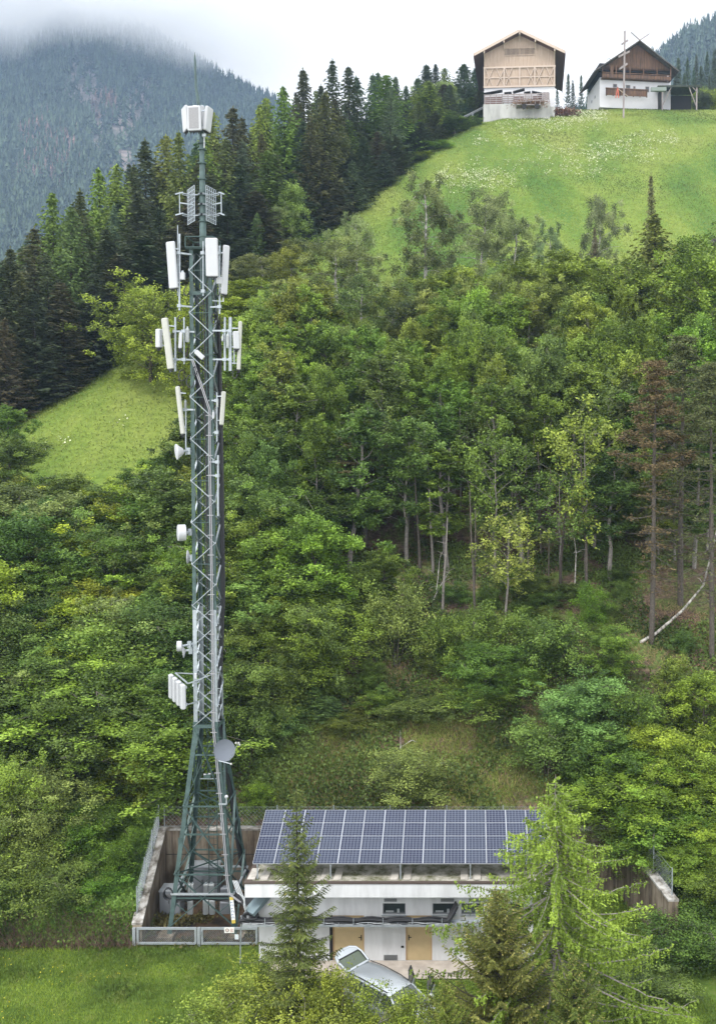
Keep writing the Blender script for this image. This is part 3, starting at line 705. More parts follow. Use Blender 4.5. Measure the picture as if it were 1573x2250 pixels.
    while z < zT: m.bar((lx-.2, .3-.15*z/zT, z), (lx+.2, .3-.15*z/zT, z), .022); z += .3
    m.build('ladder', M['greend'], t)
    # second rung column beside the front leg
    m = MB(); 
    pl = lambda z: corner(1, z)+Vector((-.26, .03, 0))
    zs_ = [1.2+(zT-2.6)*k/30 for k in range(31)]
    # pale conduit pair on the front face
    zc0 = P(456, 900, 42.6).z; pts = [corner(1, z)+Vector((-.20-.02*math.sin(z), -.09, 0)) for z in (2.6, 3.6, 5, zW*.6, zW, zW+3, (zW+zc0)/2, zc0-2, zc0)]
    pts = [Vector((1.75, -1.75, 1.75)), Vector((1.25, -1.68, 2.1))]+pts+[corner(0, zc0+2.2)+Vector((.1, -.09, 0))]
    for dx in (0, .07):
        m.path([p+Vector((dx, 0, 0)) for p in pts], .022, 6)
    z = 2.8
    while z < zc0: c = corner(1, z)+Vector((-.17, -.1, 0)); m.bar(c-Vector((.14, 0, 0)), c+Vector((.14, 0, 0)), .03); z += .9
    m.build('pale_conduit', mat('pale_conduit', (.30, .30, .32), .5, .3), t, True)
    # black feeder cables inside the rear corner, fanning out at the top
    rd = random.Random(5); m = MB()
    for k in range(18):
        ox = -.12-.035*(k % 5); oy = -.08-.05*(k//5); top = zT-2-rd.uniform(0, 9); pts = [Vector((2.3, .4+.06*k/6, 1.2+.03*k))]
        for z in (2.1, 3.2, 6, zW, zW+6, zW+12, top):
            if z <= top: pts.append(corner(2, z)+Vector((ox+.28*(z > zG), oy, 0)))
        pts.append(Vector((rd.choice([-1, 1])*rd.uniform(.3, .6), rd.uniform(-.5, 0), top+rd.uniform(.4, 1.2))))
        m.path(pts, rd.uniform(.022, .036), 5)
    for k in range(9):
        px0 = 425+k*3; pts = [P(430+rd.uniform(-8, 8), 800, 43)-t.location, P(432+k*1.5, 850, 42.9)-t.location, P(445+k*2, 890, 43)-t.location, P(462, 930, 43.2)-t.location, P(468, 1000, 43.4)-t.location]; m.path(pts, .028, 5)
    for k in range(9):
        ox = -.42+.045*k; top = zT-1-rd.uniform(0, 3); m.path([corner(1, z)+Vector((ox+.02*math.sin(z*1.3+k), .16+.04*(k % 3), 0)) for z in (zG-2+k*.6, zG+3, zG+6, zG+9, (zG+zT)/2, zT-6, top)], .026, 5)
    m.build('feeder_cables', M['cable'], t, True)
    # cable loops at the antenna levels
    for (cx, cy, r) in ((400, 825, 12), (428, 815, 9), (392, 858, 10), (418, 838, 14), (471, 700, 12), (516, 822, 9), (478, 640, 10), (410, 640, 10), (395, 700, 7), (440, 660, 12)):
        pts = [P(cx+r*math.cos(q*.45)*.6+q*.1, cy+r*math.sin(q*.45), 42.55)-t.location for q in range(12)]; m = MB(); m.path(pts, .024, 5); m.build('cable_loop', M['cable'], t, True)
    # cable tray, pale vertical cable tray on the front leg seen as toothed column
    m = MB(); z = zW+.4
    while z < zT-2: 
        c = corner(1, z)+Vector((-.30, .1, 0)); m.bar(c, c+Vector((-.0, .25, 0)), .03); m.bar(c+Vector((.06, 0, 0)), c-Vector((.06, 0, 0)), .025, .05); z += .28
    m.bar(corner(1, zW+.3)+Vector((-.30, .1, 0)), corner(1, zT-2)+Vector((-.30, .1, 0)), .05, .03); m.build('cable_ladder', M['greend'], t)
    # mid base work platform ring with black cables
    zr = P(450, 1967, 41.7).z; m = MB(); h = hw(zr)+.03
    for i in range(4):
        s = [(-1, -1), (1, -1), (1, 1), (-1, 1)]; m.bar((s[i][0]*h, s[i][1]*h, zr), (s[(i+1) % 4][0]*h, s[(i+1) % 4][1]*h, zr), .09, .07)
    m.build('base_ring', M['steel'], t)
    m = MB()
    for k in range(9):
        pts = [Vector((-h-.25+.05*k, -h+.1, zr-.1-.04*k)), Vector((-h+.3, -h+.12, zr-.16-.03*k)), Vector((0, -h+.12+.03*k, zr-.17-.03*k+.02*math.sin(k))), Vector((h*.7, -h+.12, zr-.14-.03*k)), Vector((h+.3, -h+.1, zr-.08-.05*k)), Vector((h+1.1, -h-.5, zr+.0-.04*k))]; m.path(pts, .034, 5)
    for k in range(5):
        a = k*.5; pts = [Vector((-h-.15+.22*math.cos(q*.5+a), -h+.05*k, zr-.02+.26*math.sin(q*.5+a))) for q in range(11)]; m.path(pts, .024, 5)
    m.build('ring_cables', M['cable'], t, True)
    # letter banner on the front leg: white strip with blue glyph blocks, yellow ends
    a = corner(1, P(515, 1976, 41.5).z)+Vector((-.05, -.10, 0)); b = corner(1, P(519, 2031, 41.5).z)+Vector((-.05, -.10, 0)); d = (b-a)
    m = MB(); m.bar(a, b, .17, .012); bn = m.build('letter_strip', mat('strip_white', (.72, .72, .70), .5), t)
    m = MB(); m.bar(a+Vector((0, -.012, 0)), a+d*.12+Vector((0, -.012, 0)), .172, .008); m.bar(a+d*.87+Vector((0, -.012, 0)), b+Vector((0, -.012, 0)), .172, .008); m.build('strip_ends', mat('strip_yellow', (.55, .42, .08), .5), bn)
    m = MB()
    for k in range(6):
        c = a+d*(.18+.115*k)+Vector((0, -.012, 0)); e = a+d*(.245+.115*k)+Vector((0, -.012, 0))
        off = Vector((.045, 0, 0)); m.bar(c-off, e-off, .02, .008)
        if k % 2: m.bar(c+off, e+off, .02, .008); m.bar(c-off, c+off, .02, .008)
        else: m.bar(c+off, (c+e)/2, .02, .008); m.bar(c-off, (c+e)/2, .02, .008)
    m.build('strip_letters', mat('strip_blue', (.05, .13, .32), .5), bn)
    return t
mast()
# ---------------------------------------------------------------- antennas
def oriented(top, bot, w, d, az, bev=.03):
    """matrix + size of a box whose long axis runs bot->top and whose face looks toward azimuth az (0 = toward the camera, + = to the right)"""
    up = (top-bot); L_ = up.length; up.normalize(); f = Vector((math.sin(az), -math.cos(az), 0)); f = (f-up*f.dot(up)).normalized(); s = f.cross(up)*-1
    Mx = Matrix.Identity(4)
    for r in range(3): Mx[r][0] = s[r]; Mx[r][1] = -f[r]; Mx[r][2] = up[r]
    return Mx, L_
def panel(name, top, bot, Y, w, d, az, label, m='white', mount=None, group=None, cat='antenna', grille=False, clamps=True, bev=.035, dz=0):
    T_ = P(*top, Y); B_ = P(*bot, Y+dz); c = (T_+B_)/2; root = empty(name, c); Mx, L_ = oriented(T_, B_, w, d, R(az))
    mb = MB(); mb.M = Mx; mb.cbox((0, 0, 0), (w, d, L_), bev); mb.build('radome', M[m], root)
    if grille:
        mb = MB(); mb.M = Mx; mb.box((-w*.36, -d/2-.008, -L_*.42), (w*.36, -d/2-.002, L_*.42)); mb.build('grille', M['grille'], root)
    mb = MB(); mb.M = Mx; mb.cbox((0, 0, -L_/2-.02), (w*.8, d*.8, .04))
    for q in range(4): mb.tube((-w*.28+q*w*.19, 0, -L_/2-.14), (-w*.28+q*w*.19, 0, -L_/2-.03), .017, n=5)
    mb.build('connector_plate', M['black'], root)
    if clamps:
        mb = MB(); mb.M = Mx
        for v in (-.36, .36): mb.box((-w*.2, d/2+.002, L_*v-.04), (w*.2, d/2+.10, L_*v+.04))
        mb.M = None
        if mount is not None:
            for v in (-.36, .36):
                p = Mx @ Vector((0, d/2+.08, L_*v)); q = Vector((mount[0]-c.x, mount[1]-c.y, p.z)); mb.bar(p, q, .05)
        mb.build('bracket', M['steel'], root)
    tag(root, label, cat, group); return root
def box_unit(name, x0, x1, y0, y1, Y, d, az, label, m='rru', fins=True, group=None, cat='radio unit'):
    Tt = P((x0+x1)/2, y0, Y); Bb = P((x0+x1)/2, y1, Y); w = (x1-x0)*Y/F; c = (Tt+Bb)/2; root = empty(name, c); Mx, L_ = oriented(Tt, Bb, w, d, R(az)); mb = MB(); mb.M = Mx
    mb.cbox((0, 0, 0), (w, d, L_), min(w, d)*.12); mb.build('housing', M[m], root)
    if fins:
        mb = MB(); mb.M = Mx
        for k in range(7): mb.box((-w*.42+k*w*.13, -d/2-.03, -L_*.4), (-w*.42+k*w*.13+.012, -d/2-.002, L_*.4))
        mb.build('cooling_fins', M[m], root)
    mb = MB(); mb.M = Mx; mb.bar((0, 0, L_/2), (0, 0, L_/2+.09), w*.5, .02); mb.box((-w*.3, d/2+.002, -.08), (w*.3, d/2+.08, .08)); mb.build('hanger', M['galv'], root)
    tag(root, label, cat, group); return root
mt = (TX, TY)
# head sectors round the tube top
for (tx, bx_, y0, y1, w_, az, lab, g, dY) in ((427, 428.5, 233, 288, .62, -6, 'white sector panel with a grey grille facing out below the spike', True, -.42), (406, 410.5, 235, 288, .62, -58, 'white sector panel on the mountain side of the mast head', False, -.12), (460.5, 454, 236, 289, .50, 74, 'white sector panel on the building side of the mast head', False, -.1), (436, 435, 232, 286, .55, 176, 'white sector panel at the back of the mast head, seen through the gap', False, .45)):
    panel('sector_antenna', (tx, y0), (bx_, y1), TY+dY, w_, .16, az, lab, mount=mt, grille=g)
r_ = empty('rod_antenna', P(449, 300, 43)); mb = MB(); mb.tube((0, 0, 0), (0, 0, -.5), .025); mb.build('rod', M['white'], r_); mb = MB(); mb.cbox((0, 0, .05), (.16, .12, .12)); mb.bar((0, 0, .05), (TX-r_.location.x, TY-r_.location.y, .0), .035); mb.bar((0, 0, -.22), (TX-r_.location.x, TY-r_.location.y, -.22), .02); mb.build('bracket', M['galv'], r_); tag(r_, 'short white rod antenna hanging under the mast head panels', 'antenna')
# dipole arrays on both sides of the tube
def dipole(s, lab):
    zc = P(433, 450, TY).z; r = empty('dipole_array', (TX, TY, zc)); G_ = M['galv']
    cx = s*.26; a = Vector((cx, -.35, 0)); b = Vector((cx+(.20 if s > 0 else -.56), .5, 0)); hh = .78; m = MB()
    for k in range(6): p = a.lerp(b, k/5); m.tube(p-Vector((0, 0, hh)), p+Vector((0, 0, hh)), .016, n=6)
    for k in range(10): z = -hh+2*hh*k/9; m.bar(a+Vector((0, 0, z)), b+Vector((0, 0, z)), .025)
    m.build('reflector', G_, r)
    m = MB()
    for z in (.46, -.46):
        mid = (a+b)/2; e = Vector((s*.93, -.35, z)); m.bar(Vector((mid.x, mid.y, z)), e, .04); m.bar(e+Vector((-s*.12, .1, .03)), e+Vector((s*.16, -.1, -.1)), .055); m.bar(Vector((mid.x, mid.y, z-.08)), e+Vector((-s*.1, .05, -.08)), .025)
        m.bar((0, 0, z), (mid.x, mid.y, z), .05)
    m.tube((s*.93, -.35, -.5), (s*.93, -.35, .48), .022); m.bar((a.x+s*.15, 0, 0), (s*.93, -.35, 0), .05); m.build('dipole_frame', G_, r)
    m = MB(); 
    for z in (.46, -.46, 0): m.lathe([(.17, z-.04), (.2, z-.04), (.2, z+.04), (.17, z+.04)], 14)
    m.build('clamp', G_, r); tag(r, lab, 'antenna')
dipole(-1, 'grey dipole cage on the mountain side of the mast tube'); dipole(1, 'grey dipole cage on the barn side of the mast tube')
# long support pipes
def pipe(name, x, y0, y1, Y, r, lab, arms=(), group=None, m='galv', x1=None):
    a = P(x, y0, Y); b = P(x if x1 is None else x1, y1, Y); o = empty(name, b); MB().tube((0, 0, 0), a-b, r).build('pipe', M[m], o)
    for py in arms:
        mb = MB()
        z = P(x, py, Y).z-b.z; q = Vector((TX-b.x, TY-b.y-.45, z)); q.x = max(-.5, min(.5, -q.x))*0+q.x*.55; mb.bar((0, 0, z), q, .09, .07); mb.cbox((0, 0, z), (.16, .16, .14)); mb.build('mounting_arm', M['galv'], o)
    tag(o, lab, 'mounting pipe', group)
pipe('mounting_pipe', 391, 495, 650, 42.5, .02, 'thin grey rod rising beside the upper flat panel antenna'); pipe('mounting_pipe', 395, 514, 682, 42.4, .045, 'thick pipe carrying the upper flat panel on the mountain side', (556, 672))
pipe('mounting_pipe', 447, 530, 650, 42.4, .03, 'pipe behind the broad upper panel antenna', (556, 640)); pipe('mounting_pipe', 483, 540, 690, 42.6, .04, 'pipe carrying the upper panel on the barn side', (556, 674))
pipe('mounting_pipe', 386, 697, 816, 42.6, .05, 'grey pipe nearest the cream panel on the mountain side of the middle level', (728, 790)); pipe('mounting_pipe', 405, 697, 800, 42.5, .035, 'short grey pipe beside the mast leg at the middle level', (728, 790)); pipe('mounting_pipe', 374, 730, 818, 42.9, .03, 'grey pipe hidden behind the cream panel of the middle level', (790,))
pipe('mounting_pipe', 494.5, 697, 814, 42.8, .05, 'inner grey pipe on the barn side of the middle level', (727, 790)); pipe('mounting_pipe', 506.5, 697, 815, 42.8, .075, 'thick outer grey pipe on the barn side of the middle level', (727, 790)); pipe('mounting_pipe', 515, 760, 800, 42.8, .03, 'short stub pipe beside the thick outer pipe')
pipe('mounting_pipe', 479.5, 1000, 1134, 42.5, .045, 'spare grey pipe clamped to the mast leg below the antennas', (1015, 1045)); pipe('mounting_pipe', 409, 880, 1000, 42.6, .03, 'pipe behind the lower slim panel on the mountain side', (900,)); pipe('mounting_pipe', 477, 862, 970, 42.7, .035, 'pipe behind the lower slim panel on the barn side', (880, 950))
panel('panel_antenna', (375, 531), (382.5, 634), 42.2, .42, .14, -14, 'tall white flat panel on the mountain side at the top of the lattice', mount=(P(395, 560, 42.4).x, 42.4))
panel('panel_antenna', (465, 523), (467, 608), 41.9, .53, .14, 4, 'broad white flat panel facing out at the top of the lattice', mount=(P(455, 560, 42.5).x, 42.5))
panel('panel_antenna', (498, 539), (492.5, 647), 42.4, .30, .12, 42, 'narrow white flat panel on the barn side at the top of the lattice', mount=(P(483, 560, 42.6).x, 42.6))
panel('panel_antenna', (362, 699), (376, 811), 42.2, .31, .16, -20, 'tall cream panel leaning at the middle level on the mountain side', m='cream', mount=(P(386, 750, 42.6).x, 42.6))
panel('panel_antenna', (528.5, 706), (524.5, 813), 42.8, .16, .14, 30, 'tall cream panel at the middle level on the barn side', m='cream', mount=(P(507, 750, 42.8).x, 42.8))
panel('panel_antenna', (390.5, 849), (402.5, 954), 42.3, .21, .15, -30, 'slim cream panel below the middle level on the mountain side', m='cream', mount=(P(409, 900, 42.6).x, 42.6))
panel('panel_antenna', (492, 860), (487, 934), 42.4, .19, .13, 30, 'short slim cream panel below the middle level on the barn side', m='cream', mount=(P(477, 900, 42.7).x, 42.7))
panel('small_panel_antenna', (350, 723), (350, 764), 42.6, .28, .22, -30, 'small white box antenna outermost at the middle level on the mountain side', mount=(P(374, 750, 42.9).x, 42.9))
panel('small_panel_antenna', (518.5, 728), (520, 767), 42.7, .26, .2, 30, 'small white box antenna in front of the cream panel on the barn side', mount=(P(507, 750, 42.8).x, 42.8))
panel('small_panel_antenna', (398, 730), (396, 766), 42.3, .16, .1, -10, 'slim white unit between the middle level pipes on the mountain side', clamps=False)
box_unit('radio_unit', 396, 407, 599, 615, 42.3, .14, -10, 'small white radio box beside the upper flat panel on the mountain side', m='white', fins=False)
box_unit('radio_unit', 476, 488, 609, 624, 42.3, .14, 10, 'small white radio box between the broad and the narrow upper panels', m='white', fins=False)
box_unit('radio_unit', 498, 504, 735, 765, 42.7, .12, 0, 'grey radio box between the barn side pipes of the middle level'); box_unit('radio_unit', 488, 492, 738, 750, 42.7, .12, 0, 'tiny grey box on the inner barn side pipe')
box_unit('radio_unit', 409, 416, 722, 752, 42.5, .14, 0, 'grey radio box against the mast leg at the middle level')
o = box_unit('radio_unit', 434, 444, 768, 791, 42.2, .10, 0, 'tilted white box on a slanting rod in front of the lattice', m='white', fins=False); o.rotation_euler = (0, R(-48), 0)
box_unit('radio_unit', 467, 471, 905, 920, 42.4, .08, 0, 'small pale box on the mast leg beside the barn side slim panel', m='white', fins=False); box_unit('radio_unit', 476, 480, 880, 895, 42.4, .1, 0, 'small grey box behind the barn side slim panel')
box_unit('radio_unit', 406, 409, 882, 898, 42.5, .1, 0, 'small grey box behind the mountain side slim panel')
box_unit('radio_unit', 428, 433, 1479, 1491, 42.45, .1, 0, 'small pale junction box on the leg above the four white panels', m='white', fins=False)
r_ = empty('rod_antenna', P(491, 663, 42.4)); mb = MB(); mb.tube((0, 0, 0), (0, 0, .32), .035, .015); mb.build('rod', M['white'], r_); mb = MB(); mb.bar((0, 0, .02), (-.5, .1, .06), .03); mb.build('bracket', M['galv'], r_); tag(r_, 'tiny white cone antenna under the narrow upper panel', 'antenna')
# dishes and drums
def dish(name, px, py, Y, r, az, el, prof, m, lab, mount=True, feed=None, n=28):
    c = P(px, py, Y); o = empty(name, c); f = Vector((math.sin(R(az))*math.cos(R(el)), -math.cos(R(az))*math.cos(R(el)), math.sin(R(el)))); q = f.to_track_quat('Z', 'Y').to_matrix().to_4x4()
    mb = MB(); mb.M = q; mb.lathe([(a*r, b*r) for a, b in prof], n); mb.build('reflector', M[m], o, True)
    if feed: feed(o, q)
    if mount:
        mb = MB(); bk = q @ Vector((0, 0, prof[-1][1]*r)); sx = 1 if c.x < TX else -1; e = Vector((TX-sx*.5-c.x, TY-.45-c.y, bk.z)); mb.tube(bk, e, .05); mb.cbox(bk.lerp(e, .6), (.16, .16, .3)); mb.build('mount', M['galv'], o)
    tag(o, lab, 'dish'); return o
cone = [(0, .05), (.7, .04), (.97, .02), (1, -.06), (.96, -.14), (.7, -.4), (.35, -.85), (.12, -.95), (0, -.96)]
drum = [(0, .02), (.9, .015), (1, -.03), (1.0, -.86), (.93, -.93), (.2, -1.0), (0, -1.0)]
disc = [(0, .04), (.95, .02), (1, -.04), (.95, -.12), (.5, -.3), (.15, -.5), (0, -.5)]
dish('microwave_dish', 388, 993, 42.2, .355, -62, -6, cone, 'white', 'white conical microwave dish below the slim cream panels')
dish('drum_antenna', 391, 1171, 42.2, .37, -66, 0, drum, 'white', 'large white drum antenna halfway up the mast')
dish('microwave_dish', 412, 1224, 43.3, .33, -80, 0, disc, 'white', 'thin white round dish half hidden behind the mast leg')
dish('drum_antenna', 389, 1420, 42.2, .23, -75, 0, drum, 'white', 'small white drum antenna standing furthest out above the four panels')
dish('drum_antenna', 401, 1431, 42.6, .31, -72, -8, disc, 'white', 'white round dish between the small drum and the mast leg')
def feed(o, q):
    mb = MB(); mb.M = q; mb.bar((.2, -.42, 0), (.45, .2, .62), .03); mb.bar((-.3, -.4, 0), (.1, -.62, .5), .03); mb.build('feed_arm', M['galv'], o)
    for p in ((.36, .24, .62), (.48, .22, .62), (.52, .14, .60), (.08, -.62, .5)):
        mb = MB(); mb.M = q; mb.cbox(p, (.07, .09, .10), .015); mb.build('converter', M['cream'], o)
bowl = [(0, -.16), (.3, -.145), (.6, -.10), (.85, -.03), (1, .03), (1.0, -.01), (.85, -.08), (.6, -.16), (.3, -.21), (0, -.22)]
dish('satellite_dish', 493.5, 1649, 41.9, .49, 32, 18, bowl, 'dish', 'dark grey satellite dish at the mast waist', feed=feed)
# four white panels in a row
A_ = P(407, 1502, 42.2); B_ = P(381, 1480, 43.9); rl = empty('panel_rail', A_); d_ = B_-A_
mb = MB(); mb.bar((.1, 0, .03), d_+Vector((.1, 0, .03)), .05); mb.bar((.1, 0, -.95), d_+Vector((.1, 0, -.95)), .05); mb.bar((.1, .0, .0), (.5, .6, 0), .045); mb.bar(d_+Vector((.1, 0, .03)), (TX-A_.x-.5, TY-A_.y+.4, d_.z+.05), .045); mb.bar((.1, 0, -.95), (.45, .5, -.95), .045); mb.bar((.15, 0, .0), (1.25, .6, .35), .04); mb.build('rail', M['galv'], rl); tag(rl, 'grey steel rail holding the four white panels off the mast', 'bracket')
for k, lab in enumerate(('nearest the mast', 'second from the mast', 'third from the mast', 'furthest from the mast')):
    c = A_.lerp(B_, k/3*.98)+Vector((-.09, -.05, -.02)); o = empty('box_antenna', c); az = R(-62); mb = MB(); mb.M = Matrix.Rotation(az, 4, 'Z') @ Matrix.Identity(4); mb.cbox((0, 0, -.56), (.36, .22, 1.14), .05); mb.build('radome', M['white'], o)
    mb = MB(); mb.M = Matrix.Rotation(az, 4, 'Z'); mb.box((-.06, .113, -.2), (.06, .18, -.1)); mb.box((-.06, .113, -1.0), (.06, .18, -.9)); mb.build('bracket', M['galv'], o)
    tag(o, 'white upright box antenna on the low rail, %s' % lab, 'antenna', 'four white box antennas low on the mast')
# lamp, floodlight, base boxes
o = empty('globe_lamp', P(498, 1762, 42.0)); MB().tube((0, 0, -.1), (0, 0, .16), .03).build('stem', M['steel'], o); MB().lathe([(0, .16), (.06, .18), (.085, .24), (.06, .30), (0, .32)], 14).build('globe', M['white'], o, True); mb = MB(); mb.bar((0, 0, -.1), (-.35, 0, -.1), .08, .05); mb.build('bracket', M['galv'], o); tag(o, 'small lamp with a white globe on the mast leg', 'lamp')
o = empty('floodlight', P(456, 1708, 42.6)); mb = MB(); mb.cbox((0, 0, .06), (.34, .1, .2), .02); mb.build('housing', M['green'], o); MB().cbox((-.1, -.06, .16), (.1, .05, .05)).cbox((.12, -.06, .19), (.1, .05, .05)).build('lens', M['white'], o); MB().bar((-.35, .05, -.08), (.4, .05, -.08), .04).build('bracket', M['galv'], o); tag(o, 'small floodlight on a cross bar inside the splayed mast base', 'lamp')
for k, (x0, x1, y0, y1, Y, m_, lab) in enumerate(((414, 420, 1942, 1966, 43.4, 'rru', 'upper white remote radio unit nearest the cabinet, behind the base ring'), (421, 426, 1942, 1966, 43.4, 'rru', 'upper white remote radio unit, second from the cabinet'), (448, 458, 1942, 1967, 43.2, 'rru', 'upper white remote radio unit in the middle of the mast base'), (459, 471, 1942, 1966, 43.3, 'rru', 'upper white remote radio unit beside the middle one'),
    (485, 505, 1950, 1972, 43.6, 'cabinet', 'upper grey radio box near the building corner'), (413, 425, 1977, 2008, 42.6, 'rru', 'lower white remote radio unit nearest the cabinet'), (447, 459, 1976, 2008, 42.6, 'rru', 'lower white remote radio unit in the middle of the mast base'), (461, 473, 1976, 2008, 42.6, 'rru', 'lower white remote radio unit just beside the ladder foot'), (484, 506, 1980, 2007, 42.8, 'cabinet', 'lower grey radio box behind the letter strip leg'))):
    box_unit('remote_radio_unit', x0, x1, y0, y1, Y, .2, 8, lab, m=m_)
def cabinet(name, px0, px1, ytop, Y, d, lab):
    a = P(px0, ytop, Y); b = P(px1, ytop, Y); o = empty(name, (a.x, Y, .05)); w_ = b.x-a.x; h = a.z-.05
    MB().box((0, 0, 0), (w_, d, h)).build('body', M['cabinet'], o); MB().box((-.03, -.03, h+.002), (w_+.03, d+.03, h+.06)).build('lid', M['steel'], o)
    MB().box((.04, -.02, .06), (w_/2-.01, -.003, h-.05)).box((w_/2+.01, -.02, .06), (w_-.04, -.003, h-.05)).build('door', M['cabinet'], o); MB().box((w_/2-.05, -.05, h*.5), (w_/2-.03, -.021, h*.62)).build('handle', M['black'], o); tag(o, lab, 'cabinet')
cabinet('equipment_cabinet', 351, 396, 1960, 43.7, .75, 'grey equipment cabinet against the retaining wall beside the mast')
cabinet('equipment_cabinet', 414, 480, 1905, 45.2, .6, 'low grey cabinet against the back wall behind the mast')
# ---------------------------------------------------------------- tree builders
def leaf_quads(c, rs, ln, wd, axis=None, flat=.6):
    """rhomb leaves at points c (n,3); axis (n,3) or random"""
    n = len(c)
    if axis is None:
        axis = rs.normal(size=(n, 3)); axis[:, 2] = axis[:, 2]*.9-.1
    axis = axis/np.linalg.norm(axis, axis=1)[:, None]
    nr = rs.normal(size=(n, 3))*(1-flat); nr[:, 2] += flat*1.2
    s = np.cross(axis, nr); s = s/(np.linalg.norm(s, axis=1)[:, None]+1e-6)
    ln = ln*rs.uniform(.65, 1.3, n)[:, None]; wd = wd*rs.uniform(.7, 1.25, n)[:, None]
    V = np.empty((n, 4, 3)); V[:, 0] = c-axis*ln*.5; V[:, 1] = c+s*wd*.5; V[:, 2] = c+axis*ln*.5; V[:, 3] = c-s*wd*.5
    return V
def broadleaf(seed, H=10, W=6, leaves=16000, leaf=.17, limbs=16, bare=.22, stems=1, hang=0, clump=.2, profile='egg', barkmat='bark', sprig=1.0, thick=.016, name='tree', gap=.0):
    rs = np.random.RandomState(seed); rd = random.Random(seed)
    mb = MB(); clumps = []
    rad = W/2
    for st in range(stems):
        a0 = 2*math.pi*st/stems+rd.uniform(-.4, .4); lean = 0 if stems == 1 else rd.uniform(.12, .32)
        hh = H*(rd.uniform(.75, 1) if stems > 1 else 1)
        pts = []; wob = Vector((0, 0, 0))
        for i in range(8):
            t = i/7; wob += Vector((rd.uniform(-1, 1), rd.uniform(-1, 1), 0))*H*.012
            pts.append(Vector((math.cos(a0)*lean*hh*t, math.sin(a0)*lean*hh*t, hh*t*.95-.4*(i == 0)))+wob)
        r0 = H*thick/(stems**.4)
        mb.path(pts, [r0*(1-.9*i/7)**.9+.008 for i in range(8)], 6)
        def trunk(t):
            q = min(t, .999)*7; i = int(q); return pts[i].lerp(pts[i+1], q-i)
        nl = max(4, limbs//stems)
        for k in range(nl):
            t = bare+(0.97-bare)*(k+rd.uniform(.1, .9))/nl
            u = (t-bare)/(1-bare)
            pr = {'egg': math.sin(math.pi*min(1, .12+u*.84))**.7, 'cone': (1-u)**.75+.12, 'dome': (1-u**2.2)**.6+.1}[profile]
            ln = rad*pr*rd.uniform(.62, 1.15)*(1 if stems == 1 else .7)
            a = k*2.399+rd.uniform(-.5, .5)+st
            rise = rd.uniform(.45, 1.25)*(.6+u)
            b = trunk(t); p = [b]
            d = Vector((math.cos(a), math.sin(a), rise)).normalized()
            q = b.copy()
            for s in range(4):
                d = (d+Vector((rd.uniform(-.22, .22), rd.uniform(-.22, .22), rd.uniform(-.12, .12)-hang*.22))).normalized()
                q = q+d*ln*.3; p.append(q.copy())
            rr = r0*.42*(1-u*.6)
            mb.path(p, [rr, rr*.75, rr*.5, rr*.3, .006], 4, False)
            for s, ff in ((1, .75), (2, .95), (3, 1.), (4, .85)):
                if s == 1 and rd.random() < .4: continue
                for _ in range(2 if s > 1 else 1):
                    off = Vector((rd.gauss(0, 1), rd.gauss(0, 1), rd.gauss(0, 1.0)))*rad*.2
                    if rd.random() < gap: continue
                    c = p[s]+off; clumps.append((c, rad*clump*ff*rd.uniform(.65, 1.25), p[s]))
                    if rd.random() < .5: mb.path([p[s], c], [.014, .005], 3, False)
        tp = trunk(.97); clumps.append((tp+Vector((0, 0, .1)), rad*clump*.8, tp))
    tot = sum(c[1]**2 for c in clumps); V = []; T = []
    for c, r, o in clumps:
        n = max(12, int(leaves*r*r/tot)); ct = rd.random()**1.15
        nspr = max(3, int(7*sprig)); k = rs.randint(0, nspr, n)
        sd_ = rs.normal(size=(nspr, 3)); sd_[:, 2] = sd_[:, 2]*1.15+.35; sd_ /= np.linalg.norm(sd_, axis=1)[:, None]
        u = rs.uniform(0.1, 1.25, n)**.8
        pos = sd_[k]*(u*r)[:, None]+rs.normal(size=(n, 3))*r*.26
        if hang:
            dn = rs.uniform(0, 1, n)**1.3*hang*r*1.5; pos[:, 2] -= dn
            pos[:, :2] += np.array([c.x, c.y])/(math.hypot(c.x, c.y)+.5)*0.12*dn[:, None]
        ax = None
        if hang > .5: ax = rs.normal(size=(n, 3))*.5; ax[:, 2] -= 1
        V.append(leaf_quads(pos+np.array(c), rs, leaf, leaf*.62, ax, .2 if hang else .32))
        tt = np.clip(.42+(ct-.5)*.85+rs.normal(size=nspr)[k]*.17+rs.normal(size=n)*.12, 0, 1); T.append(tt)
    V = np.concatenate(V).reshape(-1, 3); T = np.concatenate(T)
    root = empty(name)
    mb.build('trunk', M[barkmat], root, True)
    link('crown', quads_mesh('crown', V, M['leaf'], T), root)
    root['h'] = float(V[:, 2].max()); root['w'] = float(np.percentile(np.abs(V[:, :2]), 97)*2)
    return root
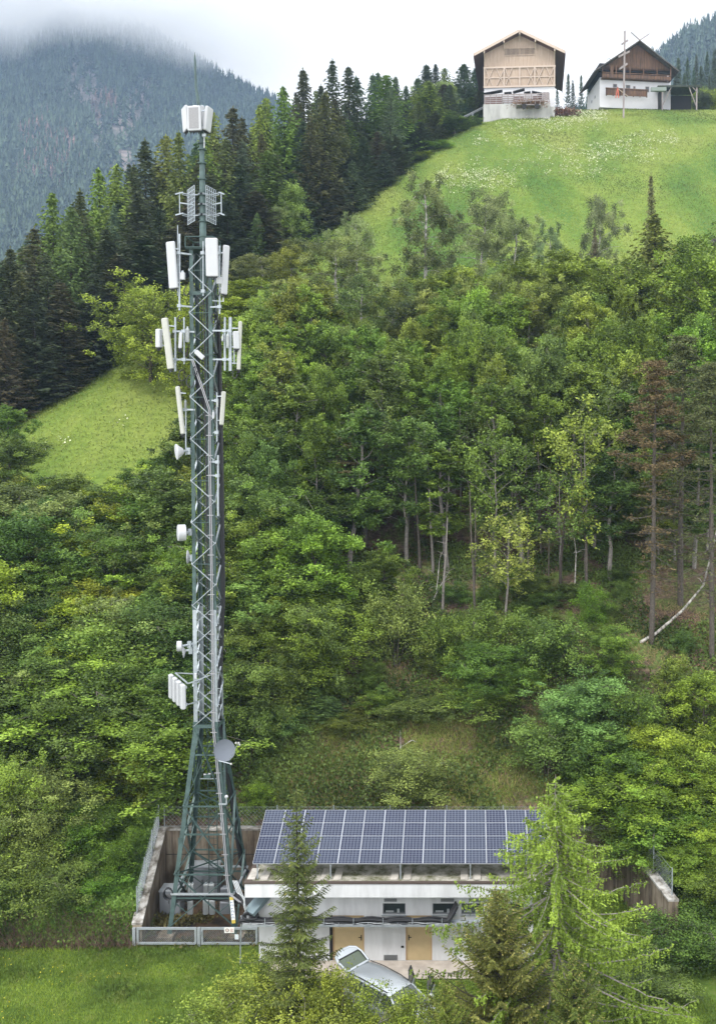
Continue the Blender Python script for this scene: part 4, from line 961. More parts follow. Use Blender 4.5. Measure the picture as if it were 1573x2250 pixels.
def conifer(seed, H=24, W=7, whorls=46, per=7, step=.32, card=.5, cw=.16, droop=.35, up=.25, bare=.04, taper=.85, hangt=.5, name='spruce', barkmat='bark_dark', sub=2, skip=0., shag=.25, rag=.25, tips=0, fine=1, top=1.0, thick=.011, tipmat=None, deadlow=0):
    rs = np.random.RandomState(seed); rd = random.Random(seed); mb = MB()
    lean = Vector((rd.uniform(-.01, .01)*H, rd.uniform(-.01, .01)*H, 0)); r0 = H*thick
    mb.path([Vector((0, 0, -.5)), lean*.4+Vector((0, 0, H*.4)), lean+Vector((0, 0, H))], [r0, r0*.62, .01], 7)
    C = []; A = []; T = []; S = []; TC = []; TA = []
    for wi in range(whorls):
        t = bare+(1-bare)*((wi+rd.uniform(0, .5))/whorls)**.92
        z = H*t; pr = (1-t)**taper*(1-.35*max(0, .18-t)/.18)+.015*top
        for k in range(per):
            if rd.random() < skip: continue
            ln = W/2*pr*rd.uniform(1-rag*1.6, 1+rag); a = 2*math.pi*k/per+wi*.7+rd.uniform(-.35, .35)
            if ln < .06: ln = .06
            d = Vector((math.cos(a), math.sin(a), 0)); base = lean*t+Vector((0, 0, z))
            dr = droop*(1.1-t)*rd.uniform(.7, 1.3)-.25*t
            n = max(2, int(ln/step)); pts = []
            for i in range(n+1):
                u = i/n; pts.append(base+d*ln*u+Vector((0, 0, -ln*dr*u*1.25+ln*up*u*u)))
            if ln > .5: mb.path([pts[0], pts[len(pts)//2], pts[-1]], [max(.008, ln*.012), ln*.008+.003, .003], 3, False)
            side = Vector((-d.y, d.x, 0)); bt = rd.random()
            for i in range(n+1):
                u = i/n
                if i == 0 and ln > 1.2*step*2: continue
                p = pts[i]; wl = (1-u*.75)*min(ln*.42, shag*3+.12)*rd.uniform(.7, 1.2)+.02
                for sgn in (-1, 1):
                    for j in range(sub):
                        dd = (d*(.75+rd.uniform(-.2, .2))+side*sgn*rd.uniform(.5, 1.1)+Vector((0, 0, -hangt*rd.uniform(.4, 1.4)))).normalized()
                        m_ = max(1, int(wl/(card*.75)*fine+.5))
                        for q in range(m_):
                            c = p+dd*(q+.5)*wl/m_+Vector((rd.gauss(0, 1), rd.gauss(0, 1), rd.gauss(0, 1)))*card*.10
                            C.append(c); A.append(dd); T.append(bt*.55+rd.random()*.45); S.append(1)
                        if tips and rd.random() < tips:
                            TC.append(p+dd*wl*1.05); TA.append(dd)
            C.append(pts[-1]); A.append(d+Vector((0, 0, .15))); T.append(bt*.6+.3); S.append(1)
    for i in range(6):
        C.append(lean+Vector((rd.uniform(-.03, .03), rd.uniform(-.03, .03), H-(i*.3-.1)*card*2))); A.append(Vector((rd.uniform(-.3, .3), rd.uniform(-.3, .3), 1))); T.append(.6); S.append(1)
    C = np.array([tuple(c) for c in C]); A = np.array([tuple(c) for c in A])
    V = leaf_quads(C, rs, card*1.25, cw, A, .15).reshape(-1, 3)
    root = empty(name)
    mb.build('trunk', M[barkmat], root, True)
    link('crown', quads_mesh('crown', V, M['needle'], np.array(T)), root)
    if TC:
        TC = np.array([tuple(c) for c in TC]); TA = np.array([tuple(c) for c in TA])
        o = link('young_needles', quads_mesh('young_needles', leaf_quads(TC, rs, card*.8, cw*1.1, TA, .2).reshape(-1, 3), M['needle'], rs.uniform(0, 1, len(TC))), root)
        o['keep'] = 1
    root['h'] = float(H); root['w'] = float(W)
    return root
def larch_near(seed, H, W, n_br=95, name='larch', skipz=.0):
    rs = np.random.RandomState(seed); rd = random.Random(seed); mb = MB()
    mb.path([Vector((0, 0, -.5)), Vector((.05, 0, H*.35)), Vector((-.03, .05, H*.7)), Vector((0, 0, H))], [H*.012, H*.009, H*.005, .008], 8)
    C = []; A = []; T = []
    for k in range(n_br):
        t = .1+.89*((k+rd.random())/n_br)**.95; z = H*t
        pr = min(1, (1-t)*1.9)**.9; ln = max(.15, W/2*pr*rd.uniform(.45, 1.12)); a = k*2.399+rd.uniform(-.4, .4)
        d = Vector((math.cos(a), math.sin(a), 0)); base = Vector((0, 0, z)); n = max(3, int(ln/.11)); bt = rd.random()
        wob = rd.uniform(-.25, .25); side = Vector((-d.y, d.x, 0)); pts = []
        for i in range(n+1):
            u = i/n; pts.append(base+d*ln*u+side*wob*ln*u*u+Vector((0, 0, ln*(-.42*u+.36*u*u*(.7+.6*rd.random()*.2)))))
        mb.path(pts[::3]+[pts[-1]], [max(.006, ln*.011*(1-i/(len(pts[::3])+1))) for i in range(len(pts[::3])+1)], 4, False)
        for i in range(1, n+1):
            u = i/n; p = pts[i]
            if u < .12 and ln > 1: continue
            for s in range(2 if rd.random() < .75 else 1):
                hl = rd.uniform(.18, .85)*(.35+.65*math.sin(math.pi*min(1, u*.9+.1)))*min(1, ln)
                sd2 = side*rd.uniform(-1, 1)*.5+d*rd.uniform(-.1, .5)
                m_ = max(2, int(hl/.05))
                for q in range(m_):
                    v = (q+.3)/m_
                    c = p+sd2*hl*(v**.6)*.7+Vector((0, 0, -hl*v*v*1.15))+Vector((rd.gauss(0, .012), rd.gauss(0, .012), rd.gauss(0, .012)))
                    C.append(tuple(c)); A.append((rd.gauss(0, 1), rd.gauss(0, 1), rd.gauss(0, .8)-.3)); T.append(min(1, bt*.5+rd.random()*.3+.2*u))
    C = np.array(C); A = np.array(A)
    V = leaf_quads(C, rs, .15, .07, A, .3).reshape(-1, 3); root = empty(name)
    mb.build('trunk', M['bark_grey'], root, True); link('crown', quads_mesh('crown', V, M['needle'], np.array(T)), root)
    root['h'] = float(H); root['w'] = float(W); return root
def pine_dead(seed, H=16, name='pine_tree'):
    rs = np.random.RandomState(seed); rd = random.Random(seed); mb = MB(); C = []; A = []; T = []
    mb.path([Vector((0, 0, -.5)), Vector((.1, 0, H*.3)), Vector((.05, 0, H*.7)), Vector((.15, 0, H))], [.17, .14, .09, .02], 8)
    for k in range(64):
        t = .18+.82*(k+rd.random())/64; z = H*t
        ln = (2.7*min(1, (1-t)*2.4+.12)*rd.uniform(.5, 1.1) if t > .6 else 1.9*rd.uniform(.3, 1)); a = k*2.399+rd.uniform(-.3, .3)
        d = Vector((math.cos(a), math.sin(a), 0)); p = [Vector((0.08, 0, z))]; dr = rd.uniform(-.25, .1) if t > .6 else rd.uniform(-.6, -.1)
        for i in range(1, 6): p.append(p[0]+d*ln*i/5+Vector((rd.gauss(0, .04), rd.gauss(0, .04), ln*dr*(i/5)+.15*ln*(i/5)**2)))
        mb.path(p, [.035, .028, .02, .014, .01, .005], 4, False)
        for i in range(2, 6):
            for _ in range(4):
                q = p[i]+Vector((rd.gauss(0, .25), rd.gauss(0, .25), rd.gauss(0, .08)))
                mb.path([p[i-1], q], [.008, .004], 3, False)
                if t > .6 or rd.random() < .35:
                    for _ in range(20 if t > .6 else 9):
                        C.append(tuple(q+Vector((rd.gauss(0, .16), rd.gauss(0, .16), rd.gauss(0, .07))))); A.append((rd.gauss(0, 1), rd.gauss(0, 1), rd.gauss(0, .5))); T.append(rd.random())
    root = empty(name); mb.build('trunk', M['bark'], root, True)
    link('crown', quads_mesh('crown', leaf_quads(np.array(C), rs, .22, .06, np.array(A), .3).reshape(-1, 3), M['needle'], np.array(T)), root)
    root['h'] = float(H); root['w'] = 5.2; return root
PROTO = {}; COLG = (1.68, 1.58, .90)
def proto(key, fn): PROTO[key] = fn; PROTO[key]['used'] = 0
TREES = []
def place(key, name, px, top, Y, col, wpx=None, label=None, cat='tree', group=None, zs=None, sink=.15, rz=None, rnd=random.Random(3), h=None, smax=2.6, smin=.25):
    """a tree standing on the ground at (px, Y) whose tip is at photo row TOP"""
    if Y < 55 and key[:2] == 'br': key = 'nb%d' % (int(key[2]) % 3)
    pr = PROTO[key]
    if pr['used'] == 0: o = pr
    else: o = copy_tree(pr)
    pr['used'] = pr['used']+1
    o.name = name
    x = P(px, top, Y).x; z0 = G(x, Y)-sink; zt = P(px, top, Y).z if h is None else z0+h
    s = max(smin, min(smax, (zt-z0)/pr['h']))
    sx = s if wpx is None else (wpx*Y/F)/pr['w']
    sx *= rnd.uniform(.94, 1.06) if key[:2] != 'sp' else rnd.uniform(.78, 1.25)
    o.location = (x, Y, z0); o.scale = (sx, sx, s); o.rotation_euler = (rnd.gauss(0, .018), rnd.gauss(0, .018), rnd.uniform(0, 6.28) if rz is None else rz)
    cg = (1.28, 1.36, 1.0) if key[:2] in ('sp', 'pd', 'ys') else ((1.35, 1.5, .95) if key[:3] == 'nsp' else ((1.2, 1.28, .95) if key[:2] == 'nw' else COLG))
    col = tuple(a*b for a, b in zip(col, cg))
    if key[:2] in ('br', 'nb', 'bi', 'as', 'th', 'hz', 'sh', 'nw', 'py'): col = (min(col[0], col[1]*.74), col[1], col[2])
    for ch in o.children:
        if ch.name.startswith('crown'): ch.color = (*[c*rnd.uniform(.9, 1.1) for c in col], 1)
        elif ch.name.startswith('young_needles'): ch.color = (.17, .165, .045, 1)
    if group is None and 'group' in o: del o['group']
    tag(o, label, cat, group); TREES.append(o); return o
# prototypes
for i in range(3): proto('sp%d' % i, conifer(10+i, H=24, W=(8.2, 7.2, 9)[i], whorls=(44, 48, 40)[i], per=7, step=.4, card=.5, cw=.17, rag=(.3, .25, .38)[i]))
proto('la0', conifer(21, H=22, W=8, whorls=52, per=6, step=.36, card=.34, cw=.2, droop=.25, up=.3, taper=.8, hangt=.8, rag=.35, name='larch', sub=2, fine=1.2))
proto('la1', conifer(22, H=22, W=7, whorls=50, per=6, step=.36, card=.34, cw=.2, droop=.2, up=.35, taper=.7, hangt=.6, rag=.4, name='larch', sub=2, fine=1.2))
for i in range(4): proto('br%d' % i, broadleaf(30+i, H=11, W=(6, 5, 6.6, 5.4)[i], leaves=26000, leaf=.18, limbs=(20, 24, 22, 18)[i], bare=(.2, .28, .15, .3)[i], clump=(.21, .2, .19, .22)[i]))
for i in range(3): proto('bi%d' % i, broadleaf(40+i, H=12, W=(5, 4.4, 5.6)[i], leaves=20000, leaf=.15, limbs=(20, 22, 18)[i], bare=.2, clump=.2, hang=(1., 1.3, .8)[i], barkmat='birch', profile='egg', gap=.3, thick=.012))
for i in range(3): proto('sh%d' % i, broadleaf(50+i, H=4.5, W=(4.6, 4, 5)[i], leaves=14000, leaf=.125, limbs=(22, 20, 24)[i], bare=.05, stems=(4, 3, 5)[i], clump=.24, profile='dome', thick=.012))
for i in range(3): proto('nb%d' % i, broadleaf(110+i, H=7, W=(4.8, 4.2, 5.2)[i], leaves=26000, leaf=.125, limbs=(26, 24, 30)[i], bare=.1, clump=.2, gap=.1, thick=.012))
proto('py0', broadleaf(60, H=8, W=4.2, leaves=18000, leaf=.14, limbs=30, bare=.05, clump=.22, profile='cone'))
proto('hz0', broadleaf(61, H=9, W=8, leaves=18000, leaf=.1655, limbs=30, bare=.12, stems=2, clump=.13, profile='egg', sprig=1.5, gap=.2))
proto('ys0', conifer(25, H=5, W=2.6, whorls=26, per=6, step=.16, card=.2, cw=.07, name='young_spruce', droop=.1, up=.2))
proto('th0', broadleaf(62, H=9, W=4.6, leaves=3800, leaf=.18, limbs=16, bare=.35, clump=.2, barkmat='bark_grey', profile='egg', gap=.2, thick=.009))
for i in range(3): proto('as%d' % i, broadleaf(90+i, H=12, W=(3.8, 4.2, 3.4)[i], leaves=17000, leaf=.16, limbs=(20, 18, 22)[i], bare=(.3, .35, .25)[i], clump=.22, barkmat='bark_grey', profile=('egg', 'cone', 'egg')[i], gap=.22, thick=.01))
proto('pd', pine_dead(5))
# ---------------------------------------------------------------- farm buildings
def boards(name, c1, c2, sx=6):
    m = bpy.data.materials.new(name); m.use_nodes = True; T = m.node_tree; n = T.nodes; l = T.links; b = n['Principled BSDF']; b.inputs['Roughness'].default_value = .85
    g = n.new('ShaderNodeTexCoord'); mp = n.new('ShaderNodeMapping'); mp.inputs['Scale'].default_value = (sx, sx, .25); l.new(g.outputs['Object'], mp.inputs[0])
    z = n.new('ShaderNodeTexNoise'); z.inputs['Scale'].default_value = 1; z.inputs['Detail'].default_value = 5; z.inputs['Roughness'].default_value = .8; l.new(mp.outputs[0], z.inputs[0])
    r = n.new('ShaderNodeValToRGB'); r.color_ramp.elements[0].position = .38; r.color_ramp.elements[1].position = .62; r.color_ramp.elements[0].color = (*c1, 1); r.color_ramp.elements[1].color = (*c2, 1)
    l.new(z.outputs[0], r.inputs[0]); l.new(r.outputs[0], b.inputs['Base Color']); return m
M['bd'] = boards('pale_boards', (.27, .20, .15), (.39, .305, .235), 4); M['bd2'] = boards('weathered_boards', (.03, .018, .013), (.135, .07, .038), 5); M['beam'] = mat('pale_beam', (.42, .34, .28), .8); M['rf'] = mat('dark_brown_soffit', (.11, .06, .055), .85)
M['dkw'] = mat('old_window', (.07, .075, .08), .6); M['rt'] = mat('shingle_roof', (.10, .09, .085), .9, noise_amt=.4, nscale=2); M['pl'] = mat('white_plaster', (.52, .52, .54), .9, noise_amt=.08, nscale=.5); M['gw'] = boards('grey_wood', (.14, .12, .12), (.30, .26, .25), 4)
M['cw'] = mat('barn_concrete', (.40, .40, .38), .9, noise_amt=.3, nscale=.6, stretch=(1, 1, .3)); M['dk'] = mat('dark_parts_and_shade', (.02, .018, .018), .9)  # near-black for dark parts, and for shade painted inside openings
def gable(poly, y0, y1): m = MB(); m.prism(poly, y0, y1); return m
def barn():
    Y = 188.; A = P(1063, 200, Y); B = P(1218, 200, Y); o = empty('barn', (A.x, Y, 0)); o.rotation_euler = (0, 0, R(-4)); tag(o, 'tall pale timber barn with crossed braces on a concrete base', 'barn')
    W = B.x-A.x; z = lambda py, dy=0: P(1140, py, Y+dy).z; X = lambda px: P(px, 150, Y).x-A.x; Lb = 17.5
    zr = z(76); ze = z(131); zw = z(192); zp = z(229, -2.2); zb_ = G(A.x, Y)-1.5; c = W/2; sl = (zr-z(126))/(c+1.9)
    roofz = lambda x: zr-abs(x-c)*sl
    m = MB(); m.prism([(0, zw), (W, zw), (W, roofz(W)-.3), (c, zr-.3), (0, roofz(0)-.3)], 0, .3); m.box((0, .302, zw), (.3, Lb, roofz(0)-.3)); m.box((W-.3, .302, zw), (W, Lb, roofz(W)-.3)); m.prism([(.302, zw), (W-.302, zw), (W-.302, roofz(W)-.3), (c, zr-.3), (.302, roofz(0)-.3)], Lb-.3, Lb-.002); m.build('timber_wall', M['bd'], o)
    MB().box((.02, .03, zp), (W-.02, Lb, zw-.003)).build('plaster_wall', M['pl'], o); MB().box((-.02, -2.2, zb_-3), (W*.93, -.01, zp-.004)).box((-.02, -.008, zb_-3), (W, Lb, zp-.004)).build('concrete_base', M['cw'], o)
    oh = 1.9; f = -1.6; t = .28; m = MB(); m.mi = 0
    for s in (-1, 1):
        x1 = c+s*(c+oh); z1 = roofz(x1); p = [(c, zr), (x1, z1), (x1, z1-t), (c, zr-t)]
        m.prism(p if s > 0 else p[::-1], f, Lb+1)
    m.build('roof', [M['rt']], o)
    m = MB()
    for s in (-1, 1):
        x1 = c+s*(c+oh-.05); z1 = roofz(x1)-t-.004; p = [(c, zr-t-.004), (x1, z1), (x1, z1-.04), (c, zr-t-.044)]; m.prism(p if s > 0 else p[::-1], f+.1, Lb+.9)
        m.box((min(x1, x1+s*.12), f, z1-.35), (max(x1, x1+s*.12), Lb+1, z1+.2))
    m.build('soffit', M['rf'], o)
    m = MB()
    for s in (-1, 1): m.bar((c, f-.05, zr-.1), (c+s*(c+oh), f-.05, roofz(c+s*(c+oh))-.1), .12, .5)
    m.build('verge_board', M['beam'], o)
    m = MB()
    for px in (1064, 1107, 1141, 1175, 1217): x = X(px); m.bar((x, f, roofz(x)-.55), (x, 0, roofz(x)-.55), .25, .45); m.bar((x, -.12, roofz(x)-1.6), (x, -.9, roofz(x)-.7), .15)
    for py in (150, 192.5): m.bar((-.1, -.12, z(py)), (W+.1, -.12, z(py)), .2, .3)
    m.bar((0, -.09, z(172)), (W, -.09, z(172)), .1, .18)
    for px in (1064, 1107, 1141, 1174, 1217): m.bar((X(px), -.13, z(192)), (X(px), -.13, z(150)), .26, .2)
    for a, b in ((1066, 1083), (1083, 1066), (1090, 1108), (1108, 1090), (1109, 1124), (1125, 1109), (1157, 1174), (1173, 1157), (1175, 1192), (1193, 1175), (1199, 1216), (1216, 1199)): m.bar((X(a), -.11, z(151)), (X(b), -.11, z(192)), .2, .12)
    m.build('timber_frame', M['beam'], o)
    for a, b in ((1108, 1140), (1142, 1173)):
        q = MB().box((X(a), -.04, z(123)), (X(b), -.004, z(109))).build('slatted_vent', M['dk'], o); m = MB()
        for k in range(12): x = X(a)+(X(b)-X(a))*(k+.5)/12; m.box((x-.07, -.1, z(123)), (x+.05, -.045, z(109)))
        m.box((X(a)-.1, -.12, z(109)), (X(b)+.1, -.041, z(107.5))); m.box((X(a)-.1, -.12, z(124.5)), (X(b)+.1, -.041, z(123))); m.build('slat', M['bd'], q)
    MB().box((X(1191), -.05, z(222)), (X(1205), .02, z(206))).build('barn_door', M['gw'], o)
    # plank fence of the terrace
    m = MB()
    for k in range(12): x = .2+(W*.9)*k/11; m.bar((x, -2.1, zp), (x, -2.1, zp+1.9), .16)
    for q in range(5): m.bar((.1, -2.22, zp+.25+.36*q), (W*.9, -2.22, zp+.25+.36*q), .05, .2)
    m.build('plank_fence', M['gw'], o)
    m = MB(); rd = random.Random(4)
    for (a, b, y0, y1) in ((1064, 1104, 207, 201), (1108, 1124, 207, 206), (1127, 1152, 205, 199), (1151, 1165, 207, 206), (1168, 1190, 205, 210)): m.bar((X(a), -1.3, z(y0, -1.3)), (X(b), -1.3, z(y1, -1.3)), 1.2, .16)
    m.build('lean_to_roof', M['dk'], o); rw = mat('red_brown_wood', (.14, .05, .04), .9)
    for (a, b) in ((1066, 1104), (1127, 1150), (1170, 1190)): MB().box((X(a), -1.1, zp), (X(b), -.5, zp+1.7)).build('stored_timber', rw, o)
barn()
def ramp():
    a = P(1062, 236, 188); b = P(1002, 266, 187); o = empty('conveyor_ramp', b); d = a-b; m = MB()
    for y in (-.4, .4): m.bar((0, y, 0), d+Vector((0, y, 0)), .10, .14)
    for k in range(14): p = d*(k/13); m.bar(p+Vector((0, -.4, 0)), p+Vector((0, .4, 0)), .06)
    m.build('frame', M['louv'], o); m = MB(); m.bar((.3, 0, 0), (.3, 0, -3), .12); m.bar(d*.6, d*.6+Vector((0, 0, -5)), .12); m.build('leg', M['galv'], o); tag(o, 'steel ramp rising from the trees to the foot of the barn', 'ramp')
    c = P(1000, 262, 188); o = MB().box((-1.2, -1, -4), (1.2, 1, .4)).build('concrete_block', M['cw']); o.location = c; tag(o, 'pale concrete block at the low end of the barn ramp', 'concrete block')
ramp()
def cart():
    a = P(1168, 238, 184); o = empty('hay_cart', a); m = MB(); m.box((-3.0, -1, .3), (1.6, 1, .45)); 
    for k in range(6): m.bar((-3+k*.9, -1, .4), (-3.1+k*.92, -1.1, 1.1), .08)
    m.bar((-3.3, -1.1, .8), (1.9, -1.1, 1.15), .12); m.build('bed', M['gw'], o); mb = MB()
    for x in (-1.6, .9): mb.M = Matrix.Translation((x, -1.1, 0)) @ Matrix.Rotation(R(90), 4, 'X'); mb.lathe([(0, -.1), (.5, -.1), (.5, .1), (0, .1)], 16)
    mb.build('wheel', M['dk'], o); rs = np.random.RandomState(3); c = rs.normal(size=(1500, 3))*np.array([1.5, .5, .35])+np.array([-.2, 0, .9]); h_ = link('hay', quads_mesh('hay', leaf_quads(c, rs, .5, .12).reshape(-1, 3), M['needle'], rs.uniform(0, 1, 1500)), o); h_.color = (.16, .10, .05, 1); tag(o, 'old wooden hay cart loaded with brown hay below the barn terrace', 'cart')
    rs = np.random.RandomState(5); c = rs.normal(size=(2200, 3))*np.array([1.9, .8, .45]); q = P(1225, 219, 189); q.z = G(q.x, q.y)+.4; o = link('manure_heap', quads_mesh('manure_heap', leaf_quads(c, rs, .5, .2).reshape(-1, 3), M['needle'], rs.uniform(0, 1, 2200))); o.location = q; o.color = (.13, .07, .05, 1); tag(o, 'brown heap of straw on the slope between barn and farmhouse', 'heap')
cart()
def house():
    Y = 200.; A = P(1317, 180, Y); B = P(1475, 180, Y); o = empty('farmhouse', (A.x, Y, 0)); o.rotation_euler = (0, 0, R(7)); tag(o, 'old white farmhouse with a dark wooden gable and balcony', 'farmhouse')
    W = B.x-A.x+.3; z = lambda py, dy=0: P(1400, py, Y+dy).z; X = lambda px: P(px, 150, Y).x-A.x; Lb = 10.5; zr = z(90); zk = z(146); zw = z(170); zb_ = z(214)-2; c = X(1402); 
    xl_, xr_ = -1.6, W+1.2; sl = (zr-z(153))/(xr_-c); roofz = lambda x: zr-abs(x-c)*sl
    MB().box((0, 0, zb_), (W, Lb, zw)).build('wall', M['pl'], o)
    m = MB(); m.prism([(0, zk), (W, zk), (W, roofz(W)-.3), (c, zr-.3), (0, roofz(0)-.3)], .0, .3); m.build('gable', M['bd2'], o)
    MB().box((.3, 1.2, zw+.003), (W-.3, Lb, zk+.8)).box((0, .302, zk+.802), (W, Lb, min(roofz(0), roofz(W))-.31)).build('upper_storey', M['dk'], o)  # near-black block paints the shade inside the balcony opening
    m = MB()
    for s, xe in ((-1, xl_), (1, xr_)):
        p = [(c, zr), (xe, roofz(xe)), (xe, roofz(xe)-.25), (c, zr-.25)]; m.prism(p if s > 0 else p[::-1], -1.6, Lb+1)
    rf_ = m.build('roof', M['rt'], o)
    m = MB(); m.bar((c-1.9, -1.6, zr+1.4), (c, -1.6, zr-.1), .18); m.bar((c+2.0, -1.62, zr+1.3), (c, -1.62, zr-.1), .18); m.build('crossed_gable_boards', M['gw'], o)
    m = MB(); m.lathe([(.4, 0), (.4, 1.6), (.0, 1.6)], 10, (X(1352), 5, roofz(X(1352))-.5)); m.build('chimney', M['pl'], rf_); m = MB(); m.path([(X(1352)-.5, 5, roofz(X(1352))+1.4), (X(1352), 5, roofz(X(1352))+1.9), (X(1352)+.6, 5, roofz(X(1352))+1.5)], .12, 6); m.build('chimney_hood', M['galv'], rf_)
    # balcony
    m = MB(); m.box((.2, -1.04, zw-.45), (W-.3, -.003, zw-.3)); n = 60
    m.box((.2, -1.12, zw-.3), (W-.3, -1.05, z(161, -1.1))); m.bar((.2, -1.1, z(158.5, -1.1)), (W-.3, -1.1, z(158.5, -1.1)), .15)
    for k in range(6): x = .3+(W-.7)*k/5; m.bar((x, -1.0, zw), (x, -1.0, roofz(x)-.3 if k in (0, 5) else zk), .2)
    m.box((X(1337), -1.16, zw), (X(1344), -1.13, zk)); m.build('balcony', M['bd2'], o)
    m = MB()
    m.box((X(1327), -1.5, z(208, -1.5)), (X(1420), -1.42, z(194, -1.5))); m.bar((X(1326), -1.5, z(193, -1.5)), (X(1421), -1.5, z(193, -1.5)), .2, .2)
    for k in range(7): x = X(1328)+(X(1419)-X(1328))*k/6; m.bar((x, -1.4, z(215)), (x, -1.4, z(194, -1.5)), .2)
    m.build('terrace_fence', M['bd2'], o)
    for a, b, y0, y1 in ((1347, 1356, 183, 191), (1376, 1386, 184, 192), (1392.5, 1398, 186, 192), (1420.5, 1429, 185.5, 198), (1446, 1454, 186.5, 197)):
        q = MB().box((X(a)+.1, -.03, z(y1)+.1), (X(b)-.1, -.003, z(y0)-.1)).build('window', M['dkw'], o); m = MB(); m.box((X(a), -.06, z(y0)-.1), (X(b), -.004, z(y0))); m.box((X(a), -.06, z(y1)), (X(b), -.004, z(y1)+.1)); m.box((X(a), -.06, z(y1)+.101), (X(a)+.1, -.004, z(y0)-.101)); m.box((X(b)-.1, -.06, z(y1)+.101), (X(b), -.004, z(y0)-.101)); m.build('window_frame', M['gw'], q)
    for y in (3.5, 6.2):
        MB().box((-.03, y, z(202)), (-.003, y+.6, z(196))).build('window', M['dkw'], o)
    q = MB(); q.box((X(1468), -.6, z(175)), (X(1471), -.4, z(160))); q.build('downpipe', M['pl'], o)
    m = MB().box((X(1422), -4, z(215)), (X(1455), -3.4, z(207))); b = m.build('trough', mat('grey_green', (.17, .2, .18), .8)); b.location = o.location; tag(b, 'grey green trough standing before the farmhouse between cross and shed', 'trough')
    p = empty('play_slide', P(1352, 212, 197)); m = MB(); m.bar((0, 0, -.3), (.4, 0, 1.9), .16); m.bar((.6, 0, -.3), (.4, 0, 1.9), .16); m.build('frame', mat('red_orange', (.45, .09, .05), .6), p); m = MB(); m.bar((.5, 0, 1.5), (2.4, -.2, .0), .3, .08); m.build('chute', M['beam'], p); tag(p, 'small red climbing frame with a slide before the farmhouse', 'play frame')
house()
def cross():
    Y = 186.; b = P(1369, 235, Y); b.z = min(b.z, G(b.x, Y)); t = P(1372, 68, Y); o = empty('wayside_cross', b); m = MB(); m.bar((0, 0, -.5), t-b, .3, .28); m.build('post', M['gw'], o)
    for py, x0, x1 in ((93, 1365, 1378.5), (119, 1358, 1382), (146, 1360, 1377)):
        dz = 6 if py > 100 else 4.5; p = P(x0, py+dz, Y-.2)-b; q = P(x1, py-dz, Y+.2)-b; MB().bar(p, q, .3, .34).build('crossbar', M['gw'], o)
    tag(o, 'tall wooden wayside cross with three crossbars on the meadow crest', 'cross')
cross()
def shed():
    Y = 199.; A = P(1452, 215, Y); B = P(1527, 215, Y); o = empty('open_shed', (A.x, Y, G(A.x, Y))); W = B.x-A.x; zt = P(1490, 196, Y).z-o.location.z; tag(o, 'low open shed with a dark mossy roof on braced posts', 'shed')
    m = MB(); m.bar((-1, -1.2, zt), (W+1, -1.2, zt+.15), .2, .2); m.add([(-1, -1.3, zt+.1), (W+.9, -1.3, zt+.2), (W+.6, 6, zt+1.0), (-.6, 6, zt+.9), (-1, -1.3, zt+.3), (W+.9, -1.3, zt+.4), (W+.6, 6, zt+1.2), (-.6, 6, zt+1.1)], [(3, 2, 1, 0), (4, 5, 6, 7), (0, 1, 5, 4), (1, 2, 6, 5), (2, 3, 7, 6), (3, 0, 4, 7)]); m.build('roof', mat('mossy_dark_roof', (.05, .06, .045), .95, noise_amt=.5, nscale=2), o)
    for x, s in ((0, 1), (W, -1)):
        m = MB(); m.bar((x, -1, -1), (x, -1, zt), .25); m.build('post', M['gw'], o); m = MB(); m.bar((x, -1.05, 0.2 if s < 0 else .4), (x+s*1.8 if s > 0 else x-1.6, -1.05, zt), .16); m.bar((x, -1.1, zt-.9), (x+s*.9, -1.1, zt), .14); m.build('brace', M['gw'], o)
    MB().box((-.2, 4.5, -1), (W+.2, 4.7, zt+.3)).box((-.2, -.5, -1), (-.05, 4.49, zt)).build('back_wall', M['dk'], o)
shed()
# ---------------------------------------------------------------- cloud bank on the mountain tops and valley haze
def volume_box(name, a, b, dens, col, noise_z=None, aniso=0., step=None):
    m = bpy.data.materials.new(name); m.use_nodes = True; T = m.node_tree; n = T.nodes; l = T.links; n.clear(); out = n.new('ShaderNodeOutputMaterial'); v = n.new('ShaderNodeVolumePrincipled')
    v.inputs['Color'].default_value = (*col, 1); v.inputs['Density'].default_value = dens; v.inputs['Anisotropy'].default_value = aniso; l.new(v.outputs[0], out.inputs['Volume'])
    if noise_z:
        g = n.new('ShaderNodeNewGeometry'); s = n.new('ShaderNodeSeparateXYZ'); l.new(g.outputs['Position'], s.inputs[0]); z = n.new('ShaderNodeTexNoise'); z.inputs['Scale'].default_value = .011; z.inputs['Detail'].default_value = 4; l.new(g.outputs['Position'], z.inputs[0])
        ma = n.new('ShaderNodeMath'); ma.operation = 'MULTIPLY_ADD'; ma.inputs[1].default_value = noise_z[2]; l.new(z.outputs[0], ma.inputs[0]); l.new(s.outputs[2], ma.inputs[2])
        mr = n.new('ShaderNodeMapRange'); mr.interpolation_type = 'SMOOTHSTEP'; mr.inputs[1].default_value = noise_z[0]+noise_z[2]*.5; mr.inputs[2].default_value = noise_z[1]+noise_z[2]*.5; mr.inputs[3].default_value = 0; mr.inputs[4].default_value = dens
        l.new(ma.outputs[0], mr.inputs[0]); l.new(mr.outputs[0], v.inputs['Density'])
    o = MB().box(a, b).build(name, m); tag(o, kind='stuff'); 
    return o
# ---------------------------------------------------------------- planting
DK = (.032, .044, .026); DK2 = (.045, .052, .026); DKB = (.045, .044, .028); LG = (.075, .115, .038); LG2 = (.058, .098, .035); BL = (.055, .082, .06)
rf = random.Random(77)
def ridgeY(px): return float(np.interp(px, [-100, 60, 330, 600, 850, 1040], [78, 84, 96, 113, 147, 182]))
ORD = 'first second third fourth fifth sixth seventh eighth ninth tenth eleventh twelfth thirteenth fourteenth fifteenth sixteenth seventeenth eighteenth nineteenth twentieth'.split()
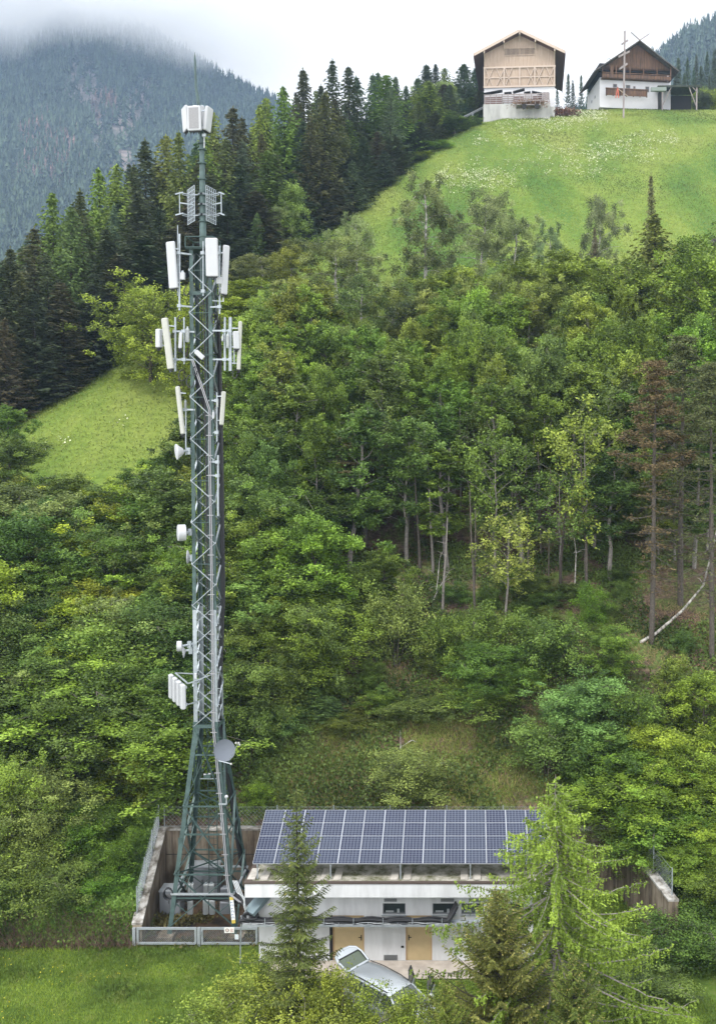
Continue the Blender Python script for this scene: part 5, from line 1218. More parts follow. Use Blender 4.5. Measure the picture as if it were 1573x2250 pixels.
# skyline trees: px, tip row, metres behind the ridge, kind, colour, width px, note
SKY = [(20, 545, 6, 'sp1', DK, 120, ''), (70, 500, 8, 'sp2', DKB, 130, ''), (118, 424, 12, 'la0', LG2, 130, ''), (152, 455, 6, 'la1', (.05, .075, .04), 110, ''), (188, 420, 14, 'sp0', DK2, 100, ''),
 (222, 372, 20, 'la0', LG, 110, ''), (262, 360, 16, 'la1', LG, 100, ''), (318, 304, 20, 'sp0', DK, 110, ''), (300, 420, 4, 'sp1', DK, 110, ''), (366, 300, 22, 'la1', LG, 100, ''), (395, 290, 14, 'la0', LG2, 110, ''),
 (470, 245, 22, 'la1', LG, 90, ''), (508, 238, 12, 'sp2', DKB, 150, ''), (560, 228, 20, 'la0', LG, 100, ''), (585, 218, 26, 'la1', LG, 90, ''), (632, 190, 16, 'la0', (.06, .10, .035), 120, ''),
 (668, 150, 20, 'sp1', DKB, 90, ''), (706, 200, 8, 'la0', DK2, 120, ''), (730, 136, 18, 'sp0', DK, 110, ''), (770, 146, 22, 'sp1', DK, 90, ''), (790, 170, 24, 'sp0', BL, 80, ''), (822, 165, 30, 'sp1', BL, 80, ''),
 (834, 158, 24, 'sp0', BL, 70, ''), (855, 165, 14, 'la1', LG2, 110, ''), (872, 170, 26, 'sp1', BL, 60, ''), (890, 190, 26, 'sp0', BL, 70, ''), (918, 172, 32, 'sp1', BL, 60, ''), (938, 142, 34, 'sp1', (.035, .05, .042), 60, ''), (955, 140, 34, 'sp0', (.035, .05, .042), 60, ''),
 (946, 178, 12, 'la0', LG, 110, ''), (975, 150, 30, 'la1', LG2, 60, ''), (1020, 142, 30, 'sp0', (.05, .08, .05), 80, ''), (1045, 150, 34, 'sp1', (.04, .06, .045), 70, ''), (1003, 185, 34, 'sp1', BL, 70, '')]
kindname = {'sp': 'spruce', 'la': 'larch'}
for i, (px, top, dy, k, c, wpx, note) in enumerate(SKY):
    y = ridgeY(px)+dy; nm = kindname[k[:2]]
    tone = {'sp': 'dark', 'la': 'pale green'}[k[:2]]
    j = len(SKY)-1-i
    where = 'mountain side of the mast' if px < 420 else ('behind the mast top' if px < 620 else ('in mid forest' if px < 900 else 'beside the barn'))
    same = [q for q in SKY if q[3][:2] == k[:2] and ((q[0] < 420) == (px < 420)) and ((420 <= q[0] < 620) == (420 <= px < 620)) and ((620 <= q[0] < 900) == (620 <= px < 900))]
    n = same.index((px, top, dy, k, c, wpx, note))
    place(k, nm, px, top, y, c, wpx*1.45, '%s skyline %s, %s counted toward the barn, %s' % (tone, nm, ORD[n], where), 'tree', 'skyline conifers of the dark forest')
# edge and infill, below the skyline
skx = [-60, 20, 70, 118, 190, 262, 318, 395, 470, 585, 632, 668, 730, 790, 855, 940, 1020, 1080]; sky_ = [560, 560, 510, 440, 430, 380, 330, 310, 260, 240, 210, 190, 170, 185, 185, 175, 170, 190]
edge = [(-30, 640, 2), (10, 700, 0), (45, 600, 3), (80, 640, 1), (110, 560, 3), (140, 620, 1), (175, 560, 4), (205, 600, 1), (232, 500, 5), (262, 560, 2), (285, 480, 5), (318, 520, 1), (350, 460, 5), (385, 500, 2), (470, 380, 5), (500, 440, 2), (535, 360, 5), (565, 420, 2), (600, 340, 6), (640, 380, 4), (665, 300, 8), (700, 330, 4), (735, 290, 7), (765, 330, 3), (800, 300, 3), (830, 290, 5), (865, 300, 3), (895, 270, 6), (925, 290, 3), (420, 440, 4), (445, 350, 7)]
for i, (px, top, dy) in enumerate(edge):
    k = ('sp0', 'sp2', 'sp1')[i % 3]; y = ridgeY(px)+dy+2
    c = [DK, DKB, DK2, (.028, .040, .026)][i % 4]
    place(k, 'spruce', px, top, y, c, rf.uniform(150, 220)*min(1, 110/y), 'dark spruce standing in the front row along the meadow ridge, below the skyline trees', 'tree', 'front row spruces along the meadow ridge')
for i in range(150):
    px = rf.uniform(-70, 1060); dy = rf.uniform(6, 45); s = float(np.interp(px, skx, sky_)); top = s+4+rf.uniform(0, 1)**1.3*170
    k = rf.choice(['sp0', 'sp1', 'sp2', 'sp0', 'la0', 'la1']); y = ridgeY(px)+dy
    c = rf.choice([DK, DK2, DKB, BL]) if k[0] == 's' else rf.choice([LG2, (.05, .078, .035), (.045, .07, .035)])
    nm = kindname[k[:2]]
    place(k, nm, px, top, y, c, rf.uniform(120, 180)*110/y, '%s packed inside the dark forest behind the ridge, under the skyline tips' % nm, 'tree', nm+' trees packed inside the dark forest')
# notable trees in front of the dark forest
place('py0', 'broadleaf_tree', 640, 388, 119, (.075, .125, .05), 105, 'light green conical tree against the dark spruces, above the birch crowns', 'tree')
place('bi0', 'birch', 618, 440, 117, (.085, .12, .065), 70, 'grey green birch leaning on the light conical tree at the dark forest edge', 'tree')
place('ys0', 'young_spruce', 560, 468, 112, (.042, .062, .028), 70, 'small pointed spruce at the ridge foot beside the light conical tree', 'tree')
place('ys0', 'young_spruce', 680, 470, 122, (.03, .05, .035), 70, 'low dark young spruce on the ridge just uphill of the light conical tree', 'tree')
place('ys0', 'young_spruce', 775, 355, 136, (.04, .06, .035), 90, 'medium spruce with bluish needles low on the ridge edge', 'tree')
place('ys0', 'young_spruce', 845, 330, 148, (.025, .042, .025), 80, 'squat dark spruce on the ridge edge halfway to the barn', 'tree')
place('br0', 'broadleaf_tree', 1000, 268, 176, (.045, .085, .03), 90, 'round dark green tree below the barn ramp', 'tree')
place('sh0', 'shrub', 965, 330, 165, (.06, .11, .03), 70, 'low green shrub on the ridge between the spruces and the barn', 'shrub')
place('sh1', 'shrub', 930, 345, 160, (.075, .12, .035), 60, 'pale low shrub at the last step of the spruce edge before the barn', 'shrub')
place('sh1', 'shrub', 1045, 262, 182, (.05, .1, .03), 46, 'small shrub touching the concrete foot of the barn', 'shrub')
place('bi1', 'birch', 905, 190, 185, (.085, .115, .07), 70, 'pale weeping birch between the ridge spruces and the barn', 'tree')
place('bi0', 'birch', 975, 170, 190, (.09, .12, .06), 80, 'light weeping birch nearest the barn ramp', 'tree')
# behind the farm
for i, (px, top, dY) in enumerate([(1228, 190, 250), (1246, 160, 258), (1262, 175, 262), (1278, 165, 270), (1292, 185, 262), (1490, 120, 300), (1510, 128, 290), (1528, 118, 310), (1548, 112, 300), (1566, 108, 305), (1585, 104, 300), (1500, 160, 262), (1520, 150, 270), (1545, 145, 265), (1570, 140, 270), (1484, 150, 275), (1030, 200, 250), (1052, 185, 255), (1010, 205, 245), (1558, 165, 256), (1210, 200, 245)]):
    place(('sp0', 'sp1')[i % 2], 'spruce', px, top, dY, (.035, .05, .042), 42, 'distant dark spruce in the wood behind the farm buildings', 'tree', 'spruces behind the farm buildings', smax=1.4)
for px, top, Y, lab in ((1545, 178, 212, 'bright green rounded tree behind the open shed'), (1572, 185, 208, 'bright green bush at the end of the open shed, cut by the picture edge')):
    place('sh2', 'shrub', px, top, Y, (.10, .15, .03), 70, lab, 'tree')
place('sh0', 'shrub', 1545, 196, 207, (.06, .035, .03), 50, 'dark red leaved bush beside the open shed', 'shrub')
# deciduous wood on the slope: authored crowns (px, tip row, Y, kind, colour, width px, label)
YG = (.105, .150, .026); MG = (.060, .105, .028); GG = (.085, .115, .058); DG = (.042, .078, .028); OG = (.10, .130, .036); BG = (.078, .140, .034)
BRD = [(575, 555, 104, 'bi0', GG, 150, 'greyish birch crown at the lower end of the meadow ridge'), (640, 528, 102, 'bi1', OG, 110, 'yellowish weeping birch standing under the light conical tree'),
 (745, 520, 99, 'bi2', GG, 170, 'broad grey birch with drooping twigs in front of the bright meadow wedge'), (785, 462, 102, 'bi0', (.10, .125, .075), 90, 'tall thin birch whose tip crosses the meadow ridge line'),
 (935, 372, 106, 'bi1', (.085, .105, .06), 130, 'tallest grey birch, its sparse crown spread over the meadow'), (1055, 412, 106, 'bi2', (.105, .13, .08), 120, 'hazy pale birch below the white flower patch'),
 (1130, 460, 104, 'bi0', (.09, .115, .065), 120, 'grey birch between the hazy pale birch and the twin domed birches'), (1205, 478, 102, 'bi1', (.08, .105, .075), 70, 'small domed blue grey birch at the meadow edge'),
 (1318, 424, 104, 'bi2', (.105, .12, .085), 85, 'smooth domed pale birch at the meadow edge'), (650, 620, 92, 'bi0', (.09, .125, .055), 150, 'birch with a white trunk in the middle of the slope, nearest the mast'),
 (780, 600, 90, 'bi2', (.085, .115, .055), 170, 'birch with the brightest long white trunk in the middle of the slope'), (860, 610, 90, 'bi1', (.08, .11, .05), 130, 'birch with a forked white trunk beside the long white trunk'),
 (1010, 575, 94, 'br1', (.105, .14, .035), 130, 'yellow green round crown below the hazy pale birch'), (980, 640, 90, 'br0', BG, 150, 'bright broadleaf crown just downhill of the yellow green round crown'),
 (1180, 560, 94, 'br2', OG, 160, 'olive broadleaf crown below the small domed birch'), (1260, 540, 92, 'br1', OG, 150, 'olive crown below the smooth domed birch'),
 (1440, 470, 92, 'la0', (.07, .105, .035), 210, 'large green larch in the upper slope beneath the brown tipped pine'), (1436, 382, 96, 'sp1', (.085, .08, .045), 75, 'brown tipped thin conifer standing out over the meadow'),
 (1310, 500, 96, 'sp1', (.075, .07, .045), 50, 'small brownish conifer tip beside the smooth domed birch'), (1520, 480, 92, 'br0', MG, 150, 'green crown under the white stone at the picture edge'),
 (1560, 520, 84, 'br2', BG, 190, 'big fresh green crown cut by the picture edge, upper slope'), (1555, 700, 76, 'br3', (.07, .135, .03), 170, 'fresh green crown overhanging the dark pines'),
 (1350, 560, 88, 'br2', OG, 170, 'broad olive crown downhill of the brown tipped conifer'), (700, 660, 86, 'br1', (.08, .12, .03), 140, 'green crown wedged between two white trunked birches'),
 (900, 640, 88, 'th0', (.055, .045, .035), 110, 'brownish leafless tangle beside the yellow green round crown'), (880, 590, 92, 'sh1', (.13, .16, .09), 60, 'pale blossoming bush in the gap of the meadow'),
 (330, 590, 88, 'hz0', (.13, .165, .035), 190, 'yellow green tree with tiered spreading branches behind the mast'), (395, 620, 84, 'hz0', (.115, .15, .035), 170, 'yellow green tree directly behind the upper mast antennas'),
 (540, 600, 96, 'br0', (.12, .17, .035), 150, 'light yellow green crown on the mast side of the ridge birches'), (500, 640, 92, 'br2', (.115, .165, .033), 140, 'light green crown just beside the mast at the flat panel antennas'),
 (590, 690, 86, 'br3', (.10, .15, .035), 150, 'light green crown below the first birch with a white trunk'), (540, 760, 80, 'br1', (.085, .12, .045), 150, 'grey green crown beside the middle antennas of the mast'),
 (430, 930, 72, 'br0', (.055, .09, .028), 100, 'darker crown at the end of the lower meadow strip'),
 (335, 985, 69, 'br3', (.05, .085, .025), 110, 'dark green tree at the corner of the lower meadow strip'), (1435, 795, 57, 'pd', (.070, .054, .030), None, 'tall pine with rusty brown needles and a bare dark trunk'),
 (1290, 865, 62, 'th0', (.10, .145, .045), 150, 'thin pale green tree with a crooked grey trunk beside the rusty pine'), (1115, 1100, 59, 'th0', (.12, .15, .05), 140, 'small light green tree with white stems above the bare slope'),
 (800, 955, 66, 'pd', (.065, .060, .03), 200, 'dull brown green pine in the dark centre of the slope'), (650, 1130, 63, 'ys0', (.085, .075, .032), 120, 'brownish conifer boughs beside the dull brown pine'),
 (600, 930, 72, 'bi2', (.08, .125, .07), 170, 'blue green willow crown in the middle of the slope beside the mast'), (690, 950, 70, 'br0', (.055, .10, .04), 130, 'green crown next to the blue green willow crown'),
 (470, 1060, 66, 'br1', BG, 110, 'bright green crown directly behind the mast middle'), (25, 885, 76, 'br1', (.05, .095, .025), 90, 'dark leafy tree at the lower end of the meadow strip'),
 (20, 940, 70, 'br0', (.045, .085, .024), 140, 'dark leafy tree under the lowest spruces at the picture edge'), (150, 1030, 67, 'br3', (.06, .11, .035), 130, 'dark rounded tree below the meadow strip'),
 (240, 1045, 67, 'hz0', (.105, .16, .03), 170, 'bright hazel tree below the middle of the meadow strip'), (330, 1020, 65, 'hz0', (.115, .17, .03), 170, 'bright yellow green hazel tree beside the round drum antenna'),
 (110, 1060, 68, 'br2', (.075, .115, .035), 110, 'olive tree with pale stems below the meadow strip'), (40, 1080, 64, 'hz0', (.12, .17, .028), 170, 'yellow green leafy tree at the picture edge below the dark leafy tree'),
 (200, 1130, 61, 'hz0', (.12, .175, .025), 200, 'brightest yellow green tree in the lower wood beside the mast'), (90, 1180, 59, 'bi1', (.075, .11, .05), 170, 'weeping birch among the yellow green trees at the picture edge'),
 (300, 1170, 59, 'br1', (.085, .135, .03), 170, 'mid green crown between the brightest yellow green tree and the mast'), (380, 1240, 56, 'br3', (.07, .12, .04), 150, 'green crown behind the small white drum antennas'),
 (250, 1290, 54, 'bi0', (.10, .145, .075), 150, 'silvery green willow crown beside the small drum antennas'), (350, 1330, 54, 'br0', (.09, .145, .06), 190, 'silvery green broad crown behind the four white panels'),
 (190, 1370, 53, 'br2', (.07, .12, .04), 200, 'wide green crown below the silvery willow'), (60, 1340, 54, 'br3', (.075, .115, .045), 180, 'grey green crown at the picture edge, mid height of the lower wood'),
 (120, 1400, 52, 'py0', (.10, .135, .03), 110, 'slim yellow green tree in front of the wide green crown'), (10, 1440, 50, 'bi2', (.095, .13, .065), 170, 'pale drooping willow at the picture edge above the great willow bush'),
 (300, 1440, 50, 'br1', (.06, .105, .03), 210, 'dark green spreading tree beside the four white panels'), (190, 1500, 49.5, 'br0', (.05, .09, .028), 220, 'deep green tree above the great willow bush'),
 (380, 1480, 50, 'br2', (.055, .10, .035), 160, 'deep green tree right behind the lattice mast waist'), (290, 1620, 47.6, 'br3', (.10, .15, .03), 130, 'light green young tree above the retaining wall corner')]
for px, top, Y, k, c, wpx, lab in BRD:
    nm = {'bi': 'birch', 'la': 'larch', 'sp': 'conifer_tree', 'pd': 'pine_tree', 'ys': 'conifer_tree', 'sh': 'shrub'}.get(k[:2], 'broadleaf_tree')
    place(k, nm, px, top, Y, c, wpx*1.12 if wpx else None, lab, 'shrub' if nm == 'shrub' else 'tree')
# infill by zones: (group label, px range, Y range, height range, kinds, colours, count, width px at Y=80)
def top_ok(px, z, Y):
    """tip row must stay under the wood's outline"""
    py = CY-F*((z-H)/Y+.0437)
    lim = np.interp(px, [-50, 60, 100, 330, 400, 480, 560, 640, 700, 780, 840, 885, 930, 1000, 1100, 1200, 1320, 1430, 1600],
                    [900, 930, 1030, 1050, 1040, 760, 640, 600, 600, 640, 690, 700, 600, 560, 560, 570, 560, 520, 540])
    return py > lim
zones = [
 ('broadleaf trees packed on the upper slope under the meadow edge', 'leafy tree packed in the upper slope wood, between the birches and the meadow', (560, 1620), (84, 96), (7, 11), ['br0', 'as1', 'as2', 'bi0', 'bi2', 'as0'], [(.105, .135, .045), GG, OG, (.11, .145, .05), (.09, .12, .05)], 50, 105),
 ('broadleaf trees packed in the middle of the slope', 'leafy tree packed in the middle slope wood, below the white trunked birches', (540, 1620), (70, 84), (9, 13), ['as0', 'as1', 'as2', 'br3', 'br1', 'py0'], [MG, OG, MG, BG, (.06, .10, .04)], 64, 105),
 ('broadleaf trees at the lower edge of the slope wood', 'slender leafy tree at the dark lower edge of the slope wood', (560, 1620), (62, 70), (8.5, 12), ['as0', 'as1', 'th0', 'as2'], [DG, MG, (.05, .09, .035), MG], 30, 105),
 ('broadleaf trees packed on the slope beyond the mast', 'leafy tree packed in the wood on the meadow side of the mast', (-60, 470), (54, 66.5), (4.5, 9), ['br0', 'br1', 'br2', 'br3', 'hz0'], [DG, BG, (.11, .15, .028), (.05, .09, .03), GG, (.12, .17, .03)], 28, 125),
 ('broadleaf trees crowding the bank beyond the retaining wall', 'leafy tree crowding the lower bank, uphill of the retaining wall', (-60, 400), (48, 54), (4, 6.5), ['br0', 'br2', 'br3', 'sh0'], [DG, BG, (.045, .08, .03)], 13, 150),
 ('broadleaf trees packed in the wood beside the mast', 'leafy tree packed in the wood on the barn side of the mast', (440, 700), (54, 70), (5.5, 9), ['br0', 'br1', 'br2', 'bi2'], [MG, BG, (.07, .12, .045), DG], 26, 120),
]
for gi, (grp, lab, pr_, yr_, hr_, kinds, cols, n, wp) in enumerate(zones):
    made = 0; tries = 0; used = []
    while made < n and tries < 2500:
        tries += 1; px = rf.uniform(*pr_); Y = rf.uniform(*yr_)
        x = P(px, 1100, Y).x
        if any((x-a)**2+(Y-b)**2 < (2.3 if tries < 1500 else 1.6)**2 for a, b in used): continue
        h = rf.uniform(*hr_)
        if not top_ok(px, G(x, Y)+h, Y): continue
        used.append((x, Y)); k = rf.choice(kinds); wq = .8 if k[:2] in ('as', 'py') else 1
        place(k, 'shrub' if k[0] == 's' else ('birch' if k[:2] == 'bi' else 'broadleaf_tree'), px, 1000, Y, rf.choice(cols), rf.uniform(.8, 1.15)*wp*wq*80/Y*1.2, lab, 'tree', grp, h=h); made += 1
# dark spruces and trunks at the far end of the slope
for px, top, Y, w_, lab in ((1500, 740, 60, 200, 'dark pine at the edge of the picture behind the rusty pine'), (1570, 800, 56, 200, 'dark shaded pine cut by the picture edge, downhill of the others'), (1380, 820, 66, 190, 'shadowy spruce behind the thin pale tree')):
    place('pd' if px != 1380 else 'sp2', 'pine_tree' if px != 1380 else 'spruce', px, top, Y, (.05, .06, .028), w_, lab, 'tree')
# shrubs of the brushy lower slope (px, tip row, Y, kind, colour, width, label)
SHR = [(870, 1270, 56, 'sh0', (.085, .14, .055), 150, 'rounded light green shrub in the middle of the bare slope'), (760, 1230, 58, 'sh1', (.07, .12, .04), 130, 'loose green shrub under the dull brown pine'),
 (850, 1200, 59, 'br1', (.055, .10, .03), 110, 'small tree between the dull brown pine and the rounded light shrub'), (620, 1260, 56, 'br0', (.085, .14, .035), 160, 'bright green small tree on the barn side of the mast'),
 (690, 1310, 54, 'br3', (.075, .12, .045), 150, 'green small tree downhill of the bright small tree'), (560, 1330, 54, 'br2', (.07, .115, .035), 160, 'leafy small tree next to the mast above the dish'),
 (600, 1420, 52, 'sh2', (.065, .11, .035), 180, 'broad leafy shrub above the mossy shrub'), (530, 1440, 51, 'br0', (.055, .095, .03), 170, 'dark leafy small tree beside the mast waist'),
 (610, 1545, 51.5, 'sh0', (.06, .125, .055), 110, 'blue green round shrub above the clearing'), (545, 1540, 49.2, 'sh1', (.045, .085, .025), 130, 'dark shrub beside the satellite dish'),
 (690, 1510, 52.5, 'ys0', (.055, .085, .03), 90, 'bushy young spruce above the clearing, next to the blue green shrub'), (730, 1530, 52.2, 'ys0', (.05, .085, .03), 90, 'middle young spruce above the clearing'),
 (760, 1580, 51.2, 'sh0', (.055, .08, .022), 85, 'low mossy mound shaped shrub on the clearing'), (840, 1500, 53, 'ys0', (.07, .11, .03), 70, 'light young spruce above the clearing'),
 (800, 1540, 52.5, 'ys0', (.07, .08, .03), 80, 'brownish young spruce above the clearing'), (900, 1555, 52.5, 'sh1', (.065, .10, .035), 150, 'soft green shrub at the upper rim of the clearing'),
 (1040, 1500, 53, 'sh2', (.075, .115, .035), 200, 'wide soft green shrub at the rim of the clearing'), (985, 1340, 55, 'sh1', (.06, .10, .03), 120, 'shrub under the fallen white stems'),
 (1090, 1310, 55, 'sh0', (.06, .105, .028), 150, 'green shrub below the small light tree with white stems'), (1070, 1400, 53, 'br2', (.05, .095, .03), 160, 'leafy small tree standing over the wide soft shrub'),
 (1140, 1450, 53.5, 'sh2', (.065, .11, .03), 150, 'mid green shrub between the wide soft shrub and the bare red earth'), (1300, 1270, 58, 'sh0', (.05, .12, .02), 70, 'vivid green bush in the shade near the rusty pine trunk'),
 (1200, 1340, 54.5, 'sh1', (.06, .10, .035), 150, 'scrubby shrub uphill of the bare red earth'), (1340, 1370, 54, 'br3', (.065, .11, .03), 120, 'leafy sapling under the rusty pine'),
 (1270, 1480, 50, 'br0', (.06, .125, .05), 190, 'blue green broad tree above the larch'), (1200, 1560, 48.8, 'sh0', (.06, .11, .04), 160, 'shrub at the end of the clearing above the solar array'),
 (1465, 1430, 51, 'py0', (.06, .10, .03), 110, 'slim sapling with a pale stem at the foot of the dark pines'), (1400, 1500, 50, 'sh1', (.06, .11, .03), 130, 'shrub between the slim sapling and the blue green tree'),
 (1450, 1580, 48.2, 'br3', (.095, .165, .03), 170, 'fresh green tree with rounded bright clumps above the far wall'), (1550, 1470, 50, 'br1', (.09, .155, .03), 150, 'bright green tree at the picture edge above the wall'),
 (1520, 1620, 47, 'br2', (.085, .155, .028), 190, 'bright green tree overhanging the far wall at the picture edge'), (1420, 1640, 47.2, 'br0', (.075, .14, .028), 190, 'green tree overhanging the corner of the far wall'),
 (1540, 1790, 44.5, 'br3', (.085, .15, .028), 150, 'low green tree outside the far wall at the picture edge'), (1340, 1600, 48, 'br1', (.05, .10, .03), 150, 'dark green tree between the larch and the far wall'),
 (1480, 1740, 46, 'sh2', (.055, .105, .025), 170, 'dense shrub on the bank above the far wall'), (885, 1640, 47.9, 'sh0', (.075, .115, .05), 175, 'weeping grey green willow shrub behind the solar array'),
 (1395, 1690, 46.2, 'br2', (.07, .13, .028), 230, 'leafy tree leaning over the back corner of the far wall'), (1440, 1770, 44.3, 'sh1', (.06, .115, .025), 200, 'shrub spilling over the fence of the board marked wall'),
 (1500, 1850, 43.2, 'br0', (.07, .125, .028), 130, 'small tree outside the lower end of the board marked wall'), (1560, 1900, 42, 'sh0', (.05, .095, .022), 150, 'dark shrub above the boulders at the picture edge'), (1360, 1720, 47, 'sh0', (.05, .10, .025), 140, 'shrub hanging over the back wall beside the larch'),
 (1300, 1690, 47.4, 'sh2', (.045, .09, .025), 160, 'dark shrub behind the back wall fence, behind the larch'), (1570, 1700, 45.5, 'br1', (.085, .15, .03), 170, 'tall fresh green tree cut by the picture edge above the boulders'),
 (1385, 1790, 44.9, 'sh2', (.055, .105, .025), 150, 'shrub hanging over the far wall just behind the larch tip'), (1430, 1830, 43.6, 'sh0', (.06, .115, .025), 150, 'shrub draped over the middle of the board marked wall'),
 (570, 1715, 47.2, 'sh1', (.09, .16, .025), 60, 'small vivid sapling behind the solar array corner'), (445, 1480, 50.5, 'sh2', (.045, .08, .025), 160, 'dark shrub seen through the mast waist'),
 (90, 1690, 44.2, 'br2', (.12, .16, .065), 170, 'pale topped great willow bush in front of the bank'), (20, 1640, 44, 'br0', (.10, .15, .045), 150, 'tall willow bush at the picture edge beside the pale topped one'),
 (60, 1820, 42.6, 'sh2', (.075, .125, .04), 190, 'lower willow bush in front of the pale topped one'), (130, 1880, 42.2, 'sh0', (.065, .11, .035), 150, 'green willow bush nearest the retaining wall'),
 (20, 1900, 41.9, 'sh1', (.055, .10, .03), 150, 'dark green bush at the picture edge above the lawn'), (180, 1770, 44.5, 'sh0', (.05, .105, .022), 120, 'vivid green low bush on the bank beside the retaining wall'),
 (240, 1830, 43.6, 'sh2', (.055, .115, .022), 120, 'leafy nettle like bush against the retaining wall fence'), (215, 1920, 42.6, 'sh1', (.055, .11, .024), 110, 'low bush on the bank at the front end of the wall'),
 (250, 1760, 45.2, 'sh1', (.05, .10, .022), 120, 'low bush at the back corner of the retaining wall')]
for px, top, Y, k, c, wpx, lab in SHR:
    nm = {'ys': 'young_spruce', 'sh': 'shrub'}.get(k[:2], 'small_tree')
    place(k, nm, px, top, Y, c, wpx*1.1, lab, 'shrub' if nm == 'shrub' else 'tree')
for i in range(46):
    px = rf.uniform(620, 1560); Y = rf.uniform(52.8 if px < 1200 else 50.5, 62)
    if 1130 < px < 1330 and Y < 56 and rf.random() < .5: continue
    place(rf.choice(['sh0', 'sh1', 'sh2']), 'shrub', px, 1400, Y, rf.choice([DG, MG, (.055, .09, .03)]), rf.uniform(45, 100), 'low scrub bush among the leaf litter of the lower slope', 'shrub', 'low scrub bushes on the lower slope', h=rf.uniform(.8, 1.9))
# ---------------------------------------------------------------- car with open doors
def car():
    o = empty('parked_car', (P(838, 2150, 35.5).x+.45, 35.5, .0)); o.rotation_euler = (0, 0, math.atan2(-.66, .75)); tag(o, 'silver estate car with open doors and raised tailgate, half hidden by bushes', 'car')
    paint = mat('silver_paint', (.42, .45, .47), .28, .55); gl = M['glass']; blk = M['black']
    st = [(-2.1, .60, .45, .80), (-2.02, .78, .32, .95), (-1.7, .85, .26, .98), (-1.1, .87, .24, .97), (-.3, .88, .24, .96), (.5, .88, .24, .95), (.95, .87, .24, .94), (1.4, .85, .25, .88), (1.8, .80, .28, .80), (2.05, .70, .34, .70), (2.15, .55, .42, .60)]
    mb = MB(); vs = []; fs = []; n = 12
    for x, w_, zb_, zt_ in st:
        m_ = (zb_+zt_)/2
        for y, z in ((w_*.86, zb_), (w_*.98, zb_+.12), (w_, m_), (w_*.97, zt_-.08), (w_*.90, zt_), (w_*.4, zt_+.02), (-w_*.4, zt_+.02), (-w_*.90, zt_), (-w_*.97, zt_-.08), (-w_, m_), (-w_*.98, zb_+.12), (-w_*.86, zb_)): vs.append((x, y, z))
    for i in range(len(st)-1):
        for k in range(n): j = (k+1) % n; fs.append((i*n+k, i*n+j, (i+1)*n+j, (i+1)*n+k))
    fs.append(tuple(range(n-1, -1, -1))); fs.append(tuple(range(len(vs)-n, len(vs)))); mb.add(vs, fs); mb.build('body', paint, o, True)
    # roof
    xs_ = [(-2.0, .55, 1.40), (-1.8, .60, 1.46), (-1.2, .64, 1.50), (-.4, .65, 1.51), (.2, .62, 1.49), (.45, .58, 1.45)]; mb = MB(); vs = []; fs = []
    for x, w_, z in xs_:
        for y, dz in ((w_, -.05), (w_*.92, 0), (w_*.45, .025), (-w_*.45, .025), (-w_*.92, 0), (-w_, -.05), (-w_*.9, -.07), (w_*.9, -.07)): vs.append((x, y, z+dz))
    for i in range(5):
        for k in range(8): j = (k+1) % 8; fs.append((i*8+k, i*8+j, i*8+8+j, i*8+8+k))
    fs += [tuple(range(7, -1, -1)), tuple(range(40, 48))]; mb.add(vs, fs); rf_ = mb.build('roof', paint, o, True)
    mb = MB()
    for s in (-1, 1): mb.path([(-1.9, s*.58, 1.47), (-1.2, s*.6, 1.535), (-.2, s*.6, 1.535), (.25, s*.56, 1.50)], .018, 6)
    mb.build('roof_rail', blk, rf_, True)
    # pillars and glass
    for s in (-1, 1):
        for p_, q_, w_ in (((-2.0, s*.56, 1.36), (-2.05, s*.74, .93), .09), ((-.95, s*.63, 1.44), (-1.0, s*.84, .95), .07), ((.1, s*.62, 1.44), (.05, s*.85, .95), .07), ((.43, s*.57, 1.41), (1.12, s*.80, .92), .07)):
            MB().bar(p_, q_, w_, .05).build('pillar', paint, o)
    def q(name, p, m_, par=o):
        p = [Vector(a) for a in p]; nn = (p[1]-p[0]).cross(p[2]-p[0]).normalized()*.01; mb = MB(); mb.add([a for a in p]+[a+nn for a in p], [(3, 2, 1, 0), (4, 5, 6, 7), (0, 1, 5, 4), (1, 2, 6, 5), (2, 3, 7, 6), (3, 0, 4, 7)]); return mb.build(name, m_, par)
    q('windscreen', [(.46, -.56, 1.42), (.46, .56, 1.42), (1.14, .78, .93), (1.14, -.78, .93)], gl)
    q('side_window', [(-1.92, -.575, 1.37), (-1.0, -.63, 1.42), (-1.04, -.83, .97), (-1.98, -.76, .97)], gl); q('side_window', [(-.92, -.64, 1.42), (.08, -.62, 1.42), (.02, -.84, .97), (-.96, -.84, .97)], gl); q('side_window', [(.14, -.61, 1.42), (.42, -.575, 1.39), (1.04, -.80, .96), (.08, -.845, .97)], gl)
    q('side_window', [(-1.92, .575, 1.37), (-1.0, .63, 1.42), (-1.04, .83, .97), (-1.98, .76, .97)], gl)
    MB().box((-1.9, -.72, .6), (1.0, .72, .78)).cbox((-.2, .38, .95), (.15, .5, .55), .05).cbox((-.2, -.38, .95), (.15, .5, .55), .05).cbox((-1.1, 0, .95), (.15, 1.2, .5), .05).build('seats', mat('dark_fabric', (.03, .03, .033), .9), o)
    # raised tailgate: an arched panel hinged at the rear edge of the roof
    Mt = Matrix.Translation((-2.0, 0, 1.45)) @ Matrix.Rotation(R(22), 4, 'Y'); arch = [(0, -.56), (.5, -.60), (.78, -.52), (.92, -.30), (.95, 0), (.92, .30), (.78, .52), (.5, .60), (0, .56)]
    tg = MB(); tg.M = Mt; tg.path([(-u, y, 0) for u, y in arch], .06, 8)
    lo = [(.60, -.57), (.78, -.50), (.91, -.29), (.94, 0), (.91, .29), (.78, .50), (.60, .57)]; tg.add([(-u, y, z) for z in (-.03, .03) for u, y in lo], [tuple(range(7)), tuple(range(13, 6, -1))]+[(i, i+7, (i+1) % 7+7, (i+1) % 7) for i in range(7)]); tg.bar((0, -.56, 0), (0, .56, 0), .08, .06)
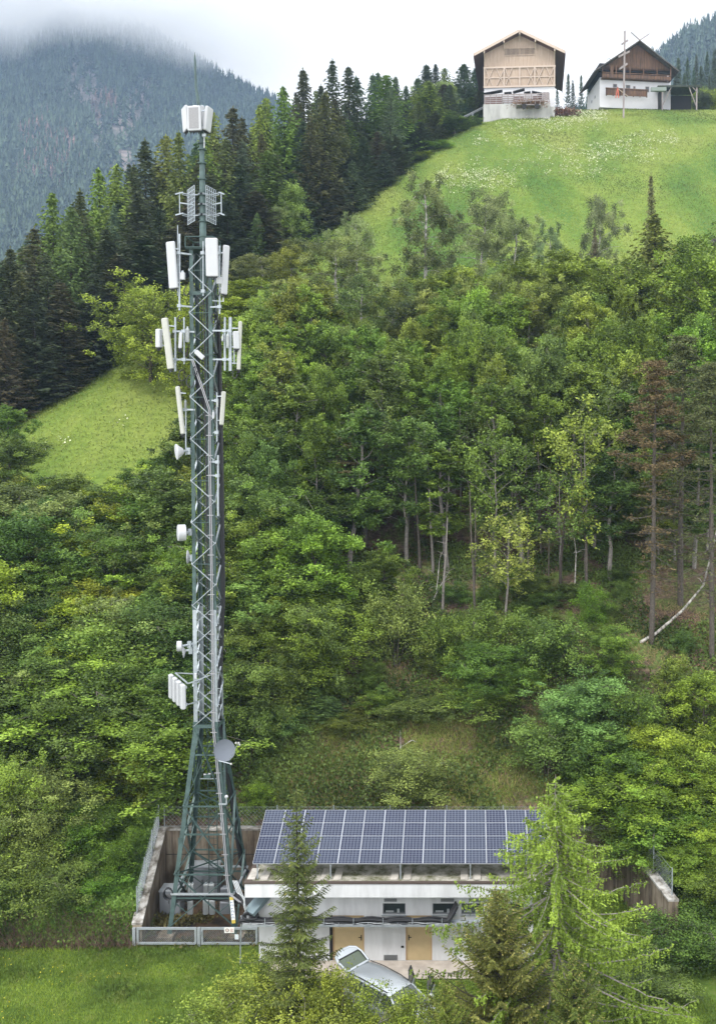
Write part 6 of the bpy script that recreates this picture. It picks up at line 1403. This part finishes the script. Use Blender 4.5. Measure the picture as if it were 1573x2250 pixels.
    tgo = tg.build('tailgate', paint, o, True)
    mb = MB(); mb.M = Mt; mb.box((-.598, -.53, -.006), (-.05, .53, .006)); mb.build('rear_window', mat('clear_glass', (.07, .09, .06), .15), tgo)
    mb = MB(); mb.M = Mt; mb.path([(-.03, -.52, .02), (-.5, -.55, .02), (-.62, -.5, .02), (-.62, .5, .02), (-.5, .55, .02), (-.03, .52, .02)], .025, 6); mb.build('window_seal', blk, tgo)
    # open doors on the building side
    def door(hx, ang, ln, nm, mirror):
        Mx = Matrix.Translation((hx, .87, 0)) @ Matrix.Rotation(R(-ang), 4, 'Z'); mb = MB(); mb.M = Mx; mb.cbox((-ln/2, 0, .62), (ln, .09, .66), .03); d = mb.build(nm, paint, o)
        mb = MB(); mb.M = Mx; mb.bar((-.05, 0, .95), (-ln*.5, -.12, 1.38), .05, .04); mb.bar((-ln*.5, -.12, 1.38), (-ln+.08, -.12, 1.38), .05, .04); mb.bar((-ln+.08, -.12, 1.38), (-ln+.04, 0, .95), .05, .04); mb.build('window_frame', blk, d)
        mb = MB(); mb.M = Mx; mb.add([(-.10, -.01, .95), (-ln*.5, -.11, 1.36), (-ln+.1, -.11, 1.36), (-ln+.06, -.01, .95)], [(0, 1, 2, 3)]); mb.build('window_glass', bpy.data.materials['clear_glass'], d)
        if mirror: mb = MB(); mb.M = Mx; mb.cbox((-.10, .13, .99), (.13, .2, .13), .03); mb.build('wing_mirror', M['white'], d)
    door(.98, 62, 1.0, 'front_door', True); door(.0, 58, .9, 'rear_door', False)
    MB().box((-.85, .878, .35), (.95, .884, .9)).build('door_opening_shade', blk, o)  # black sheet on the solid body side paints the shade inside the doorways
    for x in (-1.32, 1.35):
        for s in (-1, 1):
            mb = MB(); mb.M = Matrix.Translation((x, s*.79, .31)) @ Matrix.Rotation(R(90), 4, 'X'); mb.lathe([(.0, -.09), (.19, -.09), (.28, -.10), (.31, -.07), (.31, .07), (.28, .10), (.19, .09), (0, .09)], 24); wh = mb.build('wheel', blk, o, True)
            mb = MB(); mb.M = Matrix.Translation((x, s*.79, .31)) @ Matrix.Rotation(R(90), 4, 'X'); mb.lathe([(0, -.1-.0), (.18, -.105), (.19, -.09)] , 20); mb.lathe([(0, .1), (.18, .105), (.19, .09)], 20); mb.build('rim', M['steel'], wh)
    MB().cbox((2.06, .5, .62), (.14, .3, .13), .03).build('headlight', M['glass'], o); MB().cbox((2.06, -.5, .62), (.14, .3, .13), .03).build('headlight', M['glass'], o)
    MB().cbox((-2.06, .72, .8), (.1, .12, .3), .02).build('tail_light', mat('tail_red', (.3, .02, .02), .3), o); MB().cbox((-2.06, -.72, .8), (.1, .12, .3), .02).build('tail_light', mat('tail_red2', (.3, .02, .02), .3), o)
car()
# ---------------------------------------------------------------- near trees
h1 = P(655, 1742, 33).z; proto('nsp0', conifer(71, H=h1+.4, W=2.9, whorls=46, per=6, step=.075, card=.13, cw=.036, droop=.5, up=.42, taper=.62, hangt=.55, rag=.45, shag=.12, sub=2, tips=.05, fine=1.1, thick=.010, bare=.02))
place('nsp0', 'spruce', 655, 1742, 33, (.054, .062, .020), None, 'slender spruce with cones standing in front of the solar array', 'tree', rz=1.0)
h2 = P(1100, 1958, 31.5).z; proto('nsp1', conifer(72, H=h2+1.5, W=5.8, whorls=38, per=7, step=.09, card=.15, cw=.045, droop=.15, up=.5, taper=.75, hangt=.2, rag=.5, shag=.14, sub=2, tips=.30, fine=1.1, thick=.012))
place('nsp1', 'spruce', 1100, 1958, 31.5, (.060, .068, .020), None, 'bushy spruce with yellow brown shoots in front of the building end', 'tree', rz=.3)
place('nsp1', 'spruce', 1265, 2105, 30.5, (.062, .075, .020), 260, 'low spruce top at the bottom of the picture beside the larch', 'tree', rz=2.1)
place('nsp1', 'spruce', 985, 2160, 30, (.075, .085, .02), 210, 'low yellowish spruce top in front of the bushy spruce', 'tree', rz=4.1)
h3 = P(1222, 1698, 34).z; proto('nla', larch_near(73, h3+.4, 10.4, 150)); place('nla', 'larch', 1222, 1698, 34, (.080, .118, .026), None, 'bright green larch with drooping boughs covering the building end', 'tree', rz=.6)
for i in range(2): proto('nw%d' % i, broadleaf(80+i, H=4.4, W=(3.6, 3)[i], leaves=16000, leaf=.085, limbs=26, bare=.05, stems=3, clump=.24, profile='egg', thick=.008, name='shrub', barkmat='bark_grey'))
NW = [(1500, 2010, 40.2, 'nw0', (.05, .10, .022), 190, 'leafy bush in front of the boulders beside the board marked wall'), (1575, 2000, 39.5, 'nw0', (.055, .105, .025), 170, 'leafy bush at the picture edge covering the boulders'), (1420, 2120, 37, 'nw1', (.07, .12, .028), 150, 'low bush on the grass behind the larch boughs'),

 (560, 2130, 33.5, 'nw0', (.135, .16, .03), 200, 'yellow green willow bush at the foot of the slender spruce'), (595, 2070, 35.5, 'nw1', (.14, .13, .03), 90, 'thin bush with orange tinged leaves before the white wall corner'), (720, 2085, 32.5, 'nw1', (.14, .175, .028), 120, 'upright yellow green bush between the slender spruce and the car'),
 (480, 2190, 32, 'nw0', (.115, .15, .03), 190, 'low yellow green bush at the lawn edge, bottom of the picture'), (640, 2195, 31, 'nw0', (.13, .165, .03), 220, 'dense yellow green bush at the bottom beneath the slender spruce'), (850, 2178, 32, 'nw0', (.13, .165, .028), 170, 'yellow green bush hiding the side of the car'),
 (790, 2215, 31, 'nw1', (.12, .16, .028), 150, 'low bush below the car doors at the bottom of the picture'), (920, 2180, 33, 'nw1', (.125, .155, .03), 120, 'sparse bush in front of the car bonnet'), (1030, 2185, 32.5, 'nw0', (.09, .12, .028), 160, 'dark olive bush at the bottom between the car and the spruce'),
 (1180, 2150, 32, 'nw1', (.10, .14, .03), 140, 'olive bush under the larch boughs')]
for px, top, Y, k, c, wpx, lab in NW: place(k, 'shrub', px, top, Y, c, wpx*1.15, lab, 'shrub')
# leaning dead stems and fallen trunks on the slope
def stem(pts, r, lab, m='birch', name='fallen_trunk', tw=6, seed=1):
    P3 = [P(*p) for p in pts]; o = empty(name, P3[0]); rd = random.Random(seed); q = [p-P3[0] for p in P3]; n = len(q); mb = MB(); mb.path(q, [r*(1-.8*i/(n-1)) for i in range(n)], 7)
    for k in range(tw):
        i = rd.randrange(max(1, n//2), n); b = q[i]; e = b+Vector((rd.uniform(-1, 1), rd.uniform(-.5, .5), rd.uniform(-.3, 1)))*.8; mb.path([b, b.lerp(e, .6)+Vector((0, 0, .1)), e], [r*.2, r*.15, .005], 4, False)
    mb.build('trunk', M[m], o, True); tag(o, lab, 'dead trunk')
def gy(px, py):   # distance where the ray meets the slope
    for Y in np.arange(46.5, 120, .25):
        p = P(px, py, Y)
        if p.z < G(p.x, Y): return Y
    return 120
for k, (pts, r, lab) in enumerate((([(1405, 1412), (1440, 1392), (1500, 1340), (1545, 1285), (1568, 1190), (1590, 1080)], .11, 'pale bent trunk leaning across the foot of the rusty pine'), ([(958, 1300), (962, 1270), (965, 1230)], .05, 'white birch stump stem standing on the bare slope'), ([(952, 1318), (965, 1290), (985, 1258)], .045, 'pale leaning stem crossing the white stump stem'),
   ([(970, 1212), (1000, 1245), (1030, 1300)], .04, 'thin bent grey stem arching over the bare slope'), ([(1170, 1225), (1182, 1260), (1195, 1330)], .05, 'curved grey trunk below the small light tree'), ([(1262, 1290), (1265, 1215), (1258, 1160)], .05, 'slim pale trunk with a kink on the bare slope'),
   ([(1230, 1300), (1232, 1230), (1245, 1100), (1262, 990)], .12, 'dark upright trunk under the thin pale green tree'), ([(1063, 1230), (1073, 1270)], .05, 'short white broken stem on the bare slope'), ([(1085, 1235), (1095, 1275)], .04, 'short grey broken stem beside the white one'), ([(935, 1302), (990, 1305), (1012, 1312)], .05, 'grey log lying on the bare slope'),
   ([(1242, 1236), (1290, 1255), (1325, 1258)], .07, 'dark log lying in the leaf litter under the rusty pine'), ([(877, 1655), (880, 1640), (879, 1604)], .035, 'bare white stump sticking out of the weeping willow shrub'), ([(883, 1640), (905, 1626), (935, 1640), (960, 1680), (972, 1730)], .022, 'thin bare arched twig over the weeping willow shrub'))):
    b = pts[0]; Yb = gy(*b)-.2; Y2 = [Yb+(0 if r > .1 and k == 0 else .15*i) for i in range(len(pts))]; stem([(p[0], p[1], y) for p, y in zip(pts, Y2)], r, lab, m='birch' if k not in (6, 10) else 'bark_dark', seed=k, tw=0 if k in (11, 12) else 5)
# extra bare trunks of the shaded wood
rd = random.Random(21)
for k in range(34):
    px = rd.uniform(900, 1570); Y = rd.uniform(59, 74); b = P(px, 1200, Y); z = G(b.x, Y)-.2; o = empty('bare_trunk', (b.x, Y, z)); h = rd.uniform(6, 9); mb = MB(); ln = rd.uniform(-.5, .5); r = rd.uniform(.05, .12)
    mb.path([(0, 0, 0), (ln*.2+rd.uniform(-.1, .1), 0, h*.3), (ln*.7, rd.uniform(-.2, .2), h*.65), (ln, 0, h)], [r, r*.8, r*.55, r*.3], 6); 
    for q in range(5): zz = rd.uniform(.3, .9)*h; a = rd.uniform(0, 6.3); mb.path([(ln*zz/h, 0, zz), (ln*zz/h+math.cos(a)*.7, math.sin(a)*.7, zz+rd.uniform(0, .6))], [.02, .006], 4, False)
    mb.build('trunk', M['bark' if k % 3 else 'bark_grey'], o, True); tag(o, 'slender bare lower trunk in the shaded edge of the slope wood', 'tree trunk', 'bare trunks in the shaded wood edge')
# ---------------------------------------------------------------- stuff: grass, undergrowth, flowers
def scatter(name, x0, x1, y0, y1, n, seed, keep, ln, wd, m, lift, lean, lab, col, tintf=None, flat=.1, per=1, spread=.1):
    rs = np.random.RandomState(seed); x = rs.uniform(x0, x1, n); y = rs.uniform(y0, y1, n); k = keep(x, y, rs); x = x[k]; y = y[k]
    if per > 1:
        x = np.repeat(x, per)+rs.normal(size=len(x)*per)*spread; y = np.repeat(y, per)+rs.normal(size=len(y)*per)*spread
    z = ground(x, y); n = len(x); ax = rs.normal(size=(n, 3))*lean; ax[:, 2] += 1
    L_ = rs.uniform(.5, 1.3, n)*ln; c = np.stack([x, y, z+lift*rs.uniform(0, 1, n)], 1); ax = ax/np.linalg.norm(ax, axis=1)[:, None]; c = c+ax*(L_*.4)[:, None]
    s = np.cross(ax, rs.normal(size=(n, 3))*(1-flat)+np.array([0, 0, flat])); s /= np.linalg.norm(s, axis=1)[:, None]+1e-6; W_ = (wd*rs.uniform(.6, 1.3, n))[:, None]; A = ax*(L_*.5)[:, None]
    V = np.empty((n, 4, 3)); V[:, 0] = c-A; V[:, 1] = c+s*W_*.5; V[:, 2] = c+A; V[:, 3] = c-s*W_*.5
    t = np.clip((tintf(x, y) if tintf is not None else .5)+rs.normal(size=n)*.18, 0, 1); o = link(name, quads_mesh(name, V.reshape(-1, 3), M[m], t)); o.color = (*col, 1); tag(o, lab, name.replace('_', ' '), kind='stuff'); return o
lawnk = lambda x, y, rs: (((y < 40.95+vnoise(x, y, 1, 5)*.3) | (x > 3.6)) & (y < 46) & (x < xr(y)-.05) & ~((x > -8.6) & (x < 3.4) & (y > 38.2)) & (lawn_ok(x, y)))
lawn_ok = lambda x, y: (x > -24)
patch = lambda x, y: .5+vnoise(x, y, 1.6, 3)*1.1+vnoise(x, y, .5, 4)*.4
scatter('lawn_grass', -23, 10, 31, 46, 230000, 1, lawnk, .17, .022, 'leaf', .0, .45, 'bright green uncut lawn grass in front of the mast yard and building', (.105, .165, .022), patch)
scatter('lawn_flowers', -23, 9, 32, 41, 2600, 2, lambda x, y, rs: lawnk(x, y, rs) & (vnoise(x, y, 1.5, 8) > .1), .05, .05, 'leaf', .16, 1.5, 'small yellow flowers dotted over the lawn', (.45, .42, .03), None)
slope = lambda x, y, rs: (y > 46.5) & (vnoise(x, y, 2.2, 41)+vnoise(x, y, .8, 42)*.5 > -.12+.10*((y > 55)))
scatter('undergrowth', -32, 26, 46.5, 66, 60000, 3, slope, .17, .13, 'leaf', .25, .9, 'low leafy undergrowth spread over the brushy slope', (.075, .12, .028), lambda x, y: .5+vnoise(x, y, 3, 7)*1.0, .5, 4, .16)
scatter('dry_grass', -24, 26, 46.5, 60, 30000, 4, lambda x, y, rs: vnoise(x, y, 3, 51) > .02, .35, .03, 'leaf', 0, .8, 'dry brown grass and litter tufts on the lower slope', (.24, .18, .09), None, 0, 2, .1)
bankl = lambda x, y, rs: (x < xl(y)-WT-.05) & (y > 41.0)
scatter('clearing_grass', -11, 8, 46.5, 52.5, 60000, 14, lambda x, y, rs: vnoise(x, y, 1.8, 91) > -.25, .26, .03, 'leaf', 0, .6, 'rough yellow green grass of the small clearing behind the solar array', (.15, .19, .045), lambda x, y: .5+vnoise(x, y, 2.5, 92)*1.1)
scatter('bank_herbs', -24, -14.6, 40.9, 47, 26000, 5, bankl, .16, .13, 'leaf', .3, .8, 'dense green herbs covering the bank beside the retaining wall', (.085, .16, .03), patch, .5, 4, .12)
scatter('bank_roots', -22, -14.7, 40.85, 41.5, 2200, 6, lambda x, y, rs: x < xl(y)-WT, .6, .02, 'needle', 0, .5, 'brown dry roots and stems hanging from the cut bank', (.12, .085, .06), None, 0, 3, .15)
scatter('bank_herbs', 8.4, 24, 40.6, 47, 20000, 7, lambda x, y, rs: x > xr(y)+WT+.3, .16, .13, 'leaf', .3, .8, 'dark green herbs on the bank beyond the board marked wall', (.06, .12, .028), patch, .5, 3, .12)
scatter('yard_weeds', xl(41)+.1, -8.8, 41.1, 43.5, 900, 8, lambda x, y, rs: vnoise(x, y, 1.2, 61) > .05, .16, .12, 'leaf', .2, .9, 'green and reddish weeds growing inside the mast yard', (.09, .085, .03), None, .5, 6, .15)
def mead(x, y, rs): return (meadow_mask(x, y) > .5)
scatter('meadow_grass', -45, 62, 74, 204, 330000, 9, mead, .24, .075, 'leaf', 0, .9, 'lush green meadow grass on the steep hillside', (.13, .17, .038), lambda x, y: .5+vnoise(x+.5*y, y, 13, 71)*1.0+vnoise(x, y, 4, 72)*.5, .2)
def flow(x, y, rs):
    px = CX+F*x/y; z = ground(x, y); py = CY-F*((z-H)/y+.0437)
    b = np.exp(-((py-(315-(px-1100)*.30))/26)**2)*(px > 1040)*(px < 1330)*1.1+np.exp(-((py-(400-(px-1000)*.14))/34)**2)*(px > 960)*(px < 1480)*.6+.05*(px > 930)+np.exp(-((py-(250-(px-1230)*.1))/10)**2)*(px > 1180)*(px < 1300)*.5
    b = b+((px > 60)&(px < 330))*np.exp(-((py-(985-(px-110)*.33))/10)**2)*.5
    return (meadow_mask(x, y) > .5) & (b*(.45+1.3*(vnoise(x, y, 7, 81)*1.4+.3)+vnoise(x, y, 1.5, 82)) > rs.uniform(.15, 1.3, len(x)))
scatter('meadow_flowers', -45, 62, 76, 200, 52000, 10, flow, .16, .20, 'leaf', .45, 3, 'drifts of white flower umbels in the hillside meadow', (.52, .54, .38), None, .8, 4, .22)
sp_ = P(1562, 490, gy(1562, 490)); sp_.z = G(sp_.x, sp_.y)+.25; rock('stone', sp_, .75, 'grey stone lying at the top of the wood, cut by the picture edge'); o = rock('stone', sp_+Vector((.55, .2, .6)), .5, 'brown stone resting on the grey stone at the picture edge')
c_ = volume_box('cloud_bank', (-1100, 900, 400), (900, 1420, 600), .022, (1, 1, 1), (438, 505, 110)); tag(c_, 'white cloud bank hiding the tops of the far mountains', 'cloud')
h_ = volume_box('haze', (-1200, -60, -60), (1200, 1460, 705), .00017, (.52, .72, 1.0)); tag(h_, 'thin bluish haze in the air of the valley', 'haze')
# ---------------------------------------------------------------- one label for each of the repeats
def ordw(n):
    a = 'first second third fourth fifth sixth seventh eighth ninth tenth eleventh twelfth thirteenth fourteenth fifteenth sixteenth seventeenth eighteenth nineteenth'.split()
    if n < 20: return a[n-1]
    t = {2: 'twent', 3: 'thirt', 4: 'fort', 5: 'fift'}[n//10]; return t+'ieth' if n % 10 == 0 else t+'y-'+a[n % 10-1]
ANCH = [(465, 565, 'the broad upper panel antenna'), (365, 755, 'the cream panel of the middle level'), (527, 760, 'the cream panel on the barn side'), (391, 1171, 'the large drum antenna'), (395, 1520, 'the four white box antennas'),
 (494, 1649, 'the satellite dish'), (1140, 170, 'the barn'), (1400, 150, 'the farmhouse'), (1435, 900, 'the tall rusty pine'), (1290, 950, 'the crooked pale green tree'), (786, 760, 'the long white birch trunk'), (850, 560, 'the bright meadow wedge'),
 (1318, 470, 'the smooth domed birch'), (1436, 430, 'the brown tipped conifer'), (200, 930, 'the lower meadow strip'), (860, 1680, 'the weeping willow shrub'), (1115, 1170, 'the small light green tree'), (800, 1050, 'the dull brown pine'),
 (90, 1800, 'the great willow bush'), (340, 1830, 'the retaining wall corner'), (1500, 1360, 'the pale leaning trunk'), (640, 450, 'the light conical tree'), (433, 450, 'the dipole cages'), (430, 260, 'the mast head panels'), (870, 1320, 'the rounded light green shrub'),
 (1450, 1960, 'the board marked wall'), (330, 680, 'the tiered yellow green tree'), (1010, 620, 'the yellow green round crown'), (600, 980, 'the blue green willow crown'), (1270, 1560, 'the blue green broad tree'), (40, 740, 'the lowest dark spruces'), (850, 330, 'the squat dark spruce'), (730, 200, 'the tallest skyline spruces'), (1370, 150, 'the wayside cross')]
def relabel(group, noun):
    bpy.context.view_layer.update(); rows = {}; gs = group if isinstance(group, list) else [group]
    for o in [o for o in COL.objects if o.parent is None and o.get('group') in gs]:
        p = o.location; d = p.z+(o.scale.z*o['h']*.6 if 'h' in o else 2); e = (d-H)/p.y; px = CX+F*p.x/p.y; py = CY-F*(e+.0437)
        an = min(ANCH, key=lambda q: (q[0]-px)**2+(q[1]-py)**2); dx, dy = px-an[0], py-an[1]
        way = ('uphill of' if dy < 0 else 'downhill of') if abs(dy) > abs(dx) else ('on the barn side of' if dx > 0 else 'on the mountain side of')
        rows.setdefault((an[2], way), []).append((dx*dx+dy*dy, o))
    for (nm, way), l_ in rows.items():
        l_.sort(key=lambda r: r[0])
        for i, (_, o) in enumerate(l_): o['label'] = '%s, %s nearest %s %s' % (noun, ordw(i+1), way, nm)
relabel([z_[0] for z_ in zones], 'leafy crown')
relabel('low scrub bushes on the lower slope', 'low scrub bush'); relabel('bare trunks in the shaded wood edge', 'slender bare trunk'); relabel('spruces behind the farm buildings', 'distant dark spruce'); relabel('boulders beside the far retaining wall', 'dark boulder')
relabel('spruce trees packed inside the dark forest', 'dark packed spruce'); relabel('larch trees packed inside the dark forest', 'green packed larch')
fr = sorted([o for o in COL.objects if o.parent is None and o.get('group') == 'front row spruces along the meadow ridge'], key=lambda o: -o.location.x/o.location.y)
for i, o in enumerate(fr): o['label'] = 'dark spruce of the ridge front row, %s counted from the barn end' % ordw(i+1)
for k, p in PROTO.items():
    if p['used'] == 0:
        for c in list(p.children): bpy.data.objects.remove(c)
        bpy.data.objects.remove(p)
print('objects', len(bpy.data.objects), 'trees', len(TREES))
